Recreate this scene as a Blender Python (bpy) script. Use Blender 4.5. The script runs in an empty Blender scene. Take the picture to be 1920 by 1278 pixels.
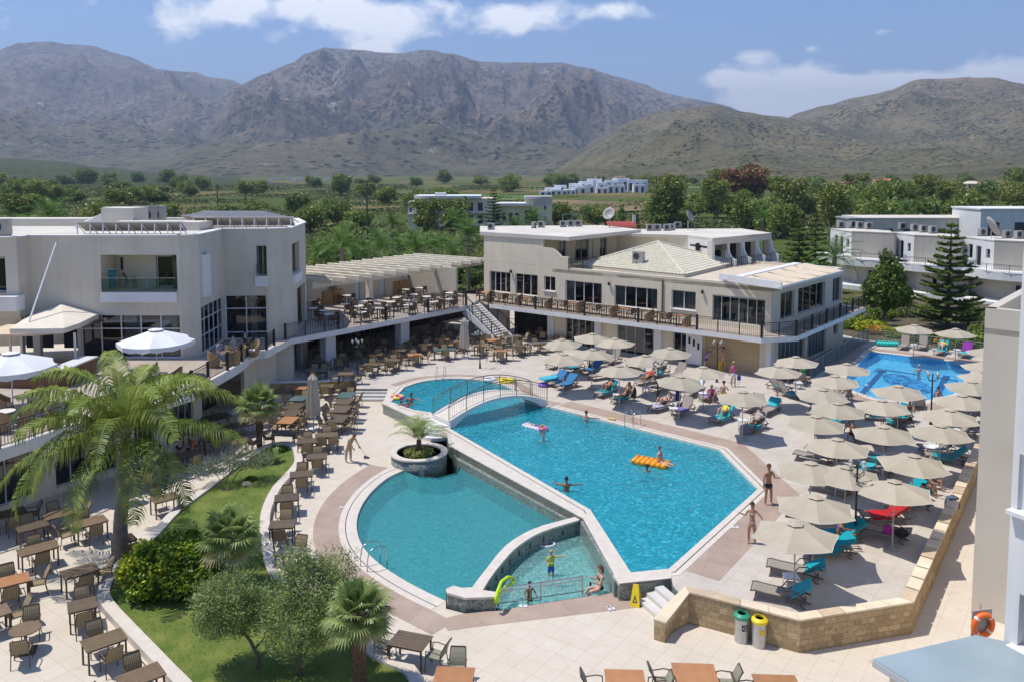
import bpy,bmesh,math,random
from math import sin,cos,pi,radians,atan2,sqrt,hypot,tan,exp
from mathutils import Vector,Matrix,noise
from mathutils.geometry import tessellate_polygon
random.seed(7)
sc=bpy.context.scene
COL=sc.collection
# camera
W0,H0=1920,1278
F,YH,CH=1550.0,320.0,14.2
PIT=math.atan(F/19000.0)
PYC=YH+F*tan(PIT)
cam=bpy.data.cameras.new("camera")
cam.sensor_width=36.0
cam.lens=36.0*F/W0
cam.shift_y=-(H0/2-PYC)/W0
cam.clip_start=0.3
cam.clip_end=40000
camo=bpy.data.objects.new("camera",cam)
COL.objects.link(camo)
camo.location=(0,0,CH)
camo.rotation_euler=(pi/2-PIT,0,0)
sc.camera=camo
sc.view_settings.view_transform='Standard'
sc.view_settings.look='None'
sc.view_settings.exposure=0.27
sc.view_settings.gamma=1.0
sc.view_settings.use_curve_mapping=False
# sun + sky
SUN_EL=radians(66)
sdir=Vector((-0.99,0.12,0)).normalized()*cos(SUN_EL)+Vector((0,0,sin(SUN_EL)))
sl=bpy.data.lights.new("sun",'SUN')
sl.energy=4.0
sl.angle=radians(0.5)
sl.color=(1.0,0.955,0.88)
so=bpy.data.objects.new("sun",sl)
COL.objects.link(so)
so.rotation_euler=sdir.to_track_quat('Z','Y').to_euler()
w=bpy.data.worlds.new("World")
sc.world=w
w.use_nodes=True
nt=w.node_tree
for n in list(nt.nodes): nt.nodes.remove(n)
def WN(t,**k):
 n=nt.nodes.new(t)
 for a,b in k.items(): setattr(n,a,b)
 return n
out=WN('ShaderNodeOutputWorld');bg=WN('ShaderNodeBackground')
sky=WN('ShaderNodeTexSky');sky.sky_type='NISHITA';sky.sun_disc=False
sky.sun_elevation=SUN_EL
sky.sun_rotation=atan2(sdir.x,sdir.y)
sky.altitude=0;sky.air_density=1.0;sky.dust_density=0.3;sky.ozone_density=3.0
tc=WN('ShaderNodeTexCoord')
def pxdir(px,py):
 v=Vector(((px-960)/F,1,-(py-PYC)/F));c,s=cos(PIT),sin(PIT)
 return Vector((v.x,v.y*c+v.z*s,-v.y*s+v.z*c)).normalized()
sep=WN('ShaderNodeSeparateXYZ');nt.links.new(tc.outputs['Generated'],sep.inputs[0])
def M(op,a,b=None,c=None):
 n=WN('ShaderNodeMath',operation=op)
 for i,v in enumerate((a,b,c)):
  if v is None: continue
  if isinstance(v,(int,float)): n.inputs[i].default_value=v
  else: nt.links.new(v,n.inputs[i])
 return n.outputs[0]
az=M('ARCTAN2',sep.outputs['X'],sep.outputs['Y'])
el=M('ARCSINE',sep.outputs['Z'])
total=None
CL=[(600,18,200,48,1.0),(720,45,90,24,.85),(985,35,80,30,1.35),(700,97,34,13,1.3),(310,50,40,42,.8),(440,22,45,22,.9),(1150,18,50,18,1.0),
  (1355,147,42,15,1.25),(1428,106,46,14,1.1),(1525,90,26,8,.8),(1655,62,26,10,.7),(1495,145,50,24,1.1),(1420,195,90,32,1.0),(1760,160,210,26,1.15),
  (1630,180,90,30,1.0),(1480,205,90,26,.9),(820,10,50,14,.6),(1240,30,40,10,.4),(1560,190,80,28,.9),(2150,120,160,60,.9),(-250,60,200,50,.8)]
for (cx,cy,rx,ry,a) in CL:
 d=pxdir(cx,cy);ca=atan2(d.x,d.y);ce=math.asin(d.z)
 u=M('MULTIPLY',M('SUBTRACT',az,ca),F/rx)
 v=M('MULTIPLY',M('SUBTRACT',el,ce),F/ry)
 r2=M('ADD',M('MULTIPLY',u,u),M('MULTIPLY',v,v))
 g=M('MULTIPLY',M('POWER',2.718,M('MULTIPLY',r2,-0.8)),a)
 total=g if total is None else M('ADD',total,g)
mp=WN('ShaderNodeMapping');mp.inputs['Scale'].default_value=(1,1,1.6)
nt.links.new(tc.outputs['Generated'],mp.inputs[0])
nz=WN('ShaderNodeTexNoise');nz.inputs['Scale'].default_value=17;nz.inputs['Detail'].default_value=9;nz.inputs['Roughness'].default_value=.6;nz.inputs['Distortion'].default_value=.3
nt.links.new(mp.outputs[0],nz.inputs['Vector'])
nz2=WN('ShaderNodeTexNoise');nz2.inputs['Scale'].default_value=45;nz2.inputs['Detail'].default_value=6
nt.links.new(mp.outputs[0],nz2.inputs['Vector'])
dens=M('ADD',M('SUBTRACT',M('MULTIPLY',nz.outputs[0],1.7),0.85),M('MULTIPLY',M('SUBTRACT',nz2.outputs[0],.5),.35))
cmask=M('MULTIPLY',M('SUBTRACT',M('ADD',M('MULTIPLY',total,.85),M('MULTIPLY',dens,1.15)),.42),2.0)
clampn=WN('ShaderNodeClamp');nt.links.new(cmask,clampn.inputs[0])
cm2=M('MULTIPLY',M('POWER',clampn.outputs[0],1.1),.93)
mix=WN('ShaderNodeMix',data_type='RGBA')
nt.links.new(cm2,mix.inputs['Factor'])
skm=WN('ShaderNodeMix',data_type='RGBA',blend_type='MULTIPLY');skm.inputs['Factor'].default_value=1
nt.links.new(sky.outputs[0],skm.inputs['A']);skm.inputs['B'].default_value=(0.74,0.88,1.12,1)
nt.links.new(skm.outputs['Result'],mix.inputs['A'])
mix.inputs['B'].default_value=(10.5,10.7,11.2,1)
nt.links.new(mix.outputs['Result'],bg.inputs[0]);bg.inputs[1].default_value=0.115
nt.links.new(bg.outputs[0],out.inputs[0])
# helpers
def G(px,py,z=0.0):
 """point of the world at height z that the photograph shows at pixel px, py"""
 v=((px-960)/F,1,-(py-PYC)/F);c,s=cos(PIT),sin(PIT)
 r=(v[0],v[1]*c+v[2]*s,-v[1]*s+v[2]*c);t=(z-CH)/r[2]
 return Vector((r[0]*t,r[1]*t,z))
def GL(lst,z=0.0): return [G(a,b,z) for a,b in lst]
def XY(lst): return [(p[0],p[1]) for p in lst]
MATS={}
def mat(name,col,rough=.8,var=0.0,vscale=2.0,bump=0.0,bscale=20.0,metal=0.0,spec=.5,col2=None,detail=4,coord='obj',thr=None,coat=0.0,sub=None):
 if name in MATS: return MATS[name]
 m=bpy.data.materials.new(name);m.use_nodes=True;MATS[name]=m
 n=m.node_tree;b=n.nodes['Principled BSDF']
 b.inputs['Base Color'].default_value=(*col,1)
 b.inputs['Roughness'].default_value=rough
 b.inputs['Metallic'].default_value=metal
 b.inputs['Specular IOR Level'].default_value=spec
 if coat: b.inputs['Coat Weight'].default_value=coat
 if sub:
  b.inputs['Transmission Weight'].default_value=0
 if var or bump or col2:
  if coord=='obj':
   t=n.nodes.new('ShaderNodeTexCoord');vec=t.outputs['Object']
  else:
   t=n.nodes.new('ShaderNodeNewGeometry');vec=t.outputs['Position']
 if var or col2:
  nn=n.nodes.new('ShaderNodeTexNoise');nn.inputs['Scale'].default_value=vscale;nn.inputs['Detail'].default_value=detail
  n.links.new(vec,nn.inputs['Vector'])
  r=n.nodes.new('ShaderNodeValToRGB')
  a=tuple(max(0,c*(1-var)) for c in col);c2=col2 or tuple(min(1,c*(1+var)) for c in col)
  if not col2: r.color_ramp.elements[0].color=(*a,1)
  else: r.color_ramp.elements[0].color=(*col,1)
  r.color_ramp.elements[1].color=(*c2,1)
  lo,hi=thr or (.3,.7)
  r.color_ramp.elements[0].position=lo;r.color_ramp.elements[1].position=hi
  n.links.new(nn.outputs[0],r.inputs[0]);n.links.new(r.outputs[0],b.inputs['Base Color'])
 if 'render' in name and (var or col2):
  st_=n.nodes.new('ShaderNodeMapping');st_.inputs['Scale'].default_value=(2.2,2.2,.16);n.links.new(vec,st_.inputs[0]);sn=n.nodes.new('ShaderNodeTexNoise');sn.inputs['Scale'].default_value=1.3;sn.inputs['Detail'].default_value=8;sn.inputs['Roughness'].default_value=.7;n.links.new(st_.outputs[0],sn.inputs['Vector'])
  sr=n.nodes.new('ShaderNodeValToRGB');sr.color_ramp.elements[0].position=.30;sr.color_ramp.elements[1].position=.55;sr.color_ramp.elements[0].color=(.90,.885,.86,1);sr.color_ramp.elements[1].color=(1,1,1,1);n.links.new(sn.outputs[0],sr.inputs[0])
  sm_=n.nodes.new('ShaderNodeMix');sm_.data_type='RGBA';sm_.blend_type='MULTIPLY';sm_.inputs['Factor'].default_value=1;n.links.new(r.outputs[0],sm_.inputs['A']);n.links.new(sr.outputs[0],sm_.inputs['B']);n.links.new(sm_.outputs['Result'],b.inputs['Base Color'])
 if bump:
  bn=n.nodes.new('ShaderNodeTexNoise');bn.inputs['Scale'].default_value=bscale;bn.inputs['Detail'].default_value=5
  n.links.new(vec,bn.inputs['Vector'])
  bb=n.nodes.new('ShaderNodeBump');bb.inputs['Strength'].default_value=bump;bb.inputs['Distance'].default_value=.05
  n.links.new(bn.outputs[0],bb.inputs['Height']);n.links.new(bb.outputs[0],b.inputs['Normal'])
 return m
def randomize(m,amt=.12,hue=.0):
 """each object of this material is a little lighter or darker than its neighbours"""
 n=m.node_tree
 for nd in list(n.nodes):
  key='Base Color' if nd.type=='BSDF_PRINCIPLED' else ('Color' if nd.type in ('BSDF_DIFFUSE','BSDF_TRANSLUCENT') else None)
  if not key: continue
  inp=nd.inputs[key];oi=n.nodes.new('ShaderNodeObjectInfo');r=n.nodes.new('ShaderNodeValToRGB');r.color_ramp.elements[0].color=(1-amt,1-amt*.9,1-amt*1.5,1);r.color_ramp.elements[1].color=(1+amt,1+amt*.8,1+amt*.2,1)
  mx=n.nodes.new('ShaderNodeMix');mx.data_type='RGBA';mx.blend_type='MULTIPLY';mx.inputs['Factor'].default_value=1
  if inp.links: n.links.new(inp.links[0].from_socket,mx.inputs['A'])
  else: mx.inputs['A'].default_value=inp.default_value
  n.links.new(oi.outputs['Random'],r.inputs[0]);n.links.new(r.outputs[0],mx.inputs['B']);n.links.new(mx.outputs['Result'],inp)
 return m
class MB:
 """collects faces and links them as ONE mesh object"""
 def __init__(s): s.v=[];s.f=[];s.m=[]
 def face(s,pts,m=0):
  k=len(s.v);s.v+=[tuple(p) for p in pts];s.f.append(tuple(range(k,k+len(pts))));s.m.append(m)
 def raw(s,v,f,m=0):
  k=len(s.v);s.v+=[tuple(p) for p in v]
  for q in f: s.f.append(tuple(i+k for i in q));s.m.append(m)
 def hexa(s,c,m=0):
  s.raw(c,[(3,2,1,0),(4,5,6,7),(0,1,5,4),(1,2,6,5),(2,3,7,6),(3,0,4,7)],m)
 def box(s,c,d,rz=0.0,m=0,mat4=None):
  x,y,z=d[0]/2,d[1]/2,d[2]/2
  P=[Vector(p) for p in ((-x,-y,-z),(x,-y,-z),(x,y,-z),(-x,y,-z),(-x,-y,z),(x,-y,z),(x,y,z),(-x,y,z))]
  R=mat4 if mat4 is not None else Matrix.Rotation(rz,3,'Z')
  s.hexa([R @ p+Vector(c) for p in P],m)
 def bar(s,a,b,wd,ht,m=0):
  a=Vector(a);b=Vector(b);d=(b-a);L=d.length
  if L<1e-6: return
  q=d.to_track_quat('X','Z').to_matrix()
  s.box((a+b)/2,(L,wd,ht),m=m,mat4=q)
 def prism(s,poly,z0,z1,m=0,mside=None,top=True,bottom=True,holes=()):
  P=[(p[0],p[1]) for p in poly]
  ar=sum(P[i][0]*P[(i+1) % len(P)][1]-P[(i+1) % len(P)][0]*P[i][1] for i in range(len(P)))
  if ar<0: P.reverse()
  loops=[P]+[[(q[0],q[1]) for q in h] for h in holes]
  ms=m if mside is None else mside
  if top or bottom:
   L3=[[Vector((x,y,0)) for x,y in l] for l in loops]
   flat=[q for l in L3 for q in l]
   tri=tessellate_polygon(L3)
   tt=[]
   for t in tri:
    a,b,c=(flat[i] for i in t)
    cr=(b-a).cross(c-a).z
    if abs(cr)<1e-9: continue
    tt.append(t if cr>0 else (t[0],t[2],t[1]))
   if top: s.raw([(q.x,q.y,z1) for q in flat],tt,m)
   if bottom: s.raw([(q.x,q.y,z0) for q in flat],[(t[0],t[2],t[1]) for t in tt],m)
  for li,l in enumerate(loops):
   a2=sum(l[i][0]*l[(i+1) % len(l)][1]-l[(i+1) % len(l)][0]*l[i][1] for i in range(len(l)))
   if (a2<0)==(li==0): l=l[::-1]
   for i in range(len(l)):
    a,b=l[i],l[(i+1) % len(l)]
    s.face([(a[0],a[1],z0),(b[0],b[1],z0),(b[0],b[1],z1),(a[0],a[1],z1)],ms)
 def tube(s,pts,r,n=6,m=0,cap=True):
  pts=[Vector(p) for p in pts];rs=r if isinstance(r,(list,tuple)) else [r]*len(pts)
  k0=len(s.v);up=Vector((0,0,1));prev=None
  for i,p in enumerate(pts):
   d=(pts[min(i+1,len(pts)-1)]-pts[max(i-1,0)])
   d=d.normalized() if d.length>1e-9 else up
   if prev is None:
    a=d.orthogonal().normalized()
   else:
    a=(prev-d*prev.dot(d));a=a.normalized() if a.length>1e-6 else d.orthogonal().normalized()
   prev=a;b=d.cross(a)
   for j in range(n):
    t=2*pi*j/n;s.v.append(tuple(p+(a*cos(t)+b*sin(t))*rs[i]))
  for i in range(len(pts)-1):
   for j in range(n):
    s.f.append((k0+i*n+j,k0+i*n+(j+1) % n,k0+(i+1)*n+(j+1) % n,k0+(i+1)*n+j));s.m.append(m)
  if cap:
   s.f.append(tuple(k0+j for j in reversed(range(n))));s.m.append(m)
   e=k0+(len(pts)-1)*n;s.f.append(tuple(e+j for j in range(n)));s.m.append(m)
 def lathe(s,prof,c=(0,0,0),n=12,m=0,sx=1,sy=1,rot=0.0):
  k0=len(s.v)
  for r,z in prof:
   for j in range(n):
    t=2*pi*j/n+rot;s.v.append((c[0]+r*sx*cos(t),c[1]+r*sy*sin(t),c[2]+z))
  for i in range(len(prof)-1):
   for j in range(n):
    s.f.append((k0+i*n+j,k0+i*n+(j+1) % n,k0+(i+1)*n+(j+1) % n,k0+(i+1)*n+j));s.m.append(m)
  if prof[0][0]>1e-6: s.f.append(tuple(k0+j for j in reversed(range(n))));s.m.append(m)
  if prof[-1][0]>1e-6:
   e=k0+(len(prof)-1)*n;s.f.append(tuple(e+j for j in range(n)));s.m.append(m)
 def build(s,name,mats,parent=None,smooth=False,loc=None,rz=0.0,**tags):
  me=bpy.data.meshes.new(name);me.from_pydata(s.v,[],s.f)
  if not isinstance(mats,(list,tuple)): mats=[mats]
  for q in mats: me.materials.append(q)
  if len(mats)>1: me.polygons.foreach_set('material_index',s.m)
  if smooth: me.polygons.foreach_set('use_smooth',[True]*len(s.f))
  me.update()
  o=bpy.data.objects.new(name,me);COL.objects.link(o)
  if parent: o.parent=parent
  if loc: o.location=loc
  o.rotation_euler.z=rz
  for k,v in tags.items(): o[k]=v
  return o
def tag(o,label=None,category=None,group=None,kind=None):
 if label: o['label']=label
 if category: o['category']=category
 if group: o['group']=group
 if kind: o['kind']=kind
 return o
def thing(name,label,category,loc=(0,0,0),rz=0.0,group=None):
 o=bpy.data.objects.new(name,None);COL.objects.link(o);o.location=loc;o.rotation_euler.z=rz
 o.empty_display_size=.2
 return tag(o,label,category,group)
def dup(o,loc=None,rz=None,label=None,group=None,parent=None,scale=None):
 c=o.copy();COL.objects.link(c)
 if parent: c.parent=parent
 if loc is not None: c.location=loc
 if rz is not None: c.rotation_euler.z=rz
 if scale is not None: c.scale=(scale,)*3
 if label: c['label']=label
 if group: c['group']=group
 for ch in KIDS(o): dup(ch,parent=c)
 return c
_kids={}
def KIDS(o):
 return [x for x in o.children]
def struct(o,kind='structure'): o['kind']=kind;return o
def offset(poly,d):
 """closed polygon moved outwards by d (mitred)"""
 P=[Vector((p[0],p[1])) for p in poly];n=len(P);res=[]
 ar=sum(P[i].x*P[(i+1) % n].y-P[(i+1) % n].x*P[i].y for i in range(n))
 sg=1 if ar>0 else -1
 for i in range(n):
  a,b,c=P[i-1],P[i],P[(i+1) % n]
  e1=(b-a).normalized();e2=(c-b).normalized()
  n1=Vector((e1.y,-e1.x))*sg;n2=Vector((e2.y,-e2.x))*sg
  m_=(n1+n2);m_=m_/max(.35,m_.length_squared/2 if m_.length>0 else 1)
  if m_.length>1.6: m_=m_.normalized()*1.6
  res.append(b+m_*d)
 return [(q.x,q.y) for q in res]
def offline(pts,d):
 """open line moved to its right by d"""
 P=[Vector((p[0],p[1])) for p in pts];res=[]
 for i in range(len(P)):
  a=P[max(0,i-1)];c=P[min(len(P)-1,i+1)]
  e=(c-a).normalized();res.append(P[i]+Vector((e.y,-e.x))*d)
 return [(q.x,q.y) for q in res]
def smooth_line(pts,k=4):
 """Catmull-Rom through 2D points"""
 P=[Vector((p[0],p[1])) for p in pts];res=[]
 for i in range(len(P)-1):
  a=P[max(0,i-1)];b=P[i];c=P[i+1];d=P[min(len(P)-1,i+2)]
  for j in range(k):
   t=j/k
   res.append(.5*((2*b)+(c-a)*t+(2*a-5*b+4*c-d)*t*t+(3*b-a-3*c+d)*t**3))
 res.append(P[-1]);return [(q.x,q.y) for q in res]
# haze
def haze_box():
 m=bpy.data.materials.new('air');m.use_nodes=True;n=m.node_tree;n.nodes.remove(n.nodes['Principled BSDF'])
 pv=n.nodes.new('ShaderNodeVolumePrincipled');pv.inputs['Color'].default_value=(.62,.76,1.0,1);pv.inputs['Density'].default_value=1.25e-4;pv.inputs['Anisotropy'].default_value=.15
 n.links.new(pv.outputs[0],n.nodes['Material Output'].inputs['Volume'])
 mb=MB();mb.box((0,3500,640),(24400,20000,1300.0));o=mb.build('haze',m);o['kind']='stuff'
haze_box()
# materials of the setting
def paving(name,c1,c2,mortar,size,rot=0.0,msize=.012,var=.20,rough=.65):
 m=bpy.data.materials.new(name);m.use_nodes=True;MATS[name]=m
 n=m.node_tree;b=n.nodes['Principled BSDF'];g=n.nodes.new('ShaderNodeNewGeometry')
 mp=n.nodes.new('ShaderNodeMapping');mp.inputs['Rotation'].default_value=(0,0,rot);n.links.new(g.outputs['Position'],mp.inputs[0])
 br=n.nodes.new('ShaderNodeTexBrick');br.offset=0;br.inputs['Scale'].default_value=1
 br.inputs['Brick Width'].default_value=size;br.inputs['Row Height'].default_value=size;br.inputs['Mortar Size'].default_value=msize;br.inputs['Mortar Smooth'].default_value=.3
 br.inputs['Color1'].default_value=(*c1,1);br.inputs['Color2'].default_value=(*c2,1);br.inputs['Mortar'].default_value=(*mortar,1)
 n.links.new(mp.outputs[0],br.inputs['Vector'])
 nz=n.nodes.new('ShaderNodeTexNoise');nz.inputs['Scale'].default_value=.8;nz.inputs['Detail'].default_value=7;nz.inputs['Roughness'].default_value=.65;n.links.new(g.outputs['Position'],nz.inputs['Vector'])
 r=n.nodes.new('ShaderNodeValToRGB');r.color_ramp.elements[0].position=.3;r.color_ramp.elements[1].position=.7
 r.color_ramp.elements[0].color=(1-var,1-var*1.1,1-var*1.3,1);r.color_ramp.elements[1].color=(1,1,1,1)
 n.links.new(nz.outputs[0],r.inputs[0])
 mx=n.nodes.new('ShaderNodeMix');mx.data_type='RGBA';mx.blend_type='MULTIPLY';mx.inputs['Factor'].default_value=1
 n.links.new(br.outputs[0],mx.inputs['A']);n.links.new(r.outputs[0],mx.inputs['B'])
 n3=n.nodes.new('ShaderNodeTexNoise');n3.inputs['Scale'].default_value=2.7;n3.inputs['Detail'].default_value=9;n3.inputs['Roughness'].default_value=.75;n.links.new(g.outputs['Position'],n3.inputs['Vector'])
 r3=n.nodes.new('ShaderNodeValToRGB');r3.color_ramp.elements[0].position=.58;r3.color_ramp.elements[1].position=.70;r3.color_ramp.elements[0].color=(1,1,1,1);r3.color_ramp.elements[1].color=(.82,.78,.72,1);n.links.new(n3.outputs[0],r3.inputs[0])
 m3=n.nodes.new('ShaderNodeMix');m3.data_type='RGBA';m3.blend_type='MULTIPLY';m3.inputs['Factor'].default_value=1;n.links.new(mx.outputs['Result'],m3.inputs['A']);n.links.new(r3.outputs[0],m3.inputs['B']);n.links.new(m3.outputs['Result'],b.inputs['Base Color'])
 b.inputs['Roughness'].default_value=rough
 return m
M_DECK=paving('deck tiles',(.62,.555,.485),(.585,.525,.46),(.49,.44,.385),.62,radians(38),.014)
M_LOW=paving('terrace tiles',(.66,.58,.475),(.635,.555,.455),(.55,.455,.35),.66,radians(36),.012,.1)
M_PINK=paving('border stone',(.46,.35,.28),(.42,.31,.25),(.36,.28,.23),1.1,radians(20),.008,.22)
M_COPE=mat('coping stone',(.64,.57,.49),.6,.08,3,.1,30,coord='w')
M_TERR=paving('upper terrace tiles',(.50,.42,.35),(.47,.40,.33),(.38,.31,.25),.45,radians(38),.012)
M_WHITE=mat('white render',(.74,.73,.71),.75,.05,.7,.05,40,coord='w')
M_CREAM=mat('cream render',(.74,.655,.50),.85,.06,.5,.08,30,coord='w')
M_GREY=mat('pale grey render',(.66,.60,.495),.85,.06,.5,.08,30,coord='w')
M_SHWALL=mat('warm plaster',(.55,.50,.42),.85,.06,.6,.08,30,coord='w')
M_ROOF=mat('roof coating',(.62,.57,.49),.85,.13,.35,.1,12,coord='w',detail=8)
M_DARKM=mat('black iron',(.018,.018,.022),.45)
M_STEEL=mat('steel',(.55,.55,.55),.25,metal=1.0)
M_ALU=mat('white aluminium',(.72,.72,.72),.4)
M_FRGREY=mat('grey aluminium',(.42,.44,.45),.4)
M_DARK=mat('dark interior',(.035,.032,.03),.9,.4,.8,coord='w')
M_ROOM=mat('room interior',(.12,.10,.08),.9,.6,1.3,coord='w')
M_CURT=mat('curtain cloth',(.62,.60,.55),.9,.15,12)
def mosaic(name,c1,c2,c3,scale=22):
 m=bpy.data.materials.new(name);m.use_nodes=True;MATS[name]=m
 n=m.node_tree;b=n.nodes['Principled BSDF'];g=n.nodes.new('ShaderNodeNewGeometry')
 v=n.nodes.new('ShaderNodeTexVoronoi');v.inputs['Scale'].default_value=scale;n.links.new(g.outputs['Position'],v.inputs['Vector'])
 r=n.nodes.new('ShaderNodeValToRGB');r.color_ramp.interpolation='CONSTANT'
 e=r.color_ramp.elements;e[0].color=(*c1,1);e[0].position=0;e[1].color=(*c2,1);e[1].position=.45
 q=e.new(.75);q.color=(*c3,1)
 s=n.nodes.new('ShaderNodeSeparateColor');n.links.new(v.outputs['Color'],s.inputs[0]);n.links.new(s.outputs[0],r.inputs[0]);n.links.new(r.outputs[0],b.inputs['Base Color'])
 b.inputs['Roughness'].default_value=.35
 return m
M_MOS=mosaic('grey green mosaic',(.20,.23,.20),(.12,.15,.13),(.33,.35,.30))
M_MOSB=mosaic('turquoise mosaic',(.03,.36,.46),(.025,.29,.39),(.05,.44,.52),9)
M_MOST=mosaic('teal mosaic',(.12,.42,.42),(.10,.36,.37),(.17,.48,.46),16)
M_MOSK=mosaic('pale mosaic',(.22,.47,.44),(.17,.38,.37),(.32,.56,.52),14)
M_MOSF=mosaic('blue mosaic',(.16,.58,.86),(.10,.48,.80),(.30,.68,.90),9)
M_MOSN=mosaic('navy mosaic',(.008,.03,.20),(.012,.05,.28),(.02,.09,.38),9)
def water(name,body,tint,turb,scale,bump,sparkle=.35,gr=.04,dist=.06,fk=1.0):
 m=bpy.data.materials.new(name);m.use_nodes=True;MATS[name]=m
 n=m.node_tree;n.nodes.remove(n.nodes['Principled BSDF']);out=n.nodes['Material Output']
 g=n.nodes.new('ShaderNodeNewGeometry')
 nz=n.nodes.new('ShaderNodeTexNoise');nz.inputs['Scale'].default_value=scale;nz.inputs['Detail'].default_value=4;nz.inputs['Distortion'].default_value=1.6;n.links.new(g.outputs['Position'],nz.inputs['Vector'])
 vo=n.nodes.new('ShaderNodeTexVoronoi');vo.feature='DISTANCE_TO_EDGE';vo.inputs['Scale'].default_value=scale*.9
 wp=n.nodes.new('ShaderNodeTexNoise');wp.inputs['Scale'].default_value=scale*.8;wp.inputs['Detail'].default_value=2;n.links.new(g.outputs['Position'],wp.inputs['Vector'])
 ad=n.nodes.new('ShaderNodeVectorMath');ad.operation='MULTIPLY_ADD';n.links.new(wp.outputs['Color'],ad.inputs[0]);ad.inputs[1].default_value=(.9/scale*2,.9/scale*2,0);n.links.new(g.outputs['Position'],ad.inputs[2])
 n.links.new(ad.outputs[0],vo.inputs['Vector'])
 bu=n.nodes.new('ShaderNodeBump');bu.inputs['Strength'].default_value=bump;bu.inputs['Distance'].default_value=dist;n.links.new(nz.outputs[0],bu.inputs['Height'])
 tr=n.nodes.new('ShaderNodeBsdfTransparent');tr.inputs[0].default_value=(*tint,1)
 df=n.nodes.new('ShaderNodeBsdfDiffuse');n.links.new(bu.outputs[0],df.inputs['Normal'])
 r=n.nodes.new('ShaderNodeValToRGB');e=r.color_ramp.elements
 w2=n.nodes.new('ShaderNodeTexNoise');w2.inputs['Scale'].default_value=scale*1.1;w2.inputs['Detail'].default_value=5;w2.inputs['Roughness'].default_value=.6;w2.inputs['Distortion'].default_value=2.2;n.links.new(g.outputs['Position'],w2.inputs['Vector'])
 e[0].position=.36;e[0].color=(*[c*(1-.45*min(1,sparkle+.2)) for c in body],1);e[1].position=.72;e[1].color=(*[min(1,c*(1+1.3*sparkle)+.22*sparkle) for c in body],1)  # ripple glints and darks painted as mottling into the water's body colour
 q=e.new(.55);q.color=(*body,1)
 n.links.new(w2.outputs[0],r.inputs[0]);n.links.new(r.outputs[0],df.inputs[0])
 ms=n.nodes.new('ShaderNodeMixShader');ms.inputs[0].default_value=turb;n.links.new(tr.outputs[0],ms.inputs[1]);n.links.new(df.outputs[0],ms.inputs[2])
 gl=n.nodes.new('ShaderNodeBsdfGlossy');gl.inputs['Roughness'].default_value=gr;n.links.new(bu.outputs[0],gl.inputs['Normal'])
 fr=n.nodes.new('ShaderNodeFresnel');fr.inputs['IOR'].default_value=1.33;n.links.new(bu.outputs[0],fr.inputs['Normal'])
 fm_=n.nodes.new('ShaderNodeMath');fm_.operation='MULTIPLY';fm_.inputs[1].default_value=fk;n.links.new(fr.outputs[0],fm_.inputs[0]);m2=n.nodes.new('ShaderNodeMixShader');n.links.new(fm_.outputs[0],m2.inputs[0]);n.links.new(ms.outputs[0],m2.inputs[1]);n.links.new(gl.outputs[0],m2.inputs[2])
 n.links.new(m2.outputs[0],out.inputs[0])
 return m
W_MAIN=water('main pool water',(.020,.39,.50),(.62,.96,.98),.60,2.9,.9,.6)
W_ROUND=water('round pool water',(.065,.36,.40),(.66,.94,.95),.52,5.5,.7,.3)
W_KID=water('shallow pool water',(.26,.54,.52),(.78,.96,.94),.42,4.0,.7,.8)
W_FAR=water('far pool water',(.16,.60,.90),(.80,.97,1.0),.15,1.9,1,.9,gr=.15,dist=.25,fk=.6)
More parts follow.
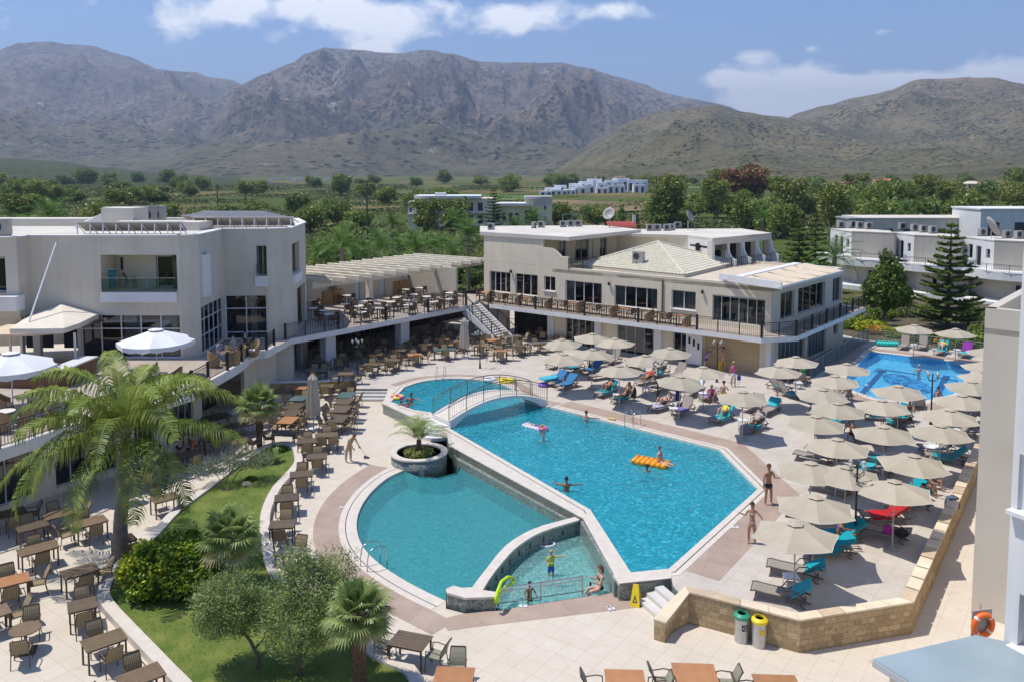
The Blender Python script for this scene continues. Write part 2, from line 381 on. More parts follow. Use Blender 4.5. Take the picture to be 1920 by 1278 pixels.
# terrain, mountains
def fbm(x,y,o=5,s=1.0):
 a=0;f=1;t=0
 for _ in range(o):
  a+=noise.noise(Vector((x*f*s,y*f*s,3.7)))*t if False else noise.noise(Vector((x*f*s,y*f*s,3.7)))/f
  f*=2.03
 return a
def ridged(x,y,o=5):
 a=0;amp=1;f=1;w_=1
 for _ in range(o):
  v=1-abs(noise.noise(Vector((x*f,y*f,9.1))))*2;v=max(0,v);v*=v
  a+=v*amp*w_;w_=min(1,v*1.6);amp*=.5;f*=2.1
 return a
def interp(L,x):
 if x<=L[0][0]: return L[0][1]
 for (a,b),(c,d) in zip(L,L[1:]):
  if x<=c: t=(x-a)/(c-a);t=t*t*(3-2*t)*.5+t*.5;return b+(d-b)*t
 return L[-1][1]
def mtn_mat(name,base,light,green,gthr,rockthr,scale=1.0,spot=.02):
 m=bpy.data.materials.new(name);m.use_nodes=True
 n=m.node_tree;b=n.nodes['Principled BSDF'];b.inputs['Roughness'].default_value=.95;b.inputs['Specular IOR Level'].default_value=.1
 g=n.nodes.new('ShaderNodeNewGeometry')
 def nzz(sc_,det,dist=0,rough=.6):
  q=n.nodes.new('ShaderNodeTexNoise');q.inputs['Scale'].default_value=sc_*scale;q.inputs['Detail'].default_value=det;q.inputs['Distortion'].default_value=dist;q.inputs['Roughness'].default_value=rough
  n.links.new(g.outputs['Position'],q.inputs['Vector']);return q.outputs[0]
 def ramp(src,lo,hi,c0=(0,0,0),c1=(1,1,1)):
  r=n.nodes.new('ShaderNodeValToRGB');r.color_ramp.elements[0].position=lo;r.color_ramp.elements[1].position=hi
  r.color_ramp.elements[0].color=(*c0,1);r.color_ramp.elements[1].color=(*c1,1);n.links.new(src,r.inputs[0]);return r.outputs[0]
 def mx(f,a,b_):
  q=n.nodes.new('ShaderNodeMix');q.data_type='RGBA'
  n.links.new(f,q.inputs['Factor'])
  for s_,v in (('A',a),('B',b_)):
   if isinstance(v,tuple): q.inputs[s_].default_value=(*v,1)
   else: n.links.new(v,q.inputs[s_])
  return q.outputs['Result']
 c=ramp(nzz(.0022,8,.5),.35,.65,tuple(x*.62 for x in base),tuple(x*1.35 for x in base))
 c=mx(ramp(nzz(.012,10,.8,.75),rockthr,rockthr+.05),c,light)
 s1=ramp(nzz(.03,8,0,.78),gthr,gthr+.03);s2=ramp(nzz(.003,6),.35,.62)
 mm=n.nodes.new('ShaderNodeMath');mm.operation='MULTIPLY';n.links.new(s1,mm.inputs[0]);n.links.new(s2,mm.inputs[1])
 c=mx(mm.outputs[0],c,green)
 sz_=n.nodes.new('ShaderNodeSeparateXYZ');n.links.new(g.outputs['Position'],sz_.inputs[0]);za=n.nodes.new('ShaderNodeMath');za.operation='MULTIPLY_ADD';n.links.new(nzz(.004,6),za.inputs[0]);za.inputs[1].default_value=-420;n.links.new(sz_.outputs['Z'],za.inputs[2])
 zm=n.nodes.new('ShaderNodeMapRange');zm.inputs['From Min'].default_value=-180;zm.inputs['From Max'].default_value=160;zm.inputs['To Min'].default_value=.55;zm.inputs['To Max'].default_value=0;n.links.new(za.outputs[0],zm.inputs['Value']);c=mx(zm.outputs[0],c,(.15,.165,.065))
 vo=n.nodes.new('ShaderNodeTexVoronoi');vo.inputs['Scale'].default_value=spot;vo.inputs['Randomness'].default_value=1;n.links.new(g.outputs['Position'],vo.inputs['Vector'])
 s3=ramp(vo.outputs['Distance'],.30,.36,(1,1,1),(0,0,0));s4=ramp(nzz(.006,7,.5,.7),.42,.50)
 mm=n.nodes.new('ShaderNodeMath');mm.operation='MULTIPLY';n.links.new(s3,mm.inputs[0]);n.links.new(s4,mm.inputs[1])
 c=mx(mm.outputs[0],c,green)
 n.links.new(c,b.inputs['Base Color'])
 bu=n.nodes.new('ShaderNodeBump');bu.inputs['Strength'].default_value=1;bu.inputs['Distance'].default_value=45/scale;n.links.new(nzz(.02,8,.3,.7),bu.inputs['Height']);n.links.new(bu.outputs[0],b.inputs['Normal'])
 return m
def mountain(name,prof,D,r0,depth_back,m,rough=.16,na=620,nr=150,seed=0,pw=1.25,freq=1.0):
 """a massif: skyline profile at distance D, slope running down to the plain at r0"""
 x0,x1=prof[0][0],prof[-1][0]
 vs=[];fs=[]
 for j in range(nr+1):
  t=j/nr
  for i in range(na+1):
   px=x0+(x1-x0)*i/na
   d=pxdir(px,320);a=atan2(d.x,d.y)
   py=interp(prof,px)
   e=-(py-YH)/F*1.0
   top=max(-20,e*D/1.0)+CH
   if t<.8: tt=t/.8;r=r0+(D-r0)*tt;h=tt**pw
   else: tt=(t-.8)/.2;r=D+depth_back*tt;h=1-tt*.9
   x,y=sin(a)*r,cos(a)*r
   k=freq/(D*.16)
   rg=ridged(x*k+seed,y*k*.55+seed*2,6)
   ff=fbm(x*k*5+seed,y*k*5,4)
   amp=rough*top*(min(1,h*3.4)*max(0,min(1,(1-h)*2.2))**.7) if t<.8 else 0
   z=top*h+amp*(rg-.95)+top*.012*ff*min(1,h*3)
   z=min(z,(CH+e*r)*(.995-.03*(1-h))+3*ff) if t<.79 else z;vs.append((x,y,max(-8,z) if t>.02 else -8))
 for j in range(nr):
  for i in range(na):
   k0=j*(na+1)+i;fs.append((k0,k0+1,k0+na+2,k0+na+1))
 me=bpy.data.meshes.new(name);me.from_pydata(vs,[],fs);me.materials.append(m)
 me.polygons.foreach_set('use_smooth',[True]*len(fs));me.update()
 o=bpy.data.objects.new(name,me);COL.objects.link(o);struct(o);return o
MM1=mtn_mat('far mountain rock',(.30,.225,.16),(.62,.58,.54),(.022,.030,.022),.50,.60,.6,.030)
MM2=mtn_mat('hill scrub',(.33,.245,.135),(.52,.47,.39),(.018,.030,.012),.50,.60,1.6,.085)
mountain('mountain_left',[(-500,180),(-300,150),(-120,165),(0,135),(45,118),(100,113),(180,115),(250,128),(300,148),(370,151),(405,158),(445,163),(500,200),(620,250),(760,318)],7600,2400,1500,MM1,seed=3.1,rough=.22,freq=1.2)
mountain('mountain_centre',[(180,330),(300,262),(400,200),(450,172),(500,149),(550,129),(580,108),(615,99),(670,101),(740,108),(790,100),(850,105),(900,118),(960,121),(1050,122),(1100,131),(1150,146),(1200,161),(1250,181),(1300,191),(1345,200),(1450,240),(1600,300),(1700,330)],6200,1900,1500,MM1,seed=8.7,rough=.26,freq=1.25)
mountain('hill_right_far',[(1250,330),(1380,270),(1450,235),(1500,217),(1540,208),(1600,195),(1660,185),(1720,168),(1780,169),(1850,171),(1900,181),(1960,200),(2100,190),(2400,230),(2700,320)],3800,1300,900,MM2,seed=5.5,rough=.17,freq=1.2)
mountain('hill_centre',[(960,345),(1010,338),(1060,304),(1120,262),(1180,231),(1230,215),(1290,206),(1340,203),(1400,216),(1450,224),(1520,236),(1600,262),(1700,296),(1850,325),(2000,340)],2700,1000,700,MM2,seed=1.9,rough=.17,freq=1.3)
M_FOOT=mtn_mat('olive groves',(.075,.095,.045),(.20,.16,.10),(.022,.044,.018),.45,.66,3.0,.12)
mountain('foothill_left',[(-400,288),(-150,292),(0,300),(110,305),(200,316),(330,328),(450,333),(620,341),(760,348),(900,350)],1750,800,500,M_FOOT,seed=12,rough=.1,na=300,nr=70)
mountain('foothill_right',[(1000,350),(1200,348),(1350,342),(1500,330),(1600,322),(1750,318),(1900,300),(2100,290),(2400,320)],1500,800,500,MM2,seed=22,rough=.12,na=300,nr=70)
def plain_mat():
 m=bpy.data.materials.new('plain ground');m.use_nodes=True
 n=m.node_tree;b=n.nodes['Principled BSDF'];b.inputs['Roughness'].default_value=.95;b.inputs['Specular IOR Level'].default_value=.1
 g=n.nodes.new('ShaderNodeNewGeometry')
 n1=n.nodes.new('ShaderNodeTexNoise');n1.inputs['Scale'].default_value=.012;n1.inputs['Detail'].default_value=6;n.links.new(g.outputs['Position'],n1.inputs['Vector'])
 r=n.nodes.new('ShaderNodeValToRGB');e=r.color_ramp.elements
 e[0].position=.36;e[0].color=(.075,.095,.030,1);e[1].position=.62;e[1].color=(.24,.18,.09,1)
 q=e.new(.46);q.color=(.10,.14,.035,1);q=e.new(.54);q.color=(.15,.145,.06,1)
 n.links.new(n1.outputs[0],r.inputs[0])
 n2=n.nodes.new('ShaderNodeTexNoise');n2.inputs['Scale'].default_value=.35;n2.inputs['Detail'].default_value=6;n2.inputs['Roughness'].default_value=.7;n.links.new(g.outputs['Position'],n2.inputs['Vector'])
 r2=n.nodes.new('ShaderNodeValToRGB');r2.color_ramp.elements[0].position=.35;r2.color_ramp.elements[1].position=.65;r2.color_ramp.elements[0].color=(.45,.5,.4,1);r2.color_ramp.elements[1].color=(1.25,1.2,1.1,1)
 n.links.new(n2.outputs[0],r2.inputs[0])
 mx=n.nodes.new('ShaderNodeMix');mx.data_type='RGBA';mx.blend_type='MULTIPLY';mx.inputs['Factor'].default_value=1
 n.links.new(r.outputs[0],mx.inputs['A']);n.links.new(r2.outputs[0],mx.inputs['B']);n.links.new(mx.outputs['Result'],b.inputs['Base Color'])
 bu=n.nodes.new('ShaderNodeBump');bu.inputs['Strength'].default_value=1;bu.inputs['Distance'].default_value=1.2;n.links.new(n2.outputs[0],bu.inputs['Height']);n.links.new(bu.outputs[0],b.inputs['Normal'])
 return m
vs=[];fs=[]
rr=[0,20,40,60,72,80,90,105,120,140,165,195,230,270,320,380,450,540,650,800,1000,1300,1800,2600,4000,6000]
NA=144
def plain_z(r,a,x,y):
 if y<84 and r<118 and not (y>60 and x>30): return -3.0
 z=-0.75
 if r>220:
  t=max(0,1-((x-95)/190)**2-((y-560)/230)**2) if y>0 else 0
  z+=1.5*t*t*(3-2*t)
  z+=1.2*noise.noise(Vector((x*.01,y*.01,0)))*min(1,(r-220)/200)
 return z
for r in rr:
 for i in range(NA):
  a=2*pi*i/NA;x,y=sin(a)*r,cos(a)*r
  vs.append((x,y,plain_z(r,a,x,y)))
for j in range(len(rr)-1):
 for i in range(NA):
  a,b=j*NA+i,j*NA+(i+1) % NA;fs.append((a,a+NA,b+NA,b))
me=bpy.data.meshes.new('ground');me.from_pydata(vs,[],fs);me.materials.append(plain_mat());me.update()
o=bpy.data.objects.new('ground',me);COL.objects.link(o);struct(o)
# pools: outlines from the photograph, at their water levels
ZL=-0.6
A_main=GL([(852,808),(1106,955),(1182,1073),(1255,1066),(1422,916),(1349,842),(1036,763)],0)
up1=smooth_line(GL([(758,725),(785,716),(816,711),(862,709),(917,714),(952,724),(968,738)],0),4)
A_out=XY(A_main[:-1])+[tuple(A_main[-1][:2])]+[tuple(G(1003,757)[:2]),tuple(G(985,750)[:2])]+up1[::-1]+[tuple(G(732,753)[:2]),tuple(G(776,768)[:2]),tuple(G(808,773)[:2]),tuple(G(820,790)[:2])]
B_arc=smooth_line(GL([(756,881),(728,894),(704,913),(684,936),(671,962),(668,990),(676,1018),(695,1043),(722,1065),(760,1089),(798,1109),(836,1127)],ZL),3)
B_out=B_arc+XY(GL([(836,1103),(888,1106),(911,1072),(950,1028),(1001,998),(1066,979)],ZL))+XY(GL([(868,862),(855,885),(820,894),(785,892)],ZL))
C_out=XY(GL([(905,1114),(922,1090),(942,1064),(972,1034),(1018,1010),(1090,990),(1160,1110),(1150,1118),(936,1142)],ZL))
BC_hole=XY(GL([(836,1127)],ZL))
bc=B_arc+XY(GL([(836,1140),(874,1150),(936,1143),(1150,1114),(1163,1128),(1175,1100)],ZL))+XY(GL([(1100,975),(872,856),(840,870),(800,880),(780,884)],ZL))
A_hole=offset(A_out,.30)
low_outer=[(-60,8),(24,8),(24,30),(36,56),(40,78),(20,90),(-10,90),(-50,84),(-60,60)]
FP=XY(GL([(1632,659),(1808,680),(1826,690),(1790,738),(1722,754),(1640,746),(1592,729),(1575,722),(1600,692)]))
F_hole=offset(FP,.2)
hole1=B_arc+XY(GL([(836,1140),(874,1150),(936,1143),(1150,1114),(1163,1120)],ZL))+A_hole[3:]+XY(GL([(795,884)],ZL))
mb=MB();mb.prism(low_outer,-.9,ZL,bottom=False,holes=[hole1,F_hole])
struct(mb.build('lower_terrace',M_LOW))
U=XY(GL([(480,722),(560,720),(668,716),(668,728),(727,728)]))+XY(GL([(718,757),(777,784),(806,789),(840,806)]))+\
 XY(GL([(838,812),(842,836),(870,846),(1090,966),(1161,1094),(1259,1084),(1262,1098),(1290,1128),(1336,1124),(1500,1164),(1712,1129),(1838,850),(1900,700),(1880,668),(1846,664),(1625,637)]))+\
 [(28,72),(20,84),(-6,86),(-22,84),(-22,60),(-17,56)]
mb=MB();mb.prism(U,ZL-.02,0.0,m=0,mside=1,bottom=False,holes=[A_hole,F_hole])
struct(mb.build('pool_deck',[M_DECK,M_MOS]))
def basin(name,poly,ztop,zbot,mw,mf=None):
 mb=MB();P=[(p[0],p[1]) for p in poly]
 ar=sum(P[i][0]*P[(i+1) % len(P)][1]-P[(i+1) % len(P)][0]*P[i][1] for i in range(len(P)))
 if ar<0: P.reverse()
 n=len(P)
 for i in range(n):
  a,b=P[i],P[(i+1) % n];mb.face([(b[0],b[1],zbot),(a[0],a[1],zbot),(a[0],a[1],ztop),(b[0],b[1],ztop)],0)
 tri=tessellate_polygon([[Vector((x,y,0)) for x,y in P]])
 mb.raw([(x,y,zbot) for x,y in P],tri,1)
 return struct(mb.build(name,[mw,mf or mw]))
def sheet(name,poly,z,m,th=0.0):
 mb=MB();P=[(p[0],p[1]) for p in poly]
 ar=sum(P[i][0]*P[(i+1) % len(P)][1]-P[(i+1) % len(P)][0]*P[i][1] for i in range(len(P)))
 if ar<0: P.reverse()
 L=[Vector((x,y,0)) for x,y in P];tri=tessellate_polygon([L]);tt=[]
 for t in tri:
  a,b,c=(L[i] for i in t);cr=(b-a).cross(c-a).z
  if abs(cr)>1e-9: tt.append(t if cr>0 else (t[0],t[2],t[1]))
 mb.raw([(x,y,z) for x,y in P],tt)
 return struct(mb.build(name,m))
basin('main_pool_basin',A_out,-.012,-.95,M_MOSB)
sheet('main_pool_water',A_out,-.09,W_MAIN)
basin('round_pool_basin',B_out,ZL-.02,-1.45,M_MOST)
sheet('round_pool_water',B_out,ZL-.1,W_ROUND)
basin('childrens_pool_basin',C_out,ZL-.02,-1.1,M_MOSK)
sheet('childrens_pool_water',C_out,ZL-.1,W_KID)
def strip(name,line,d0,d1,z,m,closed=False,th=.012,zb=None):
 """flat band between two offsets of a line"""
 a=(offset(line,d0) if closed else offline(line,d0));b=(offset(line,d1) if closed else offline(line,d1))
 mb=MB();n=len(a);zb=z-th if zb is None else zb
 for i in range(n if closed else n-1):
  j=(i+1) % n
  mb.face([(*a[i],z),(*b[i],z),(*b[j],z),(*a[j],z)]);mb.face([(*a[i],zb),(*a[j],zb),(*a[j],z),(*a[i],z)]);mb.face([(*b[i],zb),(*b[i],z),(*b[j],z),(*b[j],zb)])
 if not closed:
  mb.face([(*a[0],zb),(*a[0],z),(*b[0],z),(*b[0],zb)]);mb.face([(*a[-1],zb),(*b[-1],zb),(*b[-1],z),(*a[-1],z)])
 return mb.build(name,m)
struct(strip('main_pool_coping',A_out,-.02,.24,.012,M_COPE,True,zb=-.35))
M_SLOT=mat('overflow grating',(.10,.085,.07),.8)
struct(strip('main_pool_gutter',A_out,.24,.29,.005,M_SLOT,True,th=.02))
struct(strip('main_pool_coping_outer',A_out,.29,.50,.012,M_COPE,True,zb=-.25))
bord=XY(GL([(1261,1062),(1422,916),(1349,842),(1036,763)]))
bl=bord[::-1] if False else bord
struct(strip('pool_border_right',bl,.50,1.75,.006,M_PINK))
bl2=[bord[-1],tuple(G(1003,757)[:2]),tuple(G(985,750)[:2])]+up1[::-1]
struct(strip('pool_border_back',bl2,.50,1.15,.0065,M_PINK))
ba=B_arc
ba_s=ba
struct(strip('round_pool_coping',ba_s,-.02,.42,ZL+.012,M_COPE,zb=ZL-.1))
struct(strip('round_pool_gutter',ba_s,.42,.46,ZL+.006,M_SLOT,th=.02))
struct(strip('round_pool_coping_outer',ba_s,.46,.72,ZL+.012,M_COPE,zb=ZL-.05))
pb=smooth_line([tuple(G(a,b,ZL)[:2]) for a,b in ((880,1148),(836,1127),(798,1109),(760,1089),(722,1065),(695,1043),(676,1018),(668,990),(671,962),(684,936),(704,913),(728,894),(750,880))],3)[::-1]
struct(strip('round_pool_border',pb,.72,1.75,ZL+.006,M_PINK))
sheet('childrens_pool_border',XY(GL([(868,1150),(936,1143),(1150,1110),(1162,1126),(1232,1118),(1218,1135),(878,1176),(840,1182),(825,1160)],ZL)),ZL+.0065,M_PINK)
t=thing('pool_divider','long pale capped wall with a gutter slot stepping down between the large and round pools','pool wall')
dv_in=XY(GL([(838,806),(852,808),(1106,955),(1182,1073),(1255,1066)]))
a0,a1=G(852,838),G(1097,967);b0,b1=G(868,862,ZL),G(1066,979,ZL)
mb=MB()
mb.prism([tuple(G(846,818)[:2]),tuple(G(1104,966)[:2]),tuple(G(1093,971)[:2]),tuple(G(848,838)[:2])],-.5,.022)
mb.prism([tuple(G(1104,966)[:2]),tuple(G(1176,1080)[:2]),tuple(G(1161,1094)[:2]),tuple(G(1093,971)[:2])],-.5,.0225)
mb.build('coping',M_COPE,t)
mb=MB()
p0,p1=G(848,838),G(1093,971);q0,q1=G(858,862,-.35),G(1080,983,-.35)
mb.prism([tuple(p0[:2]),tuple(p1[:2]),tuple(q1[:2]),tuple(q0[:2])],-1.7,-.34)
mb.build('shelf',M_MOS,t)
mb=MB()
p2,p3=G(1088,975),G(1152,1088)
d=(p3-p2).normalized();nn=Vector((d.y,-d.x,0))
mb.prism([tuple((p2)[:2]),tuple(p3[:2]),tuple((p3+nn*-.12)[:2]),tuple((p2+nn*-.12)[:2])],-1.1,-.02)
mb.prism([tuple(p0[:2]),tuple(p1[:2]),tuple((p1+Vector((.03,.1,0)))[:2]),tuple((p0+Vector((.03,.1,0)))[:2])],-1.7,-.02)
mb.build('wall_face',M_MOS,t)
t=thing('curved_pool_wall','curved mosaic wall with pale cap parting the round pool from the children\'s pool','pool wall')
ct=-.12
I_=smooth_line(GL([(905,1105),(920,1081),(941,1054),(971,1023),(1016,996),(1086,974)],ct),4)
O_=smooth_line(GL([(885,1100),(911,1066),(950,1020),(1001,990),(1062,972),(1087,966)],ct),4)
cap=O_+I_[::-1]
mb=MB();mb.prism(cap,ct-.08,ct);mb.build('cap',M_COPE,t)
mb=MB();n=len(I_)
Im=[((a[0]*.94+b[0]*.06),(a[1]*.94+b[1]*.06)) for a,b in zip(I_,O_)];Om=[((b[0]*.94+a[0]*.06),(b[1]*.94+a[1]*.06)) for a,b in zip(I_,O_)]
mb.prism(Om+Im[::-1],-1.75,ct-.08);mb.build('wall_body',M_MOS,t)
mb=MB()
for k in (3,6,8,10,12,14,16,18):
 q=Im[k];e=Vector((Im[min(k+1,n-1)][0]-Im[k-1][0],Im[min(k+1,n-1)][1]-Im[k-1][1])).normalized()
 nrm=Vector((e.y,-e.x));
 mb.box((q[0]+nrm.x*.01,q[1]+nrm.y*.01,ct-.33),(.05,.05,.2),atan2(e.y,e.x))
mb.build('overflow_slots',M_SLOT,t)
t=thing('pool_end_block','low grey mosaic block with pale cap at the near end of the curved pool wall','pool wall')
endp=XY(GL([(836,1103),(850,1097),(866,1101),(884,1100),(905,1105),(932,1109),(930,1118),(874,1120),(838,1110)],ct))
mb=MB();mb.prism(endp,ct-.07,ct+.004);mb.build('cap',M_COPE,t)
mb=MB();mb.prism(offset(endp,-.025),ZL-.3,ct-.07);mb.build('wall_body',M_MOS,t)
t=thing('pool_corner_block','grey mosaic corner block with pale cap beside the yellow wet floor sign','pool wall')
cb=XY(GL([(1150,1080),(1161,1094),(1259,1084),(1259,1071),(1183,1078),(1160,1050)],0))
mb=MB();mb.prism(cb,-.08,.026);mb.build('cap',M_COPE,t)
cb2=XY(GL([(1151,1078),(1162,1092),(1261,1082),(1258,1072),(1182,1079),(1160,1060)],0))
mb=MB();mb.prism(cb2,-1.0,-.08);mb.build('wall_body',M_MOS,t)
t=thing('upper_pool_wall','grey mosaic wall with pale cap round the left side of the upper pool','pool wall')
uw=XY(GL([(730,728),(718,756),(776,783),(808,790),(840,806),(846,800),(812,779),(779,775),(730,755),(738,730)]))
mb=MB();mb.prism(uw,-.07,.024);mb.build('cap',M_COPE,t)
pc=G(789,826,0.0);R_=1.55
pc=Vector((-4.75,41.2,0));
t=thing('round_planter','round mosaic planter with pale rim holding a small palm between the pools','planter',(pc.x,pc.y,ZL))
def ringmesh(mb,r0,r1,z0,z1,n=40,m=0):
 mb.lathe([(r1,z0),(r1,z1)],n=n,m=m);
mb=MB();mb.lathe([(1.42,-.6),(1.42,.46)],n=48);mb.build('wall_body',M_MOS,t,True)
mb=MB();mb.lathe([(1.44,.46),(1.47,.46),(1.47,.54),(1.13,.54),(1.13,.2)],n=48);mb.build('rim',M_COPE,t)
mb=MB();mb.lathe([(0.001,.42),(1.13,.38)],n=40);mb.build('soil',mat('soil',(.07,.045,.03),.95,.4,3,.5,8),t)
def steps(name,label,a,b,z0,z1,n,m,group=None,run=.3,out=None,side_m=None):
 """a,b: left and right ends (seen from below) of the TOP edge; treads step down along the normal to the right of b-a"""
 a=Vector((a[0],a[1],0));b=Vector((b[0],b[1],0));d=(b-a).normalized();nn=Vector((d.y,-d.x,0))
 t=thing(name,label,'steps');h=(z1-z0)/n
 for k in range(n):
  mb=MB();zt=z1-h*k-(0 if k else .004)
  o0=nn*(run*k);o1=nn*(run*(k+1))
  mb.prism([tuple((a+o0)[:2]),tuple((b+o0)[:2]),tuple((b+o1)[:2]),tuple((a+o1)[:2])],z0-.05,zt-h*0-(h if False else 0))
  mb.build('step',m,t)
 return t
M_STEP=mat('marble steps',(.62,.59,.54),.5,.08,3,coord='w')
a,b=G(668,727),G(727,727)
steps('terrace_steps','wide pale steps going down beside the upper pool',a,b,ZL,-.15,3,M_STEP,run=.34)
a,b=G(1208,1112,ZL),G(1232,1080)
tl,tr=G(1243,1088),G(1292,1128)
steps('deck_steps','white marble steps between the yellow sign and the stone wall',tl,tr,ZL,-.15,3,M_STEP,run=.33)
def stone_mat():
 m=bpy.data.materials.new('ashlar stone');m.use_nodes=True;n=m.node_tree;b=n.nodes['Principled BSDF'];b.inputs['Roughness'].default_value=.9
 uv=n.nodes.new('ShaderNodeUVMap');
 br=n.nodes.new('ShaderNodeTexBrick');br.offset=.37;br.offset_frequency=2;br.squash=.62;br.squash_frequency=3;br.inputs['Scale'].default_value=1;br.inputs['Brick Width'].default_value=.42;br.inputs['Row Height'].default_value=.19;br.inputs['Mortar Size'].default_value=.008;br.inputs['Bias'].default_value=0
 wn=n.nodes.new('ShaderNodeTexNoise');wn.inputs['Scale'].default_value=1.5;n.links.new(uv.outputs[0],wn.inputs['Vector'])
 n.links.new(uv.outputs[0],br.inputs['Vector'])
 br.inputs['Color1'].default_value=(.56,.42,.24,1);br.inputs['Color2'].default_value=(.36,.25,.13,1);br.inputs['Mortar'].default_value=(.30,.22,.13,1)
 nz=n.nodes.new('ShaderNodeTexNoise');nz.inputs['Scale'].default_value=9;nz.inputs['Detail'].default_value=6;n.links.new(uv.outputs[0],nz.inputs['Vector'])
 r=n.nodes.new('ShaderNodeValToRGB');r.color_ramp.elements[0].color=(.75,.72,.66,1);r.color_ramp.elements[0].position=.3;r.color_ramp.elements[1].position=.7;r.color_ramp.elements[1].color=(1.1,1.1,1.1,1);n.links.new(nz.outputs[0],r.inputs[0])
 mx=n.nodes.new('ShaderNodeMix');mx.data_type='RGBA';mx.blend_type='MULTIPLY';mx.inputs['Factor'].default_value=1;n.links.new(br.outputs[0],mx.inputs['A']);n.links.new(r.outputs[0],mx.inputs['B']);n.links.new(mx.outputs['Result'],b.inputs['Base Color'])
 bu=n.nodes.new('ShaderNodeBump');bu.inputs['Strength'].default_value=.6;bu.inputs['Distance'].default_value=.02;n.links.new(br.outputs['Fac'],bu.inputs['Height']);bu.invert=True;n.links.new(bu.outputs[0],b.inputs['Normal'])
 return m
M_STONE=stone_mat()
M_CAP=mat('sandstone cap',(.72,.60,.43),.8,.12,1.6,.2,20,coord='w')
M_CAPD=mat('brown cap stone',(.55,.42,.28),.8,.15,1.6,.2,20,coord='w')
def uvwall(mb_poly,z0,z1,name,m,parent=None):
 """vertical faces with metre UVs"""
 me=bpy.data.meshes.new(name);vs=[];fs=[];uvs=[];s=0
 P=mb_poly
 for i in range(len(P)):
  a,b=P[i],P[(i+1) % len(P)];L=hypot(b[0]-a[0],b[1]-a[1]);k=len(vs)
  z1a=z1[i] if isinstance(z1,list) else z1;z1b=z1[(i+1) % len(P)] if isinstance(z1,list) else z1
  vs+=[(a[0],a[1],z0),(b[0],b[1],z0),(b[0],b[1],z1b),(a[0],a[1],z1a)];fs.append((k,k+1,k+2,k+3))
  uvs+=[(s,z0),(s+L,z0),(s+L,z1b),(s,z1a)];s+=L
 me.from_pydata(vs,[],fs);uv=me.uv_layers.new(name='UVMap')
 for i,q in enumerate(uvs): uv.data[i].uv=q
 me.materials.append(m);me.update();o=bpy.data.objects.new(name,me);COL.objects.link(o);o.parent=parent;return o
t=thing('stone_parapet','low honey coloured ashlar wall with flat cap stones round the sun deck','stone wall')
zt=.42
wl=[tuple(G(a,b,zt)[:2]) for a,b in ((1247,1146),(1262,1128),(1292,1112),(1335,1122),(1500,1164),(1712,1130),(1838,850),(1860,800))]
wo=wl;wi=offline(wl,-.36)
poly=wo+wi[::-1]
zs=[.02,.02,.42,.42,.42,.42,.42,.42];zz=zs+zs[::-1]
uvwall(poly if True else poly[::-1],ZL-.05,zz,'wall_body',M_STONE,t)
cw=offline(wl,.03);ci=offline(wl,-.39)
def cap_seg(mb,P,Q,za,zb,m):
 c=[(*P[0],za),(*P[1],zb),(*Q[1],zb),(*Q[0],za)]
 mb.hexa([(x,y,z) for x,y,z in c]+[(x,y,z+.06) for x,y,z in c],m)
mb=MB();k=0
for i in range(len(wl)-1):
 L=hypot(cw[i+1][0]-cw[i][0],cw[i+1][1]-cw[i][1]);nseg=max(1,round(L/.9))
 for j in range(nseg):
  t0,t1=j/nseg,(j+1)/nseg-.006
  lp=lambda A,B,t_: (A[0]+(B[0]-A[0])*t_,A[1]+(B[1]-A[1])*t_)
  za=zs[i]+(zs[i+1]-zs[i])*t0;zb=zs[i]+(zs[i+1]-zs[i])*t1
  k+=1
  if i in (1,2): mm=0 if k % 3 else 1
  else: mm=1 if k % 4==0 else 0
  cap_seg(mb,(lp(cw[i],cw[i+1],t0),lp(cw[i],cw[i+1],t1)),(lp(ci[i],ci[i+1],t0),lp(ci[i],ci[i+1],t1)),za,zb,mm)
mb.build('cap_stones',[M_CAP,M_CAPD],t)
t=thing('dining_wall','low rubble wall with a white cap behind the two long dining rows','stone wall')
p0,p1=G(500,722),G(668,716);dn=(p1-p0).normalized();nr_=Vector((dn.y,-dn.x,0))
pl=[tuple((p0)[:2]),tuple(p1[:2]),tuple((p1-nr_*.3)[:2]),tuple((p0-nr_*.3)[:2])]
uvwall([tuple((p0+nr_*.01)[:2]),tuple((p1+nr_*.01)[:2]),tuple((p1-nr_*.3)[:2]),tuple((p0-nr_*.3)[:2])],ZL,.12,'wall_body',M_STONE,t)
mb=MB();mb.prism([tuple((p0+nr_*.05)[:2]),tuple((p1+nr_*.05)[:2]),tuple((p1-nr_*.34)[:2]),tuple((p0-nr_*.34)[:2])],.12,.18);mb.build('cap',M_WHITE,t)
def ladder(label,p,ang,z):
 t=thing('pool_ladder',label,'ladder',(p.x,p.y,z),ang)
 for s in (-.27,.27):
  mb=MB();pts=[(-.55,s,0),(-.55,s,.35),(-.5,s,.62)]+[(-.5+.42*(1-cos(k*pi/8))/1.0*.9,s,.62+.22*sin(k*pi/8)) for k in range(1,8)]+[(.28,s,.5),(.28,s,-.7)]
  mb.tube(pts,.022,8);mb.build('handrail',M_STEEL,t,True)
 for k in range(3):
  mb=MB();mb.box((.28,0,-.15-.25*k),(.1,.54,.03));mb.build('rung',M_STEEL,t)
 return t
ladder('steel ladder on the far right rim of the main pool',G(1184,797),radians(-128),0)
ladder('steel ladder on the far rim of the upper pool behind the bridge',G(826,711),radians(-95),0)
ladder('steel ladder on the near left rim of the round pool',G(707,1058,ZL),radians(38),ZL)
ladder('steel ladder at the near left rim of the blue lap pool',G(1618,738),radians(60),0)
struct(strip('lap_pool_coping',FP,-.02,.45,.014,M_COPE,True))
struct(strip('lap_pool_border',FP,.45,1.5,.007,M_PINK,True))
basin('lap_pool_basin',FP,-.012,-.5,M_MOSF)
sheet('lap_pool_water',FP,-.09,W_FAR)
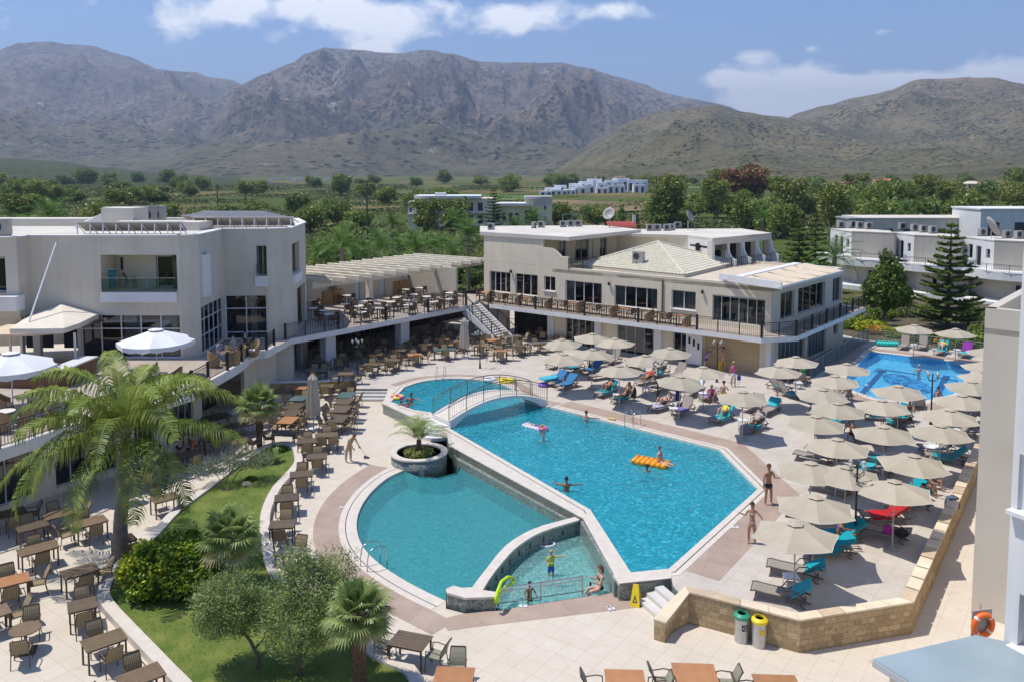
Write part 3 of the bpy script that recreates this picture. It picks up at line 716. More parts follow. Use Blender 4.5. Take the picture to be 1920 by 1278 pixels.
mb=MB()
def fl(px,py): q=G(px,py,-.5);return Vector((q.x,q.y,-.475))
def line(a,b,w_):
 a,b=fl(*a),fl(*b);d=(b-a).normalized();n_=Vector((-d.y,d.x,0))*w_/2
 mb.face([a+n_,b+n_,b-n_,a-n_])
line((1612,742),(1655,695),.38);line((1643,691),(1725,703),.30);line((1775,704),(1752,750),.42);line((1758,708),(1796,714),.35);line((1612,740),(1650,750),.3);line((1640,695),(1662,697),.5)
struct(mb.build('pool_floor_lines',M_MOSN))
def oval_mat():
 m=bpy.data.materials.new('broken navy mosaic');m.use_nodes=True;n=m.node_tree;b=n.nodes['Principled BSDF'];g=n.nodes.new('ShaderNodeNewGeometry')
 v=n.nodes.new('ShaderNodeTexNoise');v.inputs['Scale'].default_value=2.6;v.inputs['Detail'].default_value=3;v.inputs['Distortion'].default_value=1;n.links.new(g.outputs['Position'],v.inputs['Vector'])
 r=n.nodes.new('ShaderNodeValToRGB');r.color_ramp.elements[0].position=.44;r.color_ramp.elements[1].position=.52;r.color_ramp.elements[0].color=(.012,.05,.28,1);r.color_ramp.elements[1].color=(.05,.38,.70,1)
 n.links.new(v.outputs[0],r.inputs[0]);n.links.new(r.outputs[0],b.inputs['Base Color']);return m
c=fl(1700,718);ax=(fl(1745,728)-c);ay=(fl(1693,702)-c)
mb=MB();pts=[c+ax*cos(k*pi/16)*1.05+ay*sin(k*pi/16)*.9+Vector((0,0,.012)) for k in range(32)]
if (pts[1]-pts[0]).cross(pts[2]-pts[1]).z<0: pts.reverse()
mb.face(pts);struct(mb.build('pool_floor_oval',oval_mat()))
# walls with openings
def onwall(p0,p1,px,py):
 """(distance along the wall, height) where the photograph's pixel meets the upright plane p0-p1"""
 v=((px-960)/F,1,-(py-PYC)/F);c,s=cos(PIT),sin(PIT)
 r=Vector((v[0],v[1]*c+v[2]*s,-v[1]*s+v[2]*c))
 d=Vector((p1[0]-p0[0],p1[1]-p0[1]));L=d.length;d/=L;n=Vector((-d.y,d.x))
 t=(p0[0]*n.x+p0[1]*n.y)/(r.x*n.x+r.y*n.y)
 q=Vector((r.x*t-p0[0],r.y*t-p0[1]))
 return q.dot(d),CH+r.z*t
M_GLASS=bpy.data.materials.new('window glass');M_GLASS.use_nodes=True
def _glass(m,tint,fac,ior=1.6):
 n=m.node_tree;n.nodes.remove(n.nodes['Principled BSDF']);out=n.nodes['Material Output']
 tr=n.nodes.new('ShaderNodeBsdfTransparent');tr.inputs[0].default_value=(*tint,1)
 gl=n.nodes.new('ShaderNodeBsdfGlossy');gl.inputs['Roughness'].default_value=.02;gl.inputs[0].default_value=(.9,.95,1,1)
 fr=n.nodes.new('ShaderNodeFresnel');fr.inputs['IOR'].default_value=ior
 m2=n.nodes.new('ShaderNodeMixShader');n.links.new(fr.outputs[0],m2.inputs[0]);n.links.new(tr.outputs[0],m2.inputs[1]);n.links.new(gl.outputs[0],m2.inputs[2]);n.links.new(m2.outputs[0],out.inputs[0])
_glass(M_GLASS,(.52,.57,.58),0,1.8)
M_CLEAR=bpy.data.materials.new('clear glass');M_CLEAR.use_nodes=True;_glass(M_CLEAR,(.80,.88,.90),0,1.5)
def wall(parent,p0,p1,z0,z1,ops=(),m=M_CREAM,th=.25,name='wall',z1b=None):
 """p0 left, p1 right seen from outside; ops: dict(s0,s1,z0,z1, kind, n, ...)"""
 p0=Vector((p0[0],p0[1]));p1=Vector((p1[0],p1[1]));d=(p1-p0);L=d.length;d/=L;nn=Vector((d.y,-d.x))
 def P(s,z,dep=0.0): q=p0+d*s-nn*dep;return (q.x,q.y,z)
 S=sorted(set([0,L]+[max(0,min(L,o['s0'])) for o in ops]+[max(0,min(L,o['s1'])) for o in ops]))
 Z=sorted(set([z0,z1]+[max(z0,min(z1,o['z0'])) for o in ops]+[max(z0,min(z1,o['z1'])) for o in ops]))
 mb=MB()
 for i in range(len(S)-1):
  for j in range(len(Z)-1):
   sm,zm=(S[i]+S[i+1])/2,(Z[j]+Z[j+1])/2
   if S[i+1]-S[i]<1e-4 or Z[j+1]-Z[j]<1e-4: continue
   if any(o['s0']<sm<o['s1'] and o['z0']<zm<o['z1'] for o in ops): continue
   mb.face([P(S[i],Z[j]),P(S[i+1],Z[j]),P(S[i+1],Z[j+1]),P(S[i],Z[j+1])])
   mb.face([P(S[i],Z[j],th),P(S[i],Z[j+1],th),P(S[i+1],Z[j+1],th),P(S[i+1],Z[j],th)])
 mb.face([P(0,z1),P(L,z1),P(L,z1,th),P(0,z1,th)])
 mb.face([P(0,z0),P(0,z1),P(0,z1,th),P(0,z0,th)]);mb.face([P(L,z0),P(L,z0,th),P(L,z1,th),P(L,z1)])
 for o in ops:
  a,b,c,e=max(0,o['s0']),min(L,o['s1']),o['z0'],o['z1']
  for q in ((P(a,c),P(a,c,th),P(a,e,th),P(a,e)),(P(b,c),P(b,e),P(b,e,th),P(b,c,th)),(P(a,e),P(a,e,th),P(b,e,th),P(b,e)),(P(a,c),P(b,c),P(b,c,th),P(a,c,th))):
   mb.face(q)
 ob=mb.build(name,m,parent)
 for o in ops:
  k=o.get('kind','win')
  if k=='hole': continue
  a,b,c,e=o['s0'],o['s1'],o['z0'],o['z1'];dep=o.get('dep',th*.6)
  if k=='win':
   fr=MB();f=o.get('f',.06);n=o.get('n',2)
   def fb(sa,sb,za,zb,pr=0.0):
    fr.hexa([P(sa,za,dep-.03-pr),P(sb,za,dep-.03-pr),P(sb,za,dep+.04),P(sa,za,dep+.04),P(sa,zb,dep-.03-pr),P(sb,zb,dep-.03-pr),P(sb,zb,dep+.04),P(sa,zb,dep+.04)])
   fb(a,b,c,c+f);fb(a,b,e-f,e);
   for i in range(n+1):
    x=a+(b-a)*i/n;x=min(max(x,a+f/2),b-f/2);fb(x-f/2,x+f/2,c+f,e-f)
   for tz in o.get('tr',()): fb(a+f,b-f,tz-f/2,tz+f/2,.004)
   if o.get('sill'):
    fr.hexa([P(a-.08,c-.06,-.1),P(b+.08,c-.06,-.1),P(b+.08,c-.06,.1),P(a-.08,c-.06,.1),P(a-.08,c-.003,-.1),P(b+.08,c-.003,-.1),P(b+.08,c-.003,.1),P(a-.08,c-.003,.1)])
   fo=fr.build('window',o.get('fm',M_ALU),parent)
   g=MB();g.face([P(a+.02,c+.02,dep+.012),P(b-.02,c+.02,dep+.012),P(b-.02,e-.02,dep+.012),P(a+.02,e-.02,dep+.012)])
   g.build('pane',M_GLASS,fo)
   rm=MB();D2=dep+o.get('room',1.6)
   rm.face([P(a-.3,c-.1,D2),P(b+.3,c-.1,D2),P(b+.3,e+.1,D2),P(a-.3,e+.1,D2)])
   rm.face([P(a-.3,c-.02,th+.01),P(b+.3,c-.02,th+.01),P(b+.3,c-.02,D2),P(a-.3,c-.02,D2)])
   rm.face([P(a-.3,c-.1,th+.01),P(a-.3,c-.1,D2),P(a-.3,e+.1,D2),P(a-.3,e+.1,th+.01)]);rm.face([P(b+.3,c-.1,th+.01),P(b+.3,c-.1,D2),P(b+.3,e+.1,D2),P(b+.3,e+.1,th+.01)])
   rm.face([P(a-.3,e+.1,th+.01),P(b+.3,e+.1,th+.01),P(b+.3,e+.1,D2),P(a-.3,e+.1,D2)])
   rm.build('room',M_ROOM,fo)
   cs=o.get('cur',())
   if cs:
    for (u0,u1) in cs:
     cu=MB()
     sa,sb=a+(b-a)*u0,a+(b-a)*u1;nf=max(4,int((sb-sa)/.09))
     for i in range(nf):
      x0_,x1_=sa+(sb-sa)*i/nf,sa+(sb-sa)*(i+1)/nf;w0=.08*(i % 2);w1=.08*((i+1) % 2)
      cu.face([P(x0_,c+.04,dep+.16+w0),P(x1_,c+.04,dep+.16+w1),P(x1_,e-.04,dep+.16+w1),P(x0_,e-.04,dep+.16+w0)])
     cu.build('curtain',M_CURT,fo)
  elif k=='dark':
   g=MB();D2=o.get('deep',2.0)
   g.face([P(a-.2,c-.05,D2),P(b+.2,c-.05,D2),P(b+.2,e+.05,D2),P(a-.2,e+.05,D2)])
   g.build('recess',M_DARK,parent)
 return ob
def opx(p0,p1,x0,y0,x1,y1,**k):
 """opening from its four pixel edges: left, top (at left), right, bottom (at right)"""
 s0,z1=onwall(p0,p1,x0,y0);s1,z0=onwall(p0,p1,x1,y1)
 return dict(s0=s0,s1=s1,z0=z0,z1=z1,**k)
def railing(name,label,pts,z,h=1.0,m=M_DARKM,parent=None,sp=.14,post=1.6,bars=True,rails=None,cat='railing',th=.022,group=None,thick_posts=0):
 """open railing along a 3D or 2D line"""
 P=[Vector((p[0],p[1],p[2] if len(p)>2 else z)) for p in pts]
 t=parent or thing(name,label,cat,group=group)
 mr=MB();mp_=MB();mbb=MB();up=Vector((0,0,1))
 for a,b in zip(P,P[1:]):
  mr.bar(a+up*h,b+up*h,.05,.04)
  for rz_ in (rails if rails is not None else (.1,h-.12)): mr.bar(a+up*rz_,b+up*rz_,.03,.025)
  L=(b-a).length;n=max(1,round(L/post))
  for i in range(n+1):
   q=a+(b-a)*i/n
   mp_=MB();mp_.box(q+up*h/2,(.05,.05,h+.03),atan2((b-a).y,(b-a).x));mp_.build('post',m,t)
  if thick_posts:
   k=max(1,round(L/thick_posts))
   for i in range(k+1):
    q=a+(b-a)*i/k;mp_=MB();mp_.box(q+up*(h/2+.04),(.13,.13,h+.1),atan2((b-a).y,(b-a).x));mp_.build('post',m,t)
  if bars:
   n=max(1,round(L/sp));lo=.1;hi=h-.12
   for i in range(1,n):
    q=a+(b-a)*i/n;mbb.box(q+up*(lo+hi)/2,(th*.8,th*.8,hi-lo),atan2((b-a).y,(b-a).x))
 mr.build('rail',m,t);
 if mbb.v: mbb.build('balusters',m,t)
 return t
M_BRP=mat('brown pipe',(.16,.11,.07),.6)
# middle building (restaurant)
Z2=2.9
MA,MBc=Vector((-2.5,73.3)),Vector((18.1,57.2))
MC=Vector((27.5,68.2))
dm=(MBc-MA).normalized();nm=Vector((dm.y,-dm.x));ds=(MC-MBc).normalized();ns=Vector((ds.y,-ds.x))
mid=thing('restaurant_building','two storey cream restaurant building with a terrace and a pale hipped tile roof','building')
ZP=6.2
M0=MA+dm*7.45
WF=dict(n=4,fm=M_ALU)
ops=[opx(MA,MBc,918,507,957,550,n=4,cur=((0,.18),)),opx(MA,MBc,966,512,1008,556,n=3,cur=((.85,1),)),opx(MA,MBc,1020,516,1041,547,n=2,sill=1),
  opx(MA,MBc,1060,525,1128,572,n=4,cur=((0,.2),(.9,1))),opx(MA,MBc,1152,534,1232,582,n=4,cur=((0,.22),(.82,1))),opx(MA,MBc,1259,543,1304,583,n=2,cur=((0,1),),sill=1),
  opx(MA,MBc,1336,552,1434,612,n=6,tr=(5.1,),cur=((0,.1),),fm=M_FRGREY)]
for o in ops:
 if o['z0']<3.25: o['z0']=2.93
 o['z1']=min(o['z1'],5.35)
wall(mid,MA,MBc,Z2,ZP,ops,M_CREAM)
ZU=8.75
q0=onwall(MA,MBc,1018,443)[0];q1=onwall(MA,MBc,1065,480)[0]
U1=MA+dm*q0;U2=MA+dm*q1
ops=[opx(MBc,MC,1464,559,1489,600,n=2,fm=M_FRGREY),opx(MBc,MC,1497,546,1546,590,n=4,fm=M_FRGREY),opx(MBc,MC,1562,527,1577,570,n=2,fm=M_FRGREY)]
for o in ops: o['z0']=3.5;o['z1']=5.45;o['dep']=.2
wall(mid,MBc,MC,Z2,ZP,ops,M_GREY,th=.35)
GA=MA-nm*.0;gi=1.1
g0,g1=MA+nm*.9,MBc+nm*.9+dm*.4
def gf(x0,y0,x1,y1,**k): return opx(g0,g1,x0,y0,x1,y1,**k)
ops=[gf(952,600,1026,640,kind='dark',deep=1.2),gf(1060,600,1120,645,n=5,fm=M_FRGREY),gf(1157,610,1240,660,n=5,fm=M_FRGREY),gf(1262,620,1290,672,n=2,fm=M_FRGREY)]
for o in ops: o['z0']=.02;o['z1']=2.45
gw=wall(mid,g0,g1,0,2.55,ops,M_CREAM,name='ground_floor_wall',th=.3)
sa=onwall(g0,g1,1322,650)[0];sb=onwall(g0,g1,1424,650)[0]
pa,pb=g0+dm*sa+nm*.03,g0+dm*sb+nm*.03
def clad_mat():
 m=bpy.data.materials.new('honey travertine');m.use_nodes=True;n=m.node_tree;b=n.nodes['Principled BSDF'];b.inputs['Roughness'].default_value=.8
 uv=n.nodes.new('ShaderNodeUVMap');br=n.nodes.new('ShaderNodeTexBrick');br.inputs['Scale'].default_value=1;br.inputs['Brick Width'].default_value=.9;br.inputs['Row Height'].default_value=.3;br.inputs['Mortar Size'].default_value=.006
 br.inputs['Color1'].default_value=(.50,.38,.22,1);br.inputs['Color2'].default_value=(.44,.32,.18,1);br.inputs['Mortar'].default_value=(.30,.22,.13,1)
 n.links.new(uv.outputs[0],br.inputs['Vector']);n.links.new(br.outputs[0],b.inputs['Base Color']);return m
M_TRAV=clad_mat()
uvwall([tuple(pa),tuple(pb),tuple(pb-nm*.02),tuple(pa-nm*.02)],0.01,2.54,'stone_cladding',M_TRAV,mid)
sa=onwall(g0,g1,1290,650)[0];sb=onwall(g0,g1,1320,650)[0]
P0=g0+dm*sa+nm*.35;P1=g0+dm*sb+nm*.35
dr=thing('white_kiosk_door','white tall double door box with three slots beside the honey stone wall','door',(0,0,0))
mb=MB();mb.prism([tuple(P0),tuple(P1),tuple(P1-nm*.6),tuple(P0-nm*.6)],.12,2.5);mb.build('panel',M_WHITE,dr)
mb=MB()
for k,(u,zc) in enumerate(((.22,1.85),(.5,1.7),(.78,1.5))):
 q=P0+(P1-P0)*u+nm*.01;mb.box((q.x,q.y,zc),(.16,.02,.5),atan2(dm.y,dm.x))
mb.build('slots',M_DARK,dr)
for px,py in ((1035,645),(1123,655),(1235,668)):
 c=G(px,py,0)
 q=g0+dm*onwall(g0,g1,px,py)[0]+nm*.25
 mb=MB();mb.prism([tuple(q-dm*.3),tuple(q+dm*.3),tuple(q+dm*.3-nm*.4),tuple(q-dm*.3-nm*.4)],0,2.54);mb.build('column',M_WHITE,mid)
q=g1+dm*.02
mb=MB();mb.prism([tuple(q-dm*.35+nm*.05),tuple(q+nm*.05),tuple(q-nm*.5),tuple(q-dm*.35-nm*.5)],0,2.54);mb.build('column',M_WHITE,mid)
s0_,s1_=g1,g1+ds*14.5
ops=[dict(s0=1.3,s1=6.2,z0=.02,z1=2.45,n=6,fm=M_FRGREY,cur=((0,1),)),dict(s0=6.8,s1=10.6,z0=.02,z1=2.45,n=6,fm=M_FRGREY,cur=((0,1),)),dict(s0=12.2,s1=13.3,z0=1.0,z1=2.2,n=2,fm=M_FRGREY)]
wall(mid,s0_,s1_,0,2.55,ops,M_CREAM,name='ground_floor_wall',th=.3)
slabA=XY(GL([(918,570),(1427,634),(1496,630),(1623,576)],Z2))
E0=[slabA[0],slabA[1],slabA[2],slabA[3]]
back=[tuple(MC+ds*3+Vector((0,2))),tuple(MA-nm*2+Vector((0,8)))]
slab=E0+[(slabA[3][0]-2.6,slabA[3][1]+2.4)]+[tuple(MC-ns*.3),tuple(MBc-ns*.5-nm*.5),tuple(MA-nm*.5)]
mb=MB();mb.prism([tuple(p) for p in slab],2.56,Z2,m=0,mside=1);mb.build('terrace_slab',[M_TERR,M_WHITE],mid)
railing('terrace_railing','black iron railing along the restaurant terrace edge',[(p[0],p[1]) for p in offline(E0,-.12)][0:2],Z2,1.0,thick_posts=5.2)
railing('terrace_railing','black iron railing round the terrace corner and along its right side',[(p[0],p[1]) for p in offline(E0,-.12)][1:4],Z2,1.0,thick_posts=3.4)
mb=MB()
rb=[tuple(M0),tuple(MBc),tuple(MC),tuple(MC-dm*20.5),tuple(M0+ds*11-dm*0)]
mb.prism(rb,5.75,6.02);mb.build('roof',mat('roof tiles buff',(.60,.50,.38),.85,.12,.5,.1,12,coord='w'),mid)
wall(mid,MC,MC-dm*20.5,0,ZP,(),M_CREAM,name='back_wall')
for px,py in ((959,508),(1143,531),(1318,546)):
 s_,z_=onwall(MA,MBc,px,py);q=MA+dm*s_+nm*.12;mb=MB();mb.lathe([(.001,-.2),(.09,-.14),(.11,.05),(.001,.14)],(q.x,q.y,z_),10);mb.build('wall_lantern',M_DARKM,mid)
for px in (1243,):
 s_,z_=onwall(MA,MBc,px,530);q=MA+dm*s_+nm*.06;mb=MB();mb.tube([(q.x,q.y,5.9),(q.x,q.y,2.95)],.06,6);mb.build('downpipe',M_BRP,mid)
hp=GL([(1086,497),(1283,516),(1379,493),(1190,480)],6.25)
hc=G(1231,460,8.0)
hc=(hp[0]+hp[1]+hp[2]+hp[3])/4
apx=Vector((hc.x,hc.y,8.1))
def tile_mat():
 m=bpy.data.materials.new('roof tile');m.use_nodes=True;n=m.node_tree;b=n.nodes['Principled BSDF'];b.inputs['Roughness'].default_value=.8
 nz=n.nodes.new('ShaderNodeTexNoise');nz.inputs['Scale'].default_value=3;nz.inputs['Detail'].default_value=5;g=n.nodes.new('ShaderNodeNewGeometry');n.links.new(g.outputs['Position'],nz.inputs['Vector'])
 r=n.nodes.new('ShaderNodeValToRGB');r.color_ramp.elements[0].position=.3;r.color_ramp.elements[1].position=.7;r.color_ramp.elements[0].color=(.56,.51,.38,1);r.color_ramp.elements[1].color=(.68,.64,.51,1)
 n.links.new(nz.outputs[0],r.inputs[0]);n.links.new(r.outputs[0],b.inputs['Base Color']);return m
M_TILE=tile_mat()
ct4=[(hp[0]+hp[1])/2]
mb=MB()
for i in range(4):
 a,b=hp[i].copy(),hp[(i+1) % 4].copy()
 if i in (0,1,2,3):
  L=(b-a).length;n=int(L/.27);rise=12
  e=(b-a)/L;mdl=(a+b)/2;dn_=(apx-mdl);nrm=e.cross(dn_).normalized()
  if nrm.z<0: nrm=-nrm
  for k in range(n):
   for half in range(2):
    pass
  for k in range(n*4):
   u0,u1=k/(n*4),(k+1)/(n*4)
   f0=1-abs(2*u0-1);f1=1-abs(2*u1-1)
   w0=[0,.05,.07,.05][k % 4];w1=[0,.05,.07,.05][(k+1) % 4]
   rows=16
   x0=a+(b-a)*u0;x1=a+(b-a)*u1
   for r_ in range(rows):
    t0,t1=r_/rows,(r_+1)/rows
    A0,B0=min(t0,f0),min(t0,f1);A1,B1=min(t1,f0),min(t1,f1)
    if A1<=A0 and B1<=B0: continue
    d1=.035
    up_=dn_
    pts=[x0+up_*A0+nrm*(w0+d1),x1+up_*B0+nrm*(w1+d1),x1+up_*B1+nrm*w1,x0+up_*A1+nrm*w0]
    mb.face(pts)
    if A0<f0: mb.face([x0+up_*A0+nrm*(w0-.02),x1+up_*B0+nrm*(w1-.02),x1+up_*B0+nrm*(w1+d1),x0+up_*A0+nrm*(w0+d1)])
mb.build('tiled_roof',M_TILE,mid)
mb=MB()
for i in range(4): mb.tube([hp[i]+Vector((0,0,.06)),apx+Vector((0,0,.08))],.1,8)
mb.build('ridge_tiles',M_TILE,mid)
mb=MB();mb.prism([tuple(p[:2]) for p in hp],6.02,6.24);mb.build('eaves',M_SHWALL,mid)
pr=GL([(1349,519),(1466,536),(1584,508),(1500,492)],6.5)
mb=MB()
cp=GL([(1380,523),(1462,537),(1580,507),(1510,493)],6.45)
n=5
for k in range(n):
 u0,u1=k/n+.01,(k+1)/n-.01
 L0=cp[0]+(cp[3]-cp[0])*u0;L1=cp[0]+(cp[3]-cp[0])*u1;R0=cp[1]+(cp[2]-cp[1])*u0;R1=cp[1]+(cp[2]-cp[1])*u1
 for j in range(4):
  v0,v1=j/4,(j+1)/4;s_=[0,-.05,-.07,-.05,0]
  a=L0+(R0-L0)*v0;b=L0+(R0-L0)*v1;c=L1+(R1-L1)*v1;d=L1+(R1-L1)*v0
  a.z+=s_[j];d.z+=s_[j];b.z+=s_[j+1];c.z+=s_[j+1]
  mb.face([a,b,c,d]);
mb.build('canvas',mat('cream canvas',(.66,.54,.38),.9,.08,2,coord='w'),mid)
mb=MB()
for a,b in ((cp[0],cp[1]),(cp[1],cp[2]),(cp[2],cp[3]),(cp[3],cp[0])): mb.bar(a+Vector((0,0,-.1)),b+Vector((0,0,-.1)),.12,.16)
for k in range(1,n):
 u=k/n;mb.bar(cp[0]+(cp[3]-cp[0])*u+Vector((0,0,-.12)),cp[1]+(cp[2]-cp[1])*u+Vector((0,0,-.12)),.08,.12)
mb.bar(pr[0],pr[1]+(pr[0]-pr[1])*.0,.1,.5)
mb.bar(cp[0]+Vector((-.6,.1,-.05)),cp[3]+Vector((-.6,.1,-.05)),.7,.12)
mb.build('pergola_frame',M_WHITE,mid)
# upper hotel block
upb=thing('upper_room_block','cream upper storey with four balconies behind low curved white dividers','building')
u0=MA;u1=MA+dm*q0
back_dir=(G(1200,430,ZU).xy-G(1065,444,ZU).xy).normalized()
RF=GL([(888,432),(1006,443),(1067,445),(1202,431),(1050,424)],ZU)
mb=MB();RF[0]=Vector((*(MA-dm*.35+nm*.12),ZU));RF[1]=Vector((*(MA+dm*q0+nm*.12),ZU));rp=XY(RF[:4])+[(RF[3].x-3,RF[3].y+6),(RF[0].x-.3,RF[0].y+7.5)]
mb.prism(rp,ZU-.3,ZU+.02);mb.build('roof',M_ROOF,upb)
wall(upb,tuple(MA),tuple(U1),ZP+.01,ZU-.3,(),M_CREAM)
mb=MB()
zz_=onwall(MA,MBc,1040,466)[1];ze=onwall(MA,MBc,1062,482)[1]
s2=onwall(MA,MBc,1036,466)[0];s3=onwall(MA,MBc,1052,481)[0]
def PW(s,z,dp): q=MA+dm*s-nm*dp;return (q.x,q.y,z)
prof=[(q0,ZP),(q1,ZP),(q1,ze),(s3,ze),((s2+s3)/2,(zz_+ze)/2+.08),(s2,zz_),(q0,zz_+.05)]
mb.face([PW(s,z,-.002) for s,z in prof]);mb.face([PW(s,z,.25) for s,z in reversed(prof)])
for i in range(len(prof)):
 a,b=prof[i],prof[(i+1) % len(prof)];mb.face([PW(*a,-.002),PW(*a,.25),PW(*b,.25),PW(*b,-.002)])
mb.build('stepped_parapet',M_CREAM,upb)
r0=Vector(RF[1][:2])+Vector((.3,1.9));r1=Vector(RF[3][:2])+Vector((-1.0,.6))
ops=[opx(r0,r1,1047,462,1061,481,n=2,fm=M_FRGREY),opx(r0,r1,1079,456,1104,476,n=2,fm=M_FRGREY),opx(r0,r1,1125,453,1138,470,n=2,fm=M_FRGREY),opx(r0,r1,1157,447,1176,466,n=2,fm=M_FRGREY)]
for o in ops: o['z0']=6.15;o['z1']=8.1
wall(upb,r0,r1,6.02,ZU-.3,ops,mat('yellow render',(.66,.57,.40),.85,.05,.6,coord='w'))
wall(upb,r1,r1+Vector((5,3)),6.02,ZU-.3,(),M_CREAM)
for (xa,ya,xb) in ((1094,488,1113),(1131,481,1150),(1168,474,1187)):
 f=G(xa+12,ya,6.1);f=Vector((f.x,f.y));dd=(f-r0);
 b_=r0+(r1-r0).normalized()*dd.dot((r1-r0).normalized());
 outv=(f-b_);L=outv.length;outv=outv.normalized() if L>.1 else Vector((.7,-.7));L=2.0
 pr_=[(0,6.02),(L,6.02),(L,6.75)]+[(L-L*.78*sin(k*pi/12),6.75+1.2*(1-cos(k*pi/12))) for k in range(1,7)]+[(0,7.95)]
 mb=MB();sd=Vector((-outv.y,outv.x))*.09
 A=[(b_+outv*s+sd,z) for s,z in pr_];B=[(b_+outv*s-sd,z) for s,z in pr_]
 mb.face([(p.x,p.y,z) for p,z in A]);mb.face([(p.x,p.y,z) for p,z in reversed(B)])
 for i in range(len(A)):
  j=(i+1) % len(A);mb.face([(A[i][0].x,A[i][0].y,A[i][1]),(B[i][0].x,B[i][0].y,B[i][1]),(B[j][0].x,B[j][0].y,B[j][1]),(A[j][0].x,A[j][0].y,A[j][1])])
 mb.build('balcony_divider',M_WHITE,upb)
bl0=MA+dm*(q1+.1);bl1=bl0+(r1-r0).normalized()*9
railing('balcony_railing','',[tuple(bl0),tuple(bl1)],6.05,.9,parent=upb,sp=.3)
# second room block
sb_=thing('second_room_block','grey white room block with five arched balcony fins on its right side','building')
ZB=8.5
B0,B1,B2,B3=[Vector(p[:2]) for p in GL([(1290,441),(1336,447),(1447,437),(1395,430)],ZB)]
mb=MB();mb.prism([tuple(B0),tuple(B1),tuple(B2),tuple(B3+Vector((0,1))),tuple(B0+Vector((-8,7))),tuple(B0+Vector((-6,2)))],ZB-.25,ZB);mb.build('roof',M_ROOF,sb_)
B00=B0+Vector((-6.2,3.2))
ops=[]
wall(sb_,B00,B0,2.9,ZB-.25,ops,M_CREAM)
ops=[opx(B0,B1,1293,457,1326,467,n=3,fm=M_FRGREY)]
wall(sb_,B0,B1,2.9,ZB-.25,ops,M_WHITE)
nb=4;d_=(B2-B1);L=d_.length;d_=d_.normalized();n_=Vector((d_.y,-d_.x))
ops=[dict(s0=L*(k+.12)/nb,s1=L*(k+.86)/nb,z0=6.0,z1=7.9,kind='dark',deep=1.8) for k in range(nb)]
wall(sb_,B1,B2,2.9,ZB-.25,ops,M_GREY,th=.5)
for k in range(nb):
 q=B1+d_*(L*(k+.95)/nb)
 mb=MB();prf=[(0,6.0),(.9,6.0),(.9,6.6)]+[(.9-.8*sin(j*pi/10),6.6+1.3*(1-cos(j*pi/10))) for j in range(1,6)]+[(0,7.9)]
 sd=d_*.12
 A=[(q+n_*s+sd,z) for s,z in prf];B=[(q+n_*s-sd,z) for s,z in prf]
 mb.face([(p.x,p.y,z) for p,z in A]);mb.face([(p.x,p.y,z) for p,z in reversed(B)])
 for i in range(len(A)):
  j=(i+1) % len(A);mb.face([(A[i][0].x,A[i][0].y,A[i][1]),(B[i][0].x,B[i][0].y,B[i][1]),(B[j][0].x,B[j][0].y,B[j][1]),(A[j][0].x,A[j][0].y,A[j][1])])
 mb.build('balcony_fin',M_WHITE,sb_)
mb=MB();mb.prism([tuple(B1+n_*.02),tuple(B2+n_*.02),tuple(B2+n_*.95),tuple(B1+n_*.95)],5.8,6.0);mb.build('balcony_slab',M_WHITE,sb_)
railing('r','',[tuple(B1+n_*.9),tuple(B2+n_*.9)],6.0,.8,parent=sb_,sp=.3)
# stairs from the terrace
M_STEPW=mat('pale stair stone',(.74,.70,.62),.6,.06,3,coord='w');st=thing('terrace_stairs','straight flight of pale stone stairs from the upper terrace to the pool deck','stairs')
tl,tr=G(882,570,Z2),G(917,570,Z2);bl_,br_=G(940,632,0),G(987,632,0)
top=Vector((-3.47,69.68,Z2));bot=Vector((-.24,67.0,0))
ns_=17;wdt=1.9
dd=Vector((bot.x-top.x,bot.y-top.y,0));run=dd.length;dd.normalize();sd=Vector((dd.y,-dd.x,0))*wdt/2
for k in range(ns_):
 mb=MB();a=top+dd*run*k/ns_;b=top+dd*run*(k+1)/ns_;zt=Z2*(1-(k+1)/(ns_+1));zb_=max(0,zt-.55)
 a.z=b.z=0
 mb.prism([tuple((a-sd)[:2]),tuple((a+sd)[:2]),tuple((b+sd)[:2]),tuple((b-sd)[:2])],zb_,zt)
 mb.build('step',M_STEPW,st)
mb=MB()
for s in (-1,1):
 a=top+sd*s*1.06;b=bot+sd*s*1.06;n_v=sd.normalized()*.06
 mb.hexa([(*(a-n_v)[:2],Z2-.75),(*(b-n_v)[:2],0),(*(b+n_v)[:2],0),(*(a+n_v)[:2],Z2-.75),(*(a-n_v)[:2],Z2),(*(b-n_v)[:2],.22),(*(b+n_v)[:2],.22),(*(a+n_v)[:2],Z2)])
mb.build('stringer',M_WHITE,st)
for s in (-1,1):
 a=top+sd*s*1.06;b=bot+sd*s*1.06
 railing('r','',[(a.x,a.y,Z2+.02),(b.x,b.y,.22)],0,1.0,parent=st,sp=.3,post=1.2,th=.02)
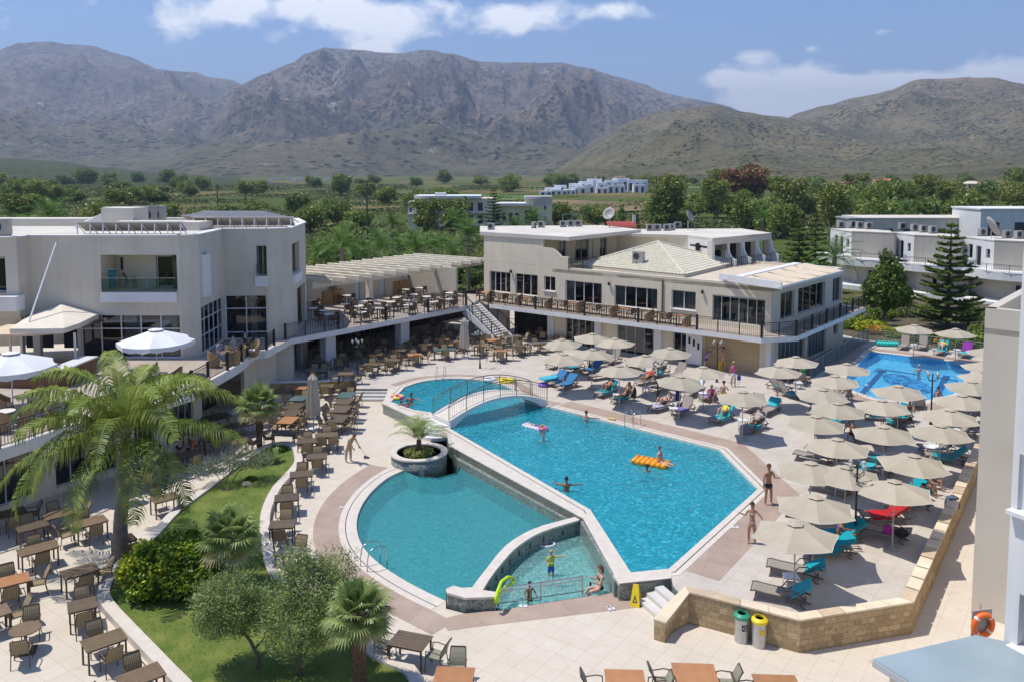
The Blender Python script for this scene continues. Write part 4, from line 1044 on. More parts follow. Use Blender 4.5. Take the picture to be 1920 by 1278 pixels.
# pergola terrace on the left
tb=thing('pergola_terrace','raised cream terrace slab carried on pillars over the shaded dining room','terrace')
TS=GL([(560,632),(880,572)],Z2)
t0,t1=Vector(TS[0][:2]),Vector(TS[1][:2])
dt=(t1-t0).normalized();nt_=Vector((dt.y,-dt.x))
wb0=t0-nt_*9.4-dt*1.2;wb1=t1-nt_*9.4+dt*2.0
mb=MB();mb.prism([tuple(t0-dt*1.5),tuple(t1+dt*.2),tuple(MA+nm*1.6+dm*.6),tuple(MA-nm*2),tuple(wb1-nt_*1),tuple(wb0-nt_*1)],2.5,Z2-.004,m=0,mside=1)
mb.build('terrace_slab',[M_TERR,M_WHITE],tb)
for px,py in ((594,683),(733,652),(861,620)):
 q=G(px,py,0)
 q=Vector(q[:2]);s=(q-t0).dot(dt);q=t0+dt*s-nt_*.9
 mb=MB();mb.prism([tuple(q-dt*.45),tuple(q+dt*.45),tuple(q+dt*.45-nt_*.7),tuple(q-dt*.45-nt_*.7)],0,2.5);mb.build('pillar',M_WHITE,tb)
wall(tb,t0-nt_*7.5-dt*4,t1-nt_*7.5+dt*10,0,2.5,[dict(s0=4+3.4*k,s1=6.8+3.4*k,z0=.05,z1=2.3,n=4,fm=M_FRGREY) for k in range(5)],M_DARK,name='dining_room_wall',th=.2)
railing('terrace_railing','black iron railing along the pergola terrace above the dark dining room',[tuple(t0-dt*1.0-nt_*.1),tuple(t1-dt*.3-nt_*.1)],Z2,1.0,thick_posts=4.2)
pw=thing('panelled_wall','long white back wall of the pergola terrace with pale blue glass slots','wall')
L=(wb1-wb0).length;npn=7
for k in range(npn):
 s0,s1=L*k/npn,L*(k+1)/npn-.75
 a,b=wb0+dt*s0,wb0+dt*s1
 mb=MB();mb.prism([tuple(a),tuple(b),tuple(b-nt_*.3),tuple(a-nt_*.3)],Z2,5.35);mb.build('panel',M_SHWALL,pw)
 mb=MB();mb.prism([tuple(b+dt*.0-nt_*.1),tuple(b+dt*.0),tuple(b+dt*.2),tuple(b+dt*.2-nt_*.6)],Z2,5.3);mb.build('pier',M_SHWALL,pw)
 a,b=wb0+dt*(s1+.2),wb0+dt*(s1+.75)
 mb=MB();mb.prism([tuple(a-nt_*.14),tuple(b-nt_*.14),tuple(b-nt_*.17),tuple(a-nt_*.17)],Z2,5.3);mb.build('glass_slot',mat('pale blue glass',(.50,.66,.74),.15),pw)
e0,e1=G(847,541,Z2),G(886,545,Z2)
wall(pw,wb1,(wb1.x+4.6,wb1.y-3.0),Z2,5.5,(),M_SHWALL)
pg=thing('pergola','cream timber pergola with long slats over the upper terrace tables','pergola')
M_PERG=mat('cream painted timber',(.76,.68,.52),.75,.08,3,coord='w')
zpg=5.45
posts=[G(693,574,Z2),G(819,552,Z2),G(888,540,Z2)]
for q in posts[:2]:
 mb=MB();c=Vector((q.x,q.y));mb.prism([tuple(c-dt*.22+nt_*.22),tuple(c+dt*.22+nt_*.22),tuple(c+dt*.22-nt_*.22),tuple(c-dt*.22-nt_*.22)],Z2,zpg-.1);mb.build('post',M_PERG,pg)
pc1=Vector(posts[1][:2]);pc0=Vector(posts[0][:2]);db=(pc1-pc0).normalized()
f0=pc0-db*6.0;f1=pc1+db*6.5
mb=MB();mb.bar((f0.x,f0.y,zpg-.15),(f1.x,f1.y,zpg-.15),.25,.5);mb.build('beam',M_PERG,pg)
nbk=Vector((-db.y,db.x))
nsl=15
for k in range(nsl):
 q=f0+(f1-f0)*(k+.3)/nsl
 a=q-nbk*1.7+db*.2;b=q+nbk*7.6-db*.7
 mb=MB();mb.bar((a.x,a.y,zpg+.22),(b.x,b.y,zpg+.22),.22,.32);mb.build('slat',M_PERG,pg)
mb=MB()
for k in range(nsl-1):
 q0_=f0+(f1-f0)*(k+.3)/nsl;q1_=f0+(f1-f0)*(k+.72)/nsl
 a=q0_-nbk*.8+db*.1;b=q0_+nbk*7.2-db*.7;c=q1_+nbk*7.2-db*.7;d=q1_-nbk*.8+db*.1
 for j in range(8):
  v0,v1=j/8,(j+1)/8;z_=lambda v: zpg+.3+.06*cos(v*pi*8)
  A=a+(b-a)*v0;B=a+(b-a)*v1;C=d+(c-d)*v1;D=d+(c-d)*v0
  mb.face([(A.x,A.y,z_(v0)),(B.x,B.y,z_(v1)),(C.x,C.y,z_(v1)),(D.x,D.y,z_(v0))])
mb.build('canvas',mat('cream canvas',(.66,.54,.38),.9,.08,2,coord='w'),pg)
# left hotel building
lb=thing('hotel_wing','three storey grey cream hotel wing with recessed balconies and glazed restaurant corner','building')
ZR=10.3
K=[Vector(p) for p in ((-44,48.0),(-28.9,48.0),(-28.9,49.2),(-19.9,49.2),(-19.05,50.0),(-19.2,54.6),(-16.35,54.9),(-14.95,55.6),(-15.5,61.8),(-17.4,67),(-34,68),(-44,66))]
BND=mat('white balcony band',(.76,.75,.74),.7,.04,1,coord='w')
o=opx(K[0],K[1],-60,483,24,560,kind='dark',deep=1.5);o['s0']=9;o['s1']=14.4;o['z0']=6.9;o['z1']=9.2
wall(lb,K[0],K[1],5.6,ZR,[o],M_GREY,th=.3)
mb=MB();mb.box((-32,47.8,6.5),(6.6,.9,.85));mb.build('balcony_band',BND,lb)
wa=K[1]+Vector((-5,1.3));wb_=K[1]+Vector((-.5,1.3))
wall(lb,wa,wb_,6.9,9.3,[dict(s0=.5,s1=4.2,z0=6.95,z1=9.0,n=3,cur=((0,.6),))],M_SHWALL)
wall(lb,K[1]+Vector((.004,.02)),K[2]+Vector((.004,0)),5.6,ZR,(),M_GREY)
o=opx(K[2],K[3],188,478,333,547,kind='hole');F1o=o
gl_=dict(s0=onwall(K[2],K[3],150,600)[0],s1=onwall(K[2],K[3],337,600)[0],z0=2.93,z1=5.55,n=5,tr=(4.7,),cur=((.42,.58),(.8,.95)),room=3.0)
op2=opx(K[2],K[3],75,640,148,700,kind='dark',deep=3);op2['z0']=2.95;op2['z1']=5.4
op3=opx(K[2],K[3],0,640,45,700,kind='dark',deep=3);op3['z0']=2.95;op3['z1']=5.4
wall(lb,K[2],K[3],2.9,ZR,[F1o,gl_,op2,op3],M_GREY,th=.3)
a=K[2]+Vector((F1o['s0']-.0,0));b=K[2]+Vector((F1o['s1'],0));dp=1.9
wall(lb,(a.x,a.y+dp),(b.x,b.y+dp),F1o['z0']-.2,F1o['z1']+.3,[dict(s0=2.5,s1=5.0,z0=F1o['z0']+.02,z1=F1o['z1']-.25,n=2,cur=((.55,1),),room=1.2),dict(s0=.15,s1=.45,z0=F1o['z0']+1.0,z1=F1o['z1']-.3,n=1,room=.6)],M_CREAM,name='balcony_back_wall')
mb=MB();
mb.box((a.x-.06,a.y+dp/2+.1,(F1o['z0']+F1o['z1'])/2),(.1,dp-.3,F1o['z1']-F1o['z0']+.3));mb.box((b.x+.06,a.y+dp/2+.1,(F1o['z0']+F1o['z1'])/2),(.1,dp-.3,F1o['z1']-F1o['z0']+.3))
mb.box(((a.x+b.x)/2,a.y+dp/2+.15,F1o['z1']+.1),(b.x-a.x+.2,dp-.3,.15));mb.box(((a.x+b.x)/2,a.y+dp/2+.1,F1o['z0']-.1),(b.x-a.x+.2,dp-.2,.16));mb.build('balcony_box',M_CREAM,lb)
mb=MB();mb.box(((a.x+b.x)/2,a.y-.08,F1o['z0']-.32),(b.x-a.x,.3,.62));mb.build('balcony_band',BND,lb)
mb=MB();mb.box(((a.x+b.x)/2,a.y-.1,F1o['z0']+.42),(b.x-a.x-.1,.015,.8));mb.build('glass_balustrade',M_CLEAR,lb)
mb=MB();mb.box(((a.x+b.x)/2,a.y-.1,F1o['z0']+.84),(b.x-a.x-.1,.04,.03));mb.build('handrail',M_STEEL,lb)
wall(lb,K[3],K[4],2.9,ZR,(),M_GREY)
o1=opx(K[4],K[5],380,475,389,534,n=1,fm=M_FRGREY);o1['z0']=max(o1['z0'],6.2)
L45=(K[5]-K[4]).length
gl3=dict(s0=.15,s1=L45-.05,z0=2.93,z1=5.85,n=5,tr=(4.0,5.0),room=2.5)
wall(lb,K[4],K[5],2.9,ZR,[o1,gl3],M_GREY,th=.25)
mb=MB();q=K[4]+(K[5]-K[4])*.18;mb.box((q.x+.12,q.y,7.75),(.3,.9,2.6));mb.build('white_niche',BND,lb)
gl4=dict(s0=.05,s1=2.75,z0=2.93,z1=5.9,n=2,tr=(3.4,5.0),room=2.5,cur=((.6,.75),))
o2=opx(K[5],K[6],480,461,501,517,n=2,fm=M_FRGREY,dep=.5)
wall(lb,K[5],K[6],2.9,ZR,[o2,gl4],M_GREY,th=.3)
mb=MB();q=K[5]+(K[6]-K[5]).normalized()*(o2['s0']+o2['s1'])/2;mb.box((q.x,q.y-.1,o2['z0']-.35),(o2['s1']-o2['s0']+.1,.35,.7));mb.build('balcony_band',BND,lb)
mb=MB();mb.box((q.x,q.y-.18,o2['z0']+.4),(o2['s1']-o2['s0']-.04,.02,.8));mb.build('glass_balustrade',M_CLEAR,lb)
wall(lb,K[6],K[7],-.6,ZR,(),M_GREY,name='corner_pier')
wall(lb,K[5]+Vector((.2,.4)),K[6],0,2.9,(),M_SHWALL,name='corner_pier')
o3=opx(K[7],K[8],544,470,560,510,kind='dark',deep=2.2);o3['s0']=.5;o3['s1']=3.4;o3['z0']=7.1;o3['z1']=9.2
o4=dict(s0=2.2,s1=5.6,z0=2.95,z1=5.9,kind='dark',deep=2.2)
o5=dict(s0=.4,s1=4.0,z0=.05,z1=2.4,n=3,fm=M_FRGREY)
wall(lb,K[7],K[8],0,ZR,[o3,o4,o5],M_GREY,th=.3)
mb=MB();e=(K[8]-K[7]).normalized();q=K[7]+e*1.95;mb.box((q.x+.05,q.y,6.75),(3.0,.3,.6),atan2(e.y,e.x));mb.build('balcony_band',BND,lb)
wall(lb,K[8],K[9],0,ZR,(),M_GREY);wall(lb,K[9],K[10],0,ZR,(),M_GREY);wall(lb,K[10],K[11],0,ZR,(),M_GREY)
mb=MB();mb.prism(offset([tuple(p) for p in K],-.08),ZR-.45,ZR-.12);mb.build('roof',M_ROOF,lb)
mb=MB()
for p,q in zip(K,K[1:]):
 p=Vector((p.x,p.y,ZR+.03));q=Vector((q.x,q.y,ZR+.03));e=(q-p).normalized();inn=Vector((-e.y,e.x,0))*.12;mb.bar(p+inn-e*.05,q+inn+e*.05,.42,.08)
mb.build('parapet_cap',M_WHITE,lb)
# café terrace with curved edge
ct_=thing('cafe_terrace','raised cafe terrace with a curved white edge beside the tall feather palm','terrace')
edge=smooth_line(GL([(-160,885),(0,846),(131,802),(220,780),(286,761),(330,746),(363,735),(394,717),(430,697),(456,681),(478,662),(502,659),(517,650)],Z2),4)
poly=edge+[(-14.9,55.0),(-16.2,54.8),(-19.1,54.4),(-19.05,49.9),(-30,49.0),(-44,48.5),(-44,33)]
mb=MB();mb.prism(poly,2.5,Z2,m=0,mside=1);mb.build('terrace_slab',[M_TERR,M_WHITE],ct_)
mb=MB();kb=edge;ki=offline(edge,-.2)
for i in range(len(kb)-1):
 mb.hexa([(*kb[i],2.9),(*kb[i+1],2.9),(*ki[i+1],2.9),(*ki[i],2.9),(*kb[i],3.0),(*kb[i+1],3.0),(*ki[i+1],3.0),(*ki[i],3.0)])
mb.build('kerb',M_WHITE,ct_)
er=offline(edge,-.1)
railing('terrace_railing','black iron railing following the curved edge of the cafe terrace',[er[0],er[4],er[8],er[12],er[16],er[20],er[24],er[28],er[32],er[36],er[40],er[44],er[48]],3.0,.95,thick_posts=6)
ins=offline(edge,-1.9)
for i in (0,8,16,24):
 a,b=Vector(ins[i]),Vector(ins[i+8]);L=(b-a).length
 wall(ct_,a,b,ZL,2.5,[dict(s0=.5,s1=L-.5,z0=ZL+.3,z1=2.2,n=4,fm=M_FRGREY)],M_CREAM,name='undercroft_wall')
a=Vector(ins[32]);wall(ct_,a,(-15.9,54.9),ZL,2.5,[dict(s0=.4,s1=5,z0=ZL+.1,z1=2.3,kind='dark')],M_CREAM,name='undercroft_wall')
aw=thing('bar_awning','cream fabric awning with a hipped top over the bar, held by a long white pole','awning')
M_AWN=mat('cream awning fabric',(.70,.63,.52),.9,.06,1.5,coord='w');M_AWN2=mat('tan awning fabric',(.66,.52,.36),.9,.1,1.2,coord='w')
rim=GL([(-60,634),(0,630),(60,629),(110,625),(150,614),(190,600),(216,593)],5.25)
bk=[(q.x,49.1) for q in (rim[0],rim[-1])]
pl=XY(rim)+[(rim[-1].x,49.1),(rim[0].x,49.1)]
mb=MB();mb.prism(pl,5.22,5.34);mb.build('lower_canopy',M_AWN2,aw)
r2=GL([(18,617),(60,617),(120,616),(150,606),(178,592)],5.6)
ap=(onwall(K[2],K[3],118,569));apx2=Vector((K[2].x+ap[0],49.1,ap[1]))
mb=MB();t1_=[Vector((q.x,q.y,5.62)) for q in r2]
ridge=apx2
for i in range(len(t1_)-1): mb.face([t1_[i],t1_[i+1],ridge])
mb.face([t1_[-1],Vector((t1_[-1].x,49.1,5.62)),ridge]);mb.face([Vector((t1_[0].x-1.5,49.1,5.62)),t1_[0],ridge])
for i in range(len(t1_)-1): mb.face([t1_[i]-Vector((0,0,.28)),t1_[i+1]-Vector((0,0,.28)),t1_[i+1],t1_[i]])
mb.face([t1_[-1]-Vector((0,0,.28)),Vector((t1_[-1].x,49.1,5.34)),Vector((t1_[-1].x,49.1,5.62)),t1_[-1]])
mb.build('hipped_top',M_AWN,aw)
pa_=onwall(K[2],K[3],109,455);e1_=G(53,607,5.7)
mb=MB();mb.tube([(K[2].x+pa_[0],49.0,pa_[1]),e1_],.05,8);mb.build('pole',M_ALU,aw)
for px in (22,43,143):
 q=G(px,700,2.9);mb=MB();mb.box((q.x,min(q.y,47.5),4.06),(.1,.1,2.3));mb.build('support_post',M_ALU,aw)
bc_=thing('bar_counter','brown wooden bar counter with a pale curved front under the awning','counter')
mb=MB();cpts=smooth_line([tuple(G(a,b,3.9)[:2]) for a,b in ((-40,690),(60,692),(120,690),(150,680),(180,668))],4)
cpi=offline(cpts,-.7);mb.prism(cpts+cpi[::-1],2.9,3.85);mb.build('counter_front',mat('brown panel',(.16,.08,.04),.6,.2,2),bc_)
mb=MB();mb.prism(offline(cpts,.12)+offline(cpi,-.12)[::-1],3.852,3.93);mb.build('counter_top',M_ALU,bc_)
# roof plant of the hotel wing
M_AC=mat('grey cabinet metal',(.38,.37,.34),.5,.08,3);M_GRL=mat('dark grille',(.05,.05,.05),.6)
M_PAN=mat('collector glass',(.10,.11,.15),.15,.1,2);M_PANB=mat('collector back',(.34,.31,.27),.7)
def collector(px0,px1,y,py,n,label):
 t=thing('solar_collector',label,'solar panel',group='solar collectors on the hotel roof')
 x0=G(px0,py,10.2);x1=G(px1,py,10.2);x0.y=x1.y=y;X0,X1=x0.x,x1.x
 mb=MB();zt,zb=11.0,10.35;dpt=.95
 a=[(X0,y,zb),(X1,y,zb),(X1,y-0,zb)]
 mb.hexa([(X0,y+dpt,zb),(X1,y+dpt,zb),(X1,y+dpt+.06,zb+.08),(X0,y+dpt+.06,zb+.08),(X0,y,zt-.08),(X1,y,zt-.08),(X1,y+.06,zt),(X0,y+.06,zt)]);mb.build('panel',M_PANB,t)
 mb=MB();mb.face([(X0,y+dpt+.07,zb+.09),(X0,y+.07,zt+.01),(X1,y+.07,zt+.01),(X1,y+dpt+.07,zb+.09)]);mb.build('glass',M_PAN,t)
 k=max(2,n)
 mb=MB()
 for i in range(k+1):
  x=X0+(X1-X0)*i/k;mb.bar((x,y-.02,10.15),(x,y-.02,zt-.1),.06,.06);mb.bar((x,y+dpt,10.15),(x,y-.02,zt-.1),.04,.04)
 mb.bar((X0-.2,y,zt),(X1+.2,y,zt),.05,.05)
 mb.build('frame',M_ALU,t)
collector(147,340,51.6,440,8,'long tilted solar collector nearest the front roof edge of the hotel')
collector(355,540,57.2,430,8,'long tilted solar collector at the right end of the hotel roof')
for k in range(5): collector(330-6*k,520-22*k,58.9+1.6*k,428,8,'solar collector in row %s behind the right end row on the hotel roof' % ['one','two','three','four','five'][k])
def ac(p,label,rz=0.0,s=1.0,hh=.75,group='air conditioning units on the roofs',double=False):
 t=thing('air_conditioner',label,'air conditioner',tuple(p),rz,group)
 mb=MB();w_,d_,h_=.95*s,.4*s,(hh*(2 if double else 1))*s
 mb.box((0,0,h_/2+.08),(w_,d_,h_));mb.build('casing',M_AC,t)
 for k in range(2 if double else 1):
  mb=MB();c=Vector((-.12*s,-d_/2-.012,.08+hh*s*(k+.5)));n=20
  mb.face([(c.x+.28*s*cos(2*pi*i/n),c.y,c.z+.28*s*sin(2*pi*i/n)) for i in range(n)]);mb.build('fan_grille',M_GRL,t)
 mb=MB();mb.box((0,0,.04),(w_*.9,d_*1.1,.08));mb.build('feet',M_GRL,t)
 return t
q=G(14,441,10.2);ac((q.x,50.5,10.2),'grey air conditioner at the far left front of the hotel roof',.2,1.3)
bigs=[(212,'grey box unit left of the white patched one on the hotel roof'),(232,'grey box unit beside the white patched one on the hotel roof'),(252,'grey and white fan cabinet in the middle of the hotel roof'),(270,'tall pale fan cabinet, rightmost of the cluster on the hotel roof'),(282,'narrow pale fan cabinet at the right end of the roof cluster')]
for k,(px,lab) in enumerate(bigs):
 q=G(px,415,10.2);ac((q.x*60/q.y,60+.3*k,10.2),lab,.15,1.25,1.05)
t=thing('roof_box','white boxy stair housing with sloping lid on the left of the hotel roof','roof housing')
q=G(150,412,10.2);mb=MB();mb.prism([(-28.6,57.5),(-26.3,57.3),(-26.2,59.5),(-28.6,59.5)],10.18,11.6);mb.build('body',M_ROOF,t)
mb=MB();mb.hexa([(-30.6,57.6,10.18),(-28.62,57.6,10.18),(-28.62,59.4,10.18),(-30.6,59.4,10.18),(-30.4,57.7,10.5),(-28.62,57.6,11.2),(-28.62,59.4,11.2),(-30.4,59.3,10.5)]);mb.build('sloping_side',M_WHITE,t)
t=thing('roof_slab','long low white plinth across the middle of the hotel roof','roof housing');mb=MB();mb.prism([(-27,55.6),(-21,55.4),(-20.8,57.4),(-27,57.6)],10.17,10.75);mb.build('plinth',M_ROOF,t)
t=thing('roof_slab','pale low plinth at the back left of the hotel roof','roof housing');mb=MB();mb.prism([(-42,60),(-31,60),(-31,62),(-42,62)],10.17,10.7);mb.build('plinth',M_ROOF,t)
labs=['air conditioner at the far left corner of the cream room block roof','narrow unit turned sideways on the cream room block roof','square unit next to the sideways one on the cream room block roof','first of three small units near the back edge of the cream room block roof','middle of three small units near the back edge of the cream room block roof','last of three small units near the back edge of the cream room block roof']
for (px,py),lab,rz in zip(((921,431),(1001,428),(1015,427),(1056,426),(1071,425),(1085,425)),labs,(0,1.2,.1,.2,.1,0)):
 ac(G(px,py,ZU+.02),lab,rz,.7)
labs=['leftmost grey unit on the second room block roof','wide unit second from the left on the second room block roof','third unit from the left on the second room block roof','fourth unit from the left on the second room block roof','unit just left of the satellite dish on the second room block roof']
for (px,py),lab in zip(((1219,433),(1233,433),(1251,433),(1259,432),(1271,428)),labs): ac(G(px,py,ZB),lab,.1,.72)
for (px,py),lab,z_,db in zip(((1197,509),(1293,474),(1338,484)),('tall white double fan unit at the front corner of the tiled hipped roof','low unit half hidden behind the ridge of the tiled roof','double fan unit standing behind the right side of the tiled roof'),(6.02,6.02,6.02),(True,False,True)):
 ac(G(px,py,z_),lab,-.6,1.0,.78,double=db)
def dish(p,lab,r=.95,rz=0.0,m=None):
 t=thing('satellite_dish',lab,'satellite dish',tuple(p),rz)
 mb=MB();mb.tube([(0,0,0),(0,0,.9)],.05,8);mb.build('mast',M_AC,t)
 mb=MB();mb.lathe([(.001,0),(r*.35,.03),(r*.7,.13),(r,.28),(r*1.01,.26),(r*.7,.11),(.001,-.02)],n=28)
 o=mb.build('reflector',m or mat('dish metal',(.36,.34,.31),.6,.1,4),t,True);o.location=(0,0,1.25);o.rotation_euler=(radians(62),0,0)
 mb=MB();mb.tube([(0,-.1,.8),(0,-.95,1.55)],.02,6);mb.build('arm',M_AC,t)
dish(G(1143,427,ZU),'large round satellite dish at the back of the cream room block roof',.62,-.6)
dish(G(1290,431,ZB),'satellite dish seen edge on at the back of the second room block roof',.62,1.0)
t=thing('chapel','tiny chapel with red vaulted roof and white belfry behind the room blocks','chapel')
q=G(1163,425,7.4);c=Vector((q.x*100/q.y,100,0));mb=MB();mb.box((c.x,c.y,3.4),(3.2,3,8.0));mb.build('wall',M_SHWALL,t)
mb=MB();n=10
for i in range(n):
 a0,a1=pi*i/n,pi*(i+1)/n;mb.face([(c.x-1.75,c.y-1.6*cos(a0),7.2+.85*sin(a0)),(c.x+1.75,c.y-1.6*cos(a0),7.2+.85*sin(a0)),(c.x+1.75,c.y-1.6*cos(a1),7.2+.85*sin(a1)),(c.x-1.75,c.y-1.6*cos(a1),7.2+.85*sin(a1))])
mb.build('roof',mat('red roof',(.33,.06,.05),.8),t)
mb=MB();mb.box((c.x+1.6,c.y-.5,8.2),(.35,.35,1.3));mb.build('belfry',M_WHITE,t)
# near wing on the right edge
rw=thing('near_hotel_wing','tall white and beige hotel wall cutting in at the right edge of the view','building')
R0,R1=Vector((15.42,26.65)),Vector((17.6,24.6));Wc=Vector((12.62,20.3));W1=Vector((15.4,14.6))
wall(rw,R0,R1,ZL,9.75,(),M_SHWALL,th=.3)
wall(rw,(25,37.5),R0,ZL,9.75,(),M_SHWALL,th=.3)
mb=MB();mb.prism([tuple(R0),tuple(R1),(30,24),(30,37),(25,37.5)],8.9,9.1);mb.build('roof',M_ROOF,rw)
ops=[opx(Wc,W1,1912,850,1990,985,kind='dark',deep=.5),opx(Wc,W1,1912,1112,1990,1252,kind='dark',deep=.5)]
wall(rw,Wc,W1,ZL,12.2,ops,M_WHITE,th=.35)
mb=MB();dW=(W1-Wc).normalized();nW=Vector((dW.y,-dW.x))
for o in ops: q=Wc+dW*(o['s0']+o['s1'])/2+nW*.08;mb=MB();mb.box((q.x,q.y,o['z0']-.06),(o['s1']-o['s0']+.3,.3,.1),atan2(dW.y,dW.x));mb.build('window_sill',M_WHITE,rw)
wall(rw,(18,25.4),Wc+Vector((.02,.02)),ZL,12.2,(),M_WHITE,th=.3)
mb=MB();mb.prism([tuple(Wc),tuple(W1),(26,14),(26,26),(18,25.4)],12.2,12.4);mb.build('roof',M_ROOF,rw)
gc=thing('glass_canopy','blue tinted glass entrance canopy at the lower right corner','canopy')
M_FROST=mat('frosted blue glass',(.30,.37,.39),.3,.08,.8,coord='w',spec=.6)
cp_=[(8.9,19.45),(12.0,20.5),(12.62,20.2),(14.6,16.2),(10.75,15.7)]
mb=MB();mb.prism(cp_,2.2,2.235);mb.build('glass',M_FROST,gc)
mb=MB();
for a,b in zip(cp_,cp_[1:]+cp_[:1]): mb.bar((*a,2.12),(*b,2.12),.06,.16)
mb.build('frame',M_FRGREY,gc)
ci_=offset(cp_,-.25);mb=MB();mb.prism(ci_,ZL,2.0);mb.build('wall',M_CREAM,gc)
lr=thing('life_ring','orange life ring hanging on a grey board above the glass canopy','life ring',(12.72,21.4,1.98),radians(12))
mb=MB();n=32
ring=[(.29*cos(2*pi*i/n),0,.29*sin(2*pi*i/n)) for i in range(n+1)];mb.tube(ring,.075,12,cap=False);mb.build('ring',mat('orange plastic',(.80,.16,.02),.45,.1,3),lr,True)
mb=MB()
for a in (.8,2.35,3.9,5.5):
 u=[( (.29+.078*cos(t))*cos(a+dx),.078*sin(t),(.29+.078*cos(t))*sin(a+dx)) for dx in (-.09,.09) for t in [2*pi*i/12 for i in range(12)]]
 mb.raw(u,[(i,(i+1) % 12,12+(i+1) % 12,12+i) for i in range(12)])
mb.build('reflective_bands',M_ALU,lr)
bo=thing('ring_board','small grey board on a steel post holding the life ring','board',(12.74,21.52,0),radians(12))
mb=MB();mb.box((0,0,2.0),(.62,.03,.7));mb.build('board',mat('grey board',(.36,.34,.31),.7),bo)
mb=MB();mb.tube([(0,.05,-.6),(0,.05,2.5)],.025,8);mb.build('post',M_STEEL,bo)
# bungalows to the right, far
M_BE=mat('beige bungalow render',(.47,.43,.36),.85,.05,.5,coord='w')
def bungalow(x,y,label):
 t=thing('bungalow',label,'bungalow',(x,y,0),0,'stepped bungalows behind the garden')
 a=Vector((-.6,5.6));b=Vector((0,0));c=Vector((4.3,-3.2))
 wall(t,a,b,3.1,6.4,[dict(s0=1.2,s1=2.0,z0=3.9,z1=5.6,n=1),dict(s0=2.6,s1=3.5,z0=3.2,z1=5.5,n=1),dict(s0=4.3,s1=5.0,z0=4.2,z1=5.3,n=1)],M_WHITE)
 wall(t,b,c,3.1,6.4,(),M_BE);wall(t,c,(5.6,2),3.1,6.4,(),M_BE)
 mb=MB();mb.prism([tuple(a),tuple(b),tuple(c),(5.6,2),(4,7)],6.15,6.3);mb.build('roof',M_ROOF,t)
 arc=[(-2.3,6.0),(-2.4,3),(-2.2,.5),(-1.6,-1.6),(-.2,-3.4),(1.8,-4.9),(4.2,-6.1)];arc=smooth_line(arc,3)
 mb=MB();mb.prism(arc+[(6.0,-4.8),(6,6)],2.2,3.08,m=0);mb.build('balcony_slab',M_WHITE,t)
 railing('r','',[(p[0],p[1]) for p in offline(arc,.1)[::3]],3.08,.85,parent=t,bars=True,sp=.25,post=2.2)
 wall(t,(-.4,5),(.2,-1),-.7,2.2,(),M_BE);wall(t,(.2,-1),(4.6,-4.2),-.7,2.2,[dict(s0=1.5,s1=2.1,z0=.4,z1=1.6,n=1)],M_BE)
 mb=MB();mb.prism([(p[0]*1.1-.3,p[1]-.5) for p in arc]+[(6,-4)],-.9,-.2);mb.build('plinth',M_WHITE,t)
 return t
bungalow(43.9,106.5,'leftmost stepped beige bungalow with white curved balcony slab');bungalow(49.0,100.4,'middle stepped beige bungalow with white curved balcony slab');bungalow(54.3,92.7,'rightmost stepped beige bungalow, partly behind the tiered pine')
for j,(px,py) in enumerate(((1577,428),(1600,427),(1612,429),(1629,430),(1715,434),(1731,436),(1749,438),(1842,443),(1888,447),(1910,448),(1692,431))):
 ac(G(px,py,6.3),['first','second','third','fourth','fifth','sixth','seventh','eighth','ninth','tenth','eleventh'][j]+' air conditioner set down along the bungalow roofs',.3,1.15)
dish(G(1858,447,6.3),'big pale dish tipped on the roof of the rightmost bungalow',1.3,1.4)
def block(name,label,x0,x1,D,dep,zt,cat='building',m=M_WHITE,rot=0.0,win=0,roofm=None,z0=-.8,storeys=1,group=None,wm=None):
 a=G(x0,400,0);X0=(x0-960)/F*D;X1=(x1-960)/F*D;w_=X1-X0
 t=thing(name,label,cat,((X0+X1)/2,D+dep/2,z0),rot,group)
 h=zt-z0;mb=MB();mb.box((0,0,h/2),(w_,dep,h));mb.build('wall',m,t)
 mb=MB();mb.box((0,0,h+.1),(w_+.3,dep+.3,.2));mb.build('roof',roofm or m,t)
 for s_ in range(storeys):
  for k in range(win):
   mb=MB();x=-w_/2+w_*(k+.5)/win;zc=h*(s_+.55)/storeys;hh=h/storeys*.5
   mb.box((x,-dep/2-.02,zc),(w_/win*.42,.06,hh));mb.build('window',wm or M_GRL,t)
 return t
block('apartment_block','long pale grey block with dark awning behind the bungalow roofs',1620,1850,128,8,6.7,win=7,m=M_GREY)
block('service_block','dark roofed low shed at the left end behind the bungalows',1594,1622,122,5,7.0,m=M_AC)
block('apartment_block','white two storey block with a single window at the far right',1840,1990,122,8,8.4,win=3,m=M_WHITE)
# far hotel in the middle distance
fh_=thing('far_hotel','pale three storey hotel with long balconies beyond the palm row','building',(0,208,0))
def fb(x0,x1,z0,z1,D,dep,m=M_CREAM,n='wall',par=fh_):
 X0=(x0-960)/F*D;X1=(x1-960)/F*D
 mb=MB();mb.box(((X0+X1)/2,D-208+dep/2,(z0+z1)/2),(X1-X0,dep,z1-z0));return mb.build(n,m,par)
fb(765,790,-1,6.6,203,8);fb(780,925,-1,7.2,208,10);fb(776,900,7.25,7.9,206,12,M_WHITE,'roof');fb(815,835,7.9,8.6,209,3,M_WHITE,'roof_hut')
fb(905,1035,-1,5.2,211,8);fb(900,1000,5.2,5.9,209.5,9,M_WHITE,'roof');fb(985,1036,5.2,7.6,211.2,7,M_SHWALL)
fb(984,1014,7.0,7.5,210.8,7,M_WHITE,'roof')
for z_ in (3.6,.4):
 fb(800,915,z_,z_+.35,206.2,2,M_WHITE,'balcony_slab')
 for k in range(6): fb(806+18*k,815+18*k,z_+.5,z_+2.5,207.9,.4,M_GRL,'window')
fb(765,782,3.4,3.7,202,1,M_WHITE,'balcony_slab')
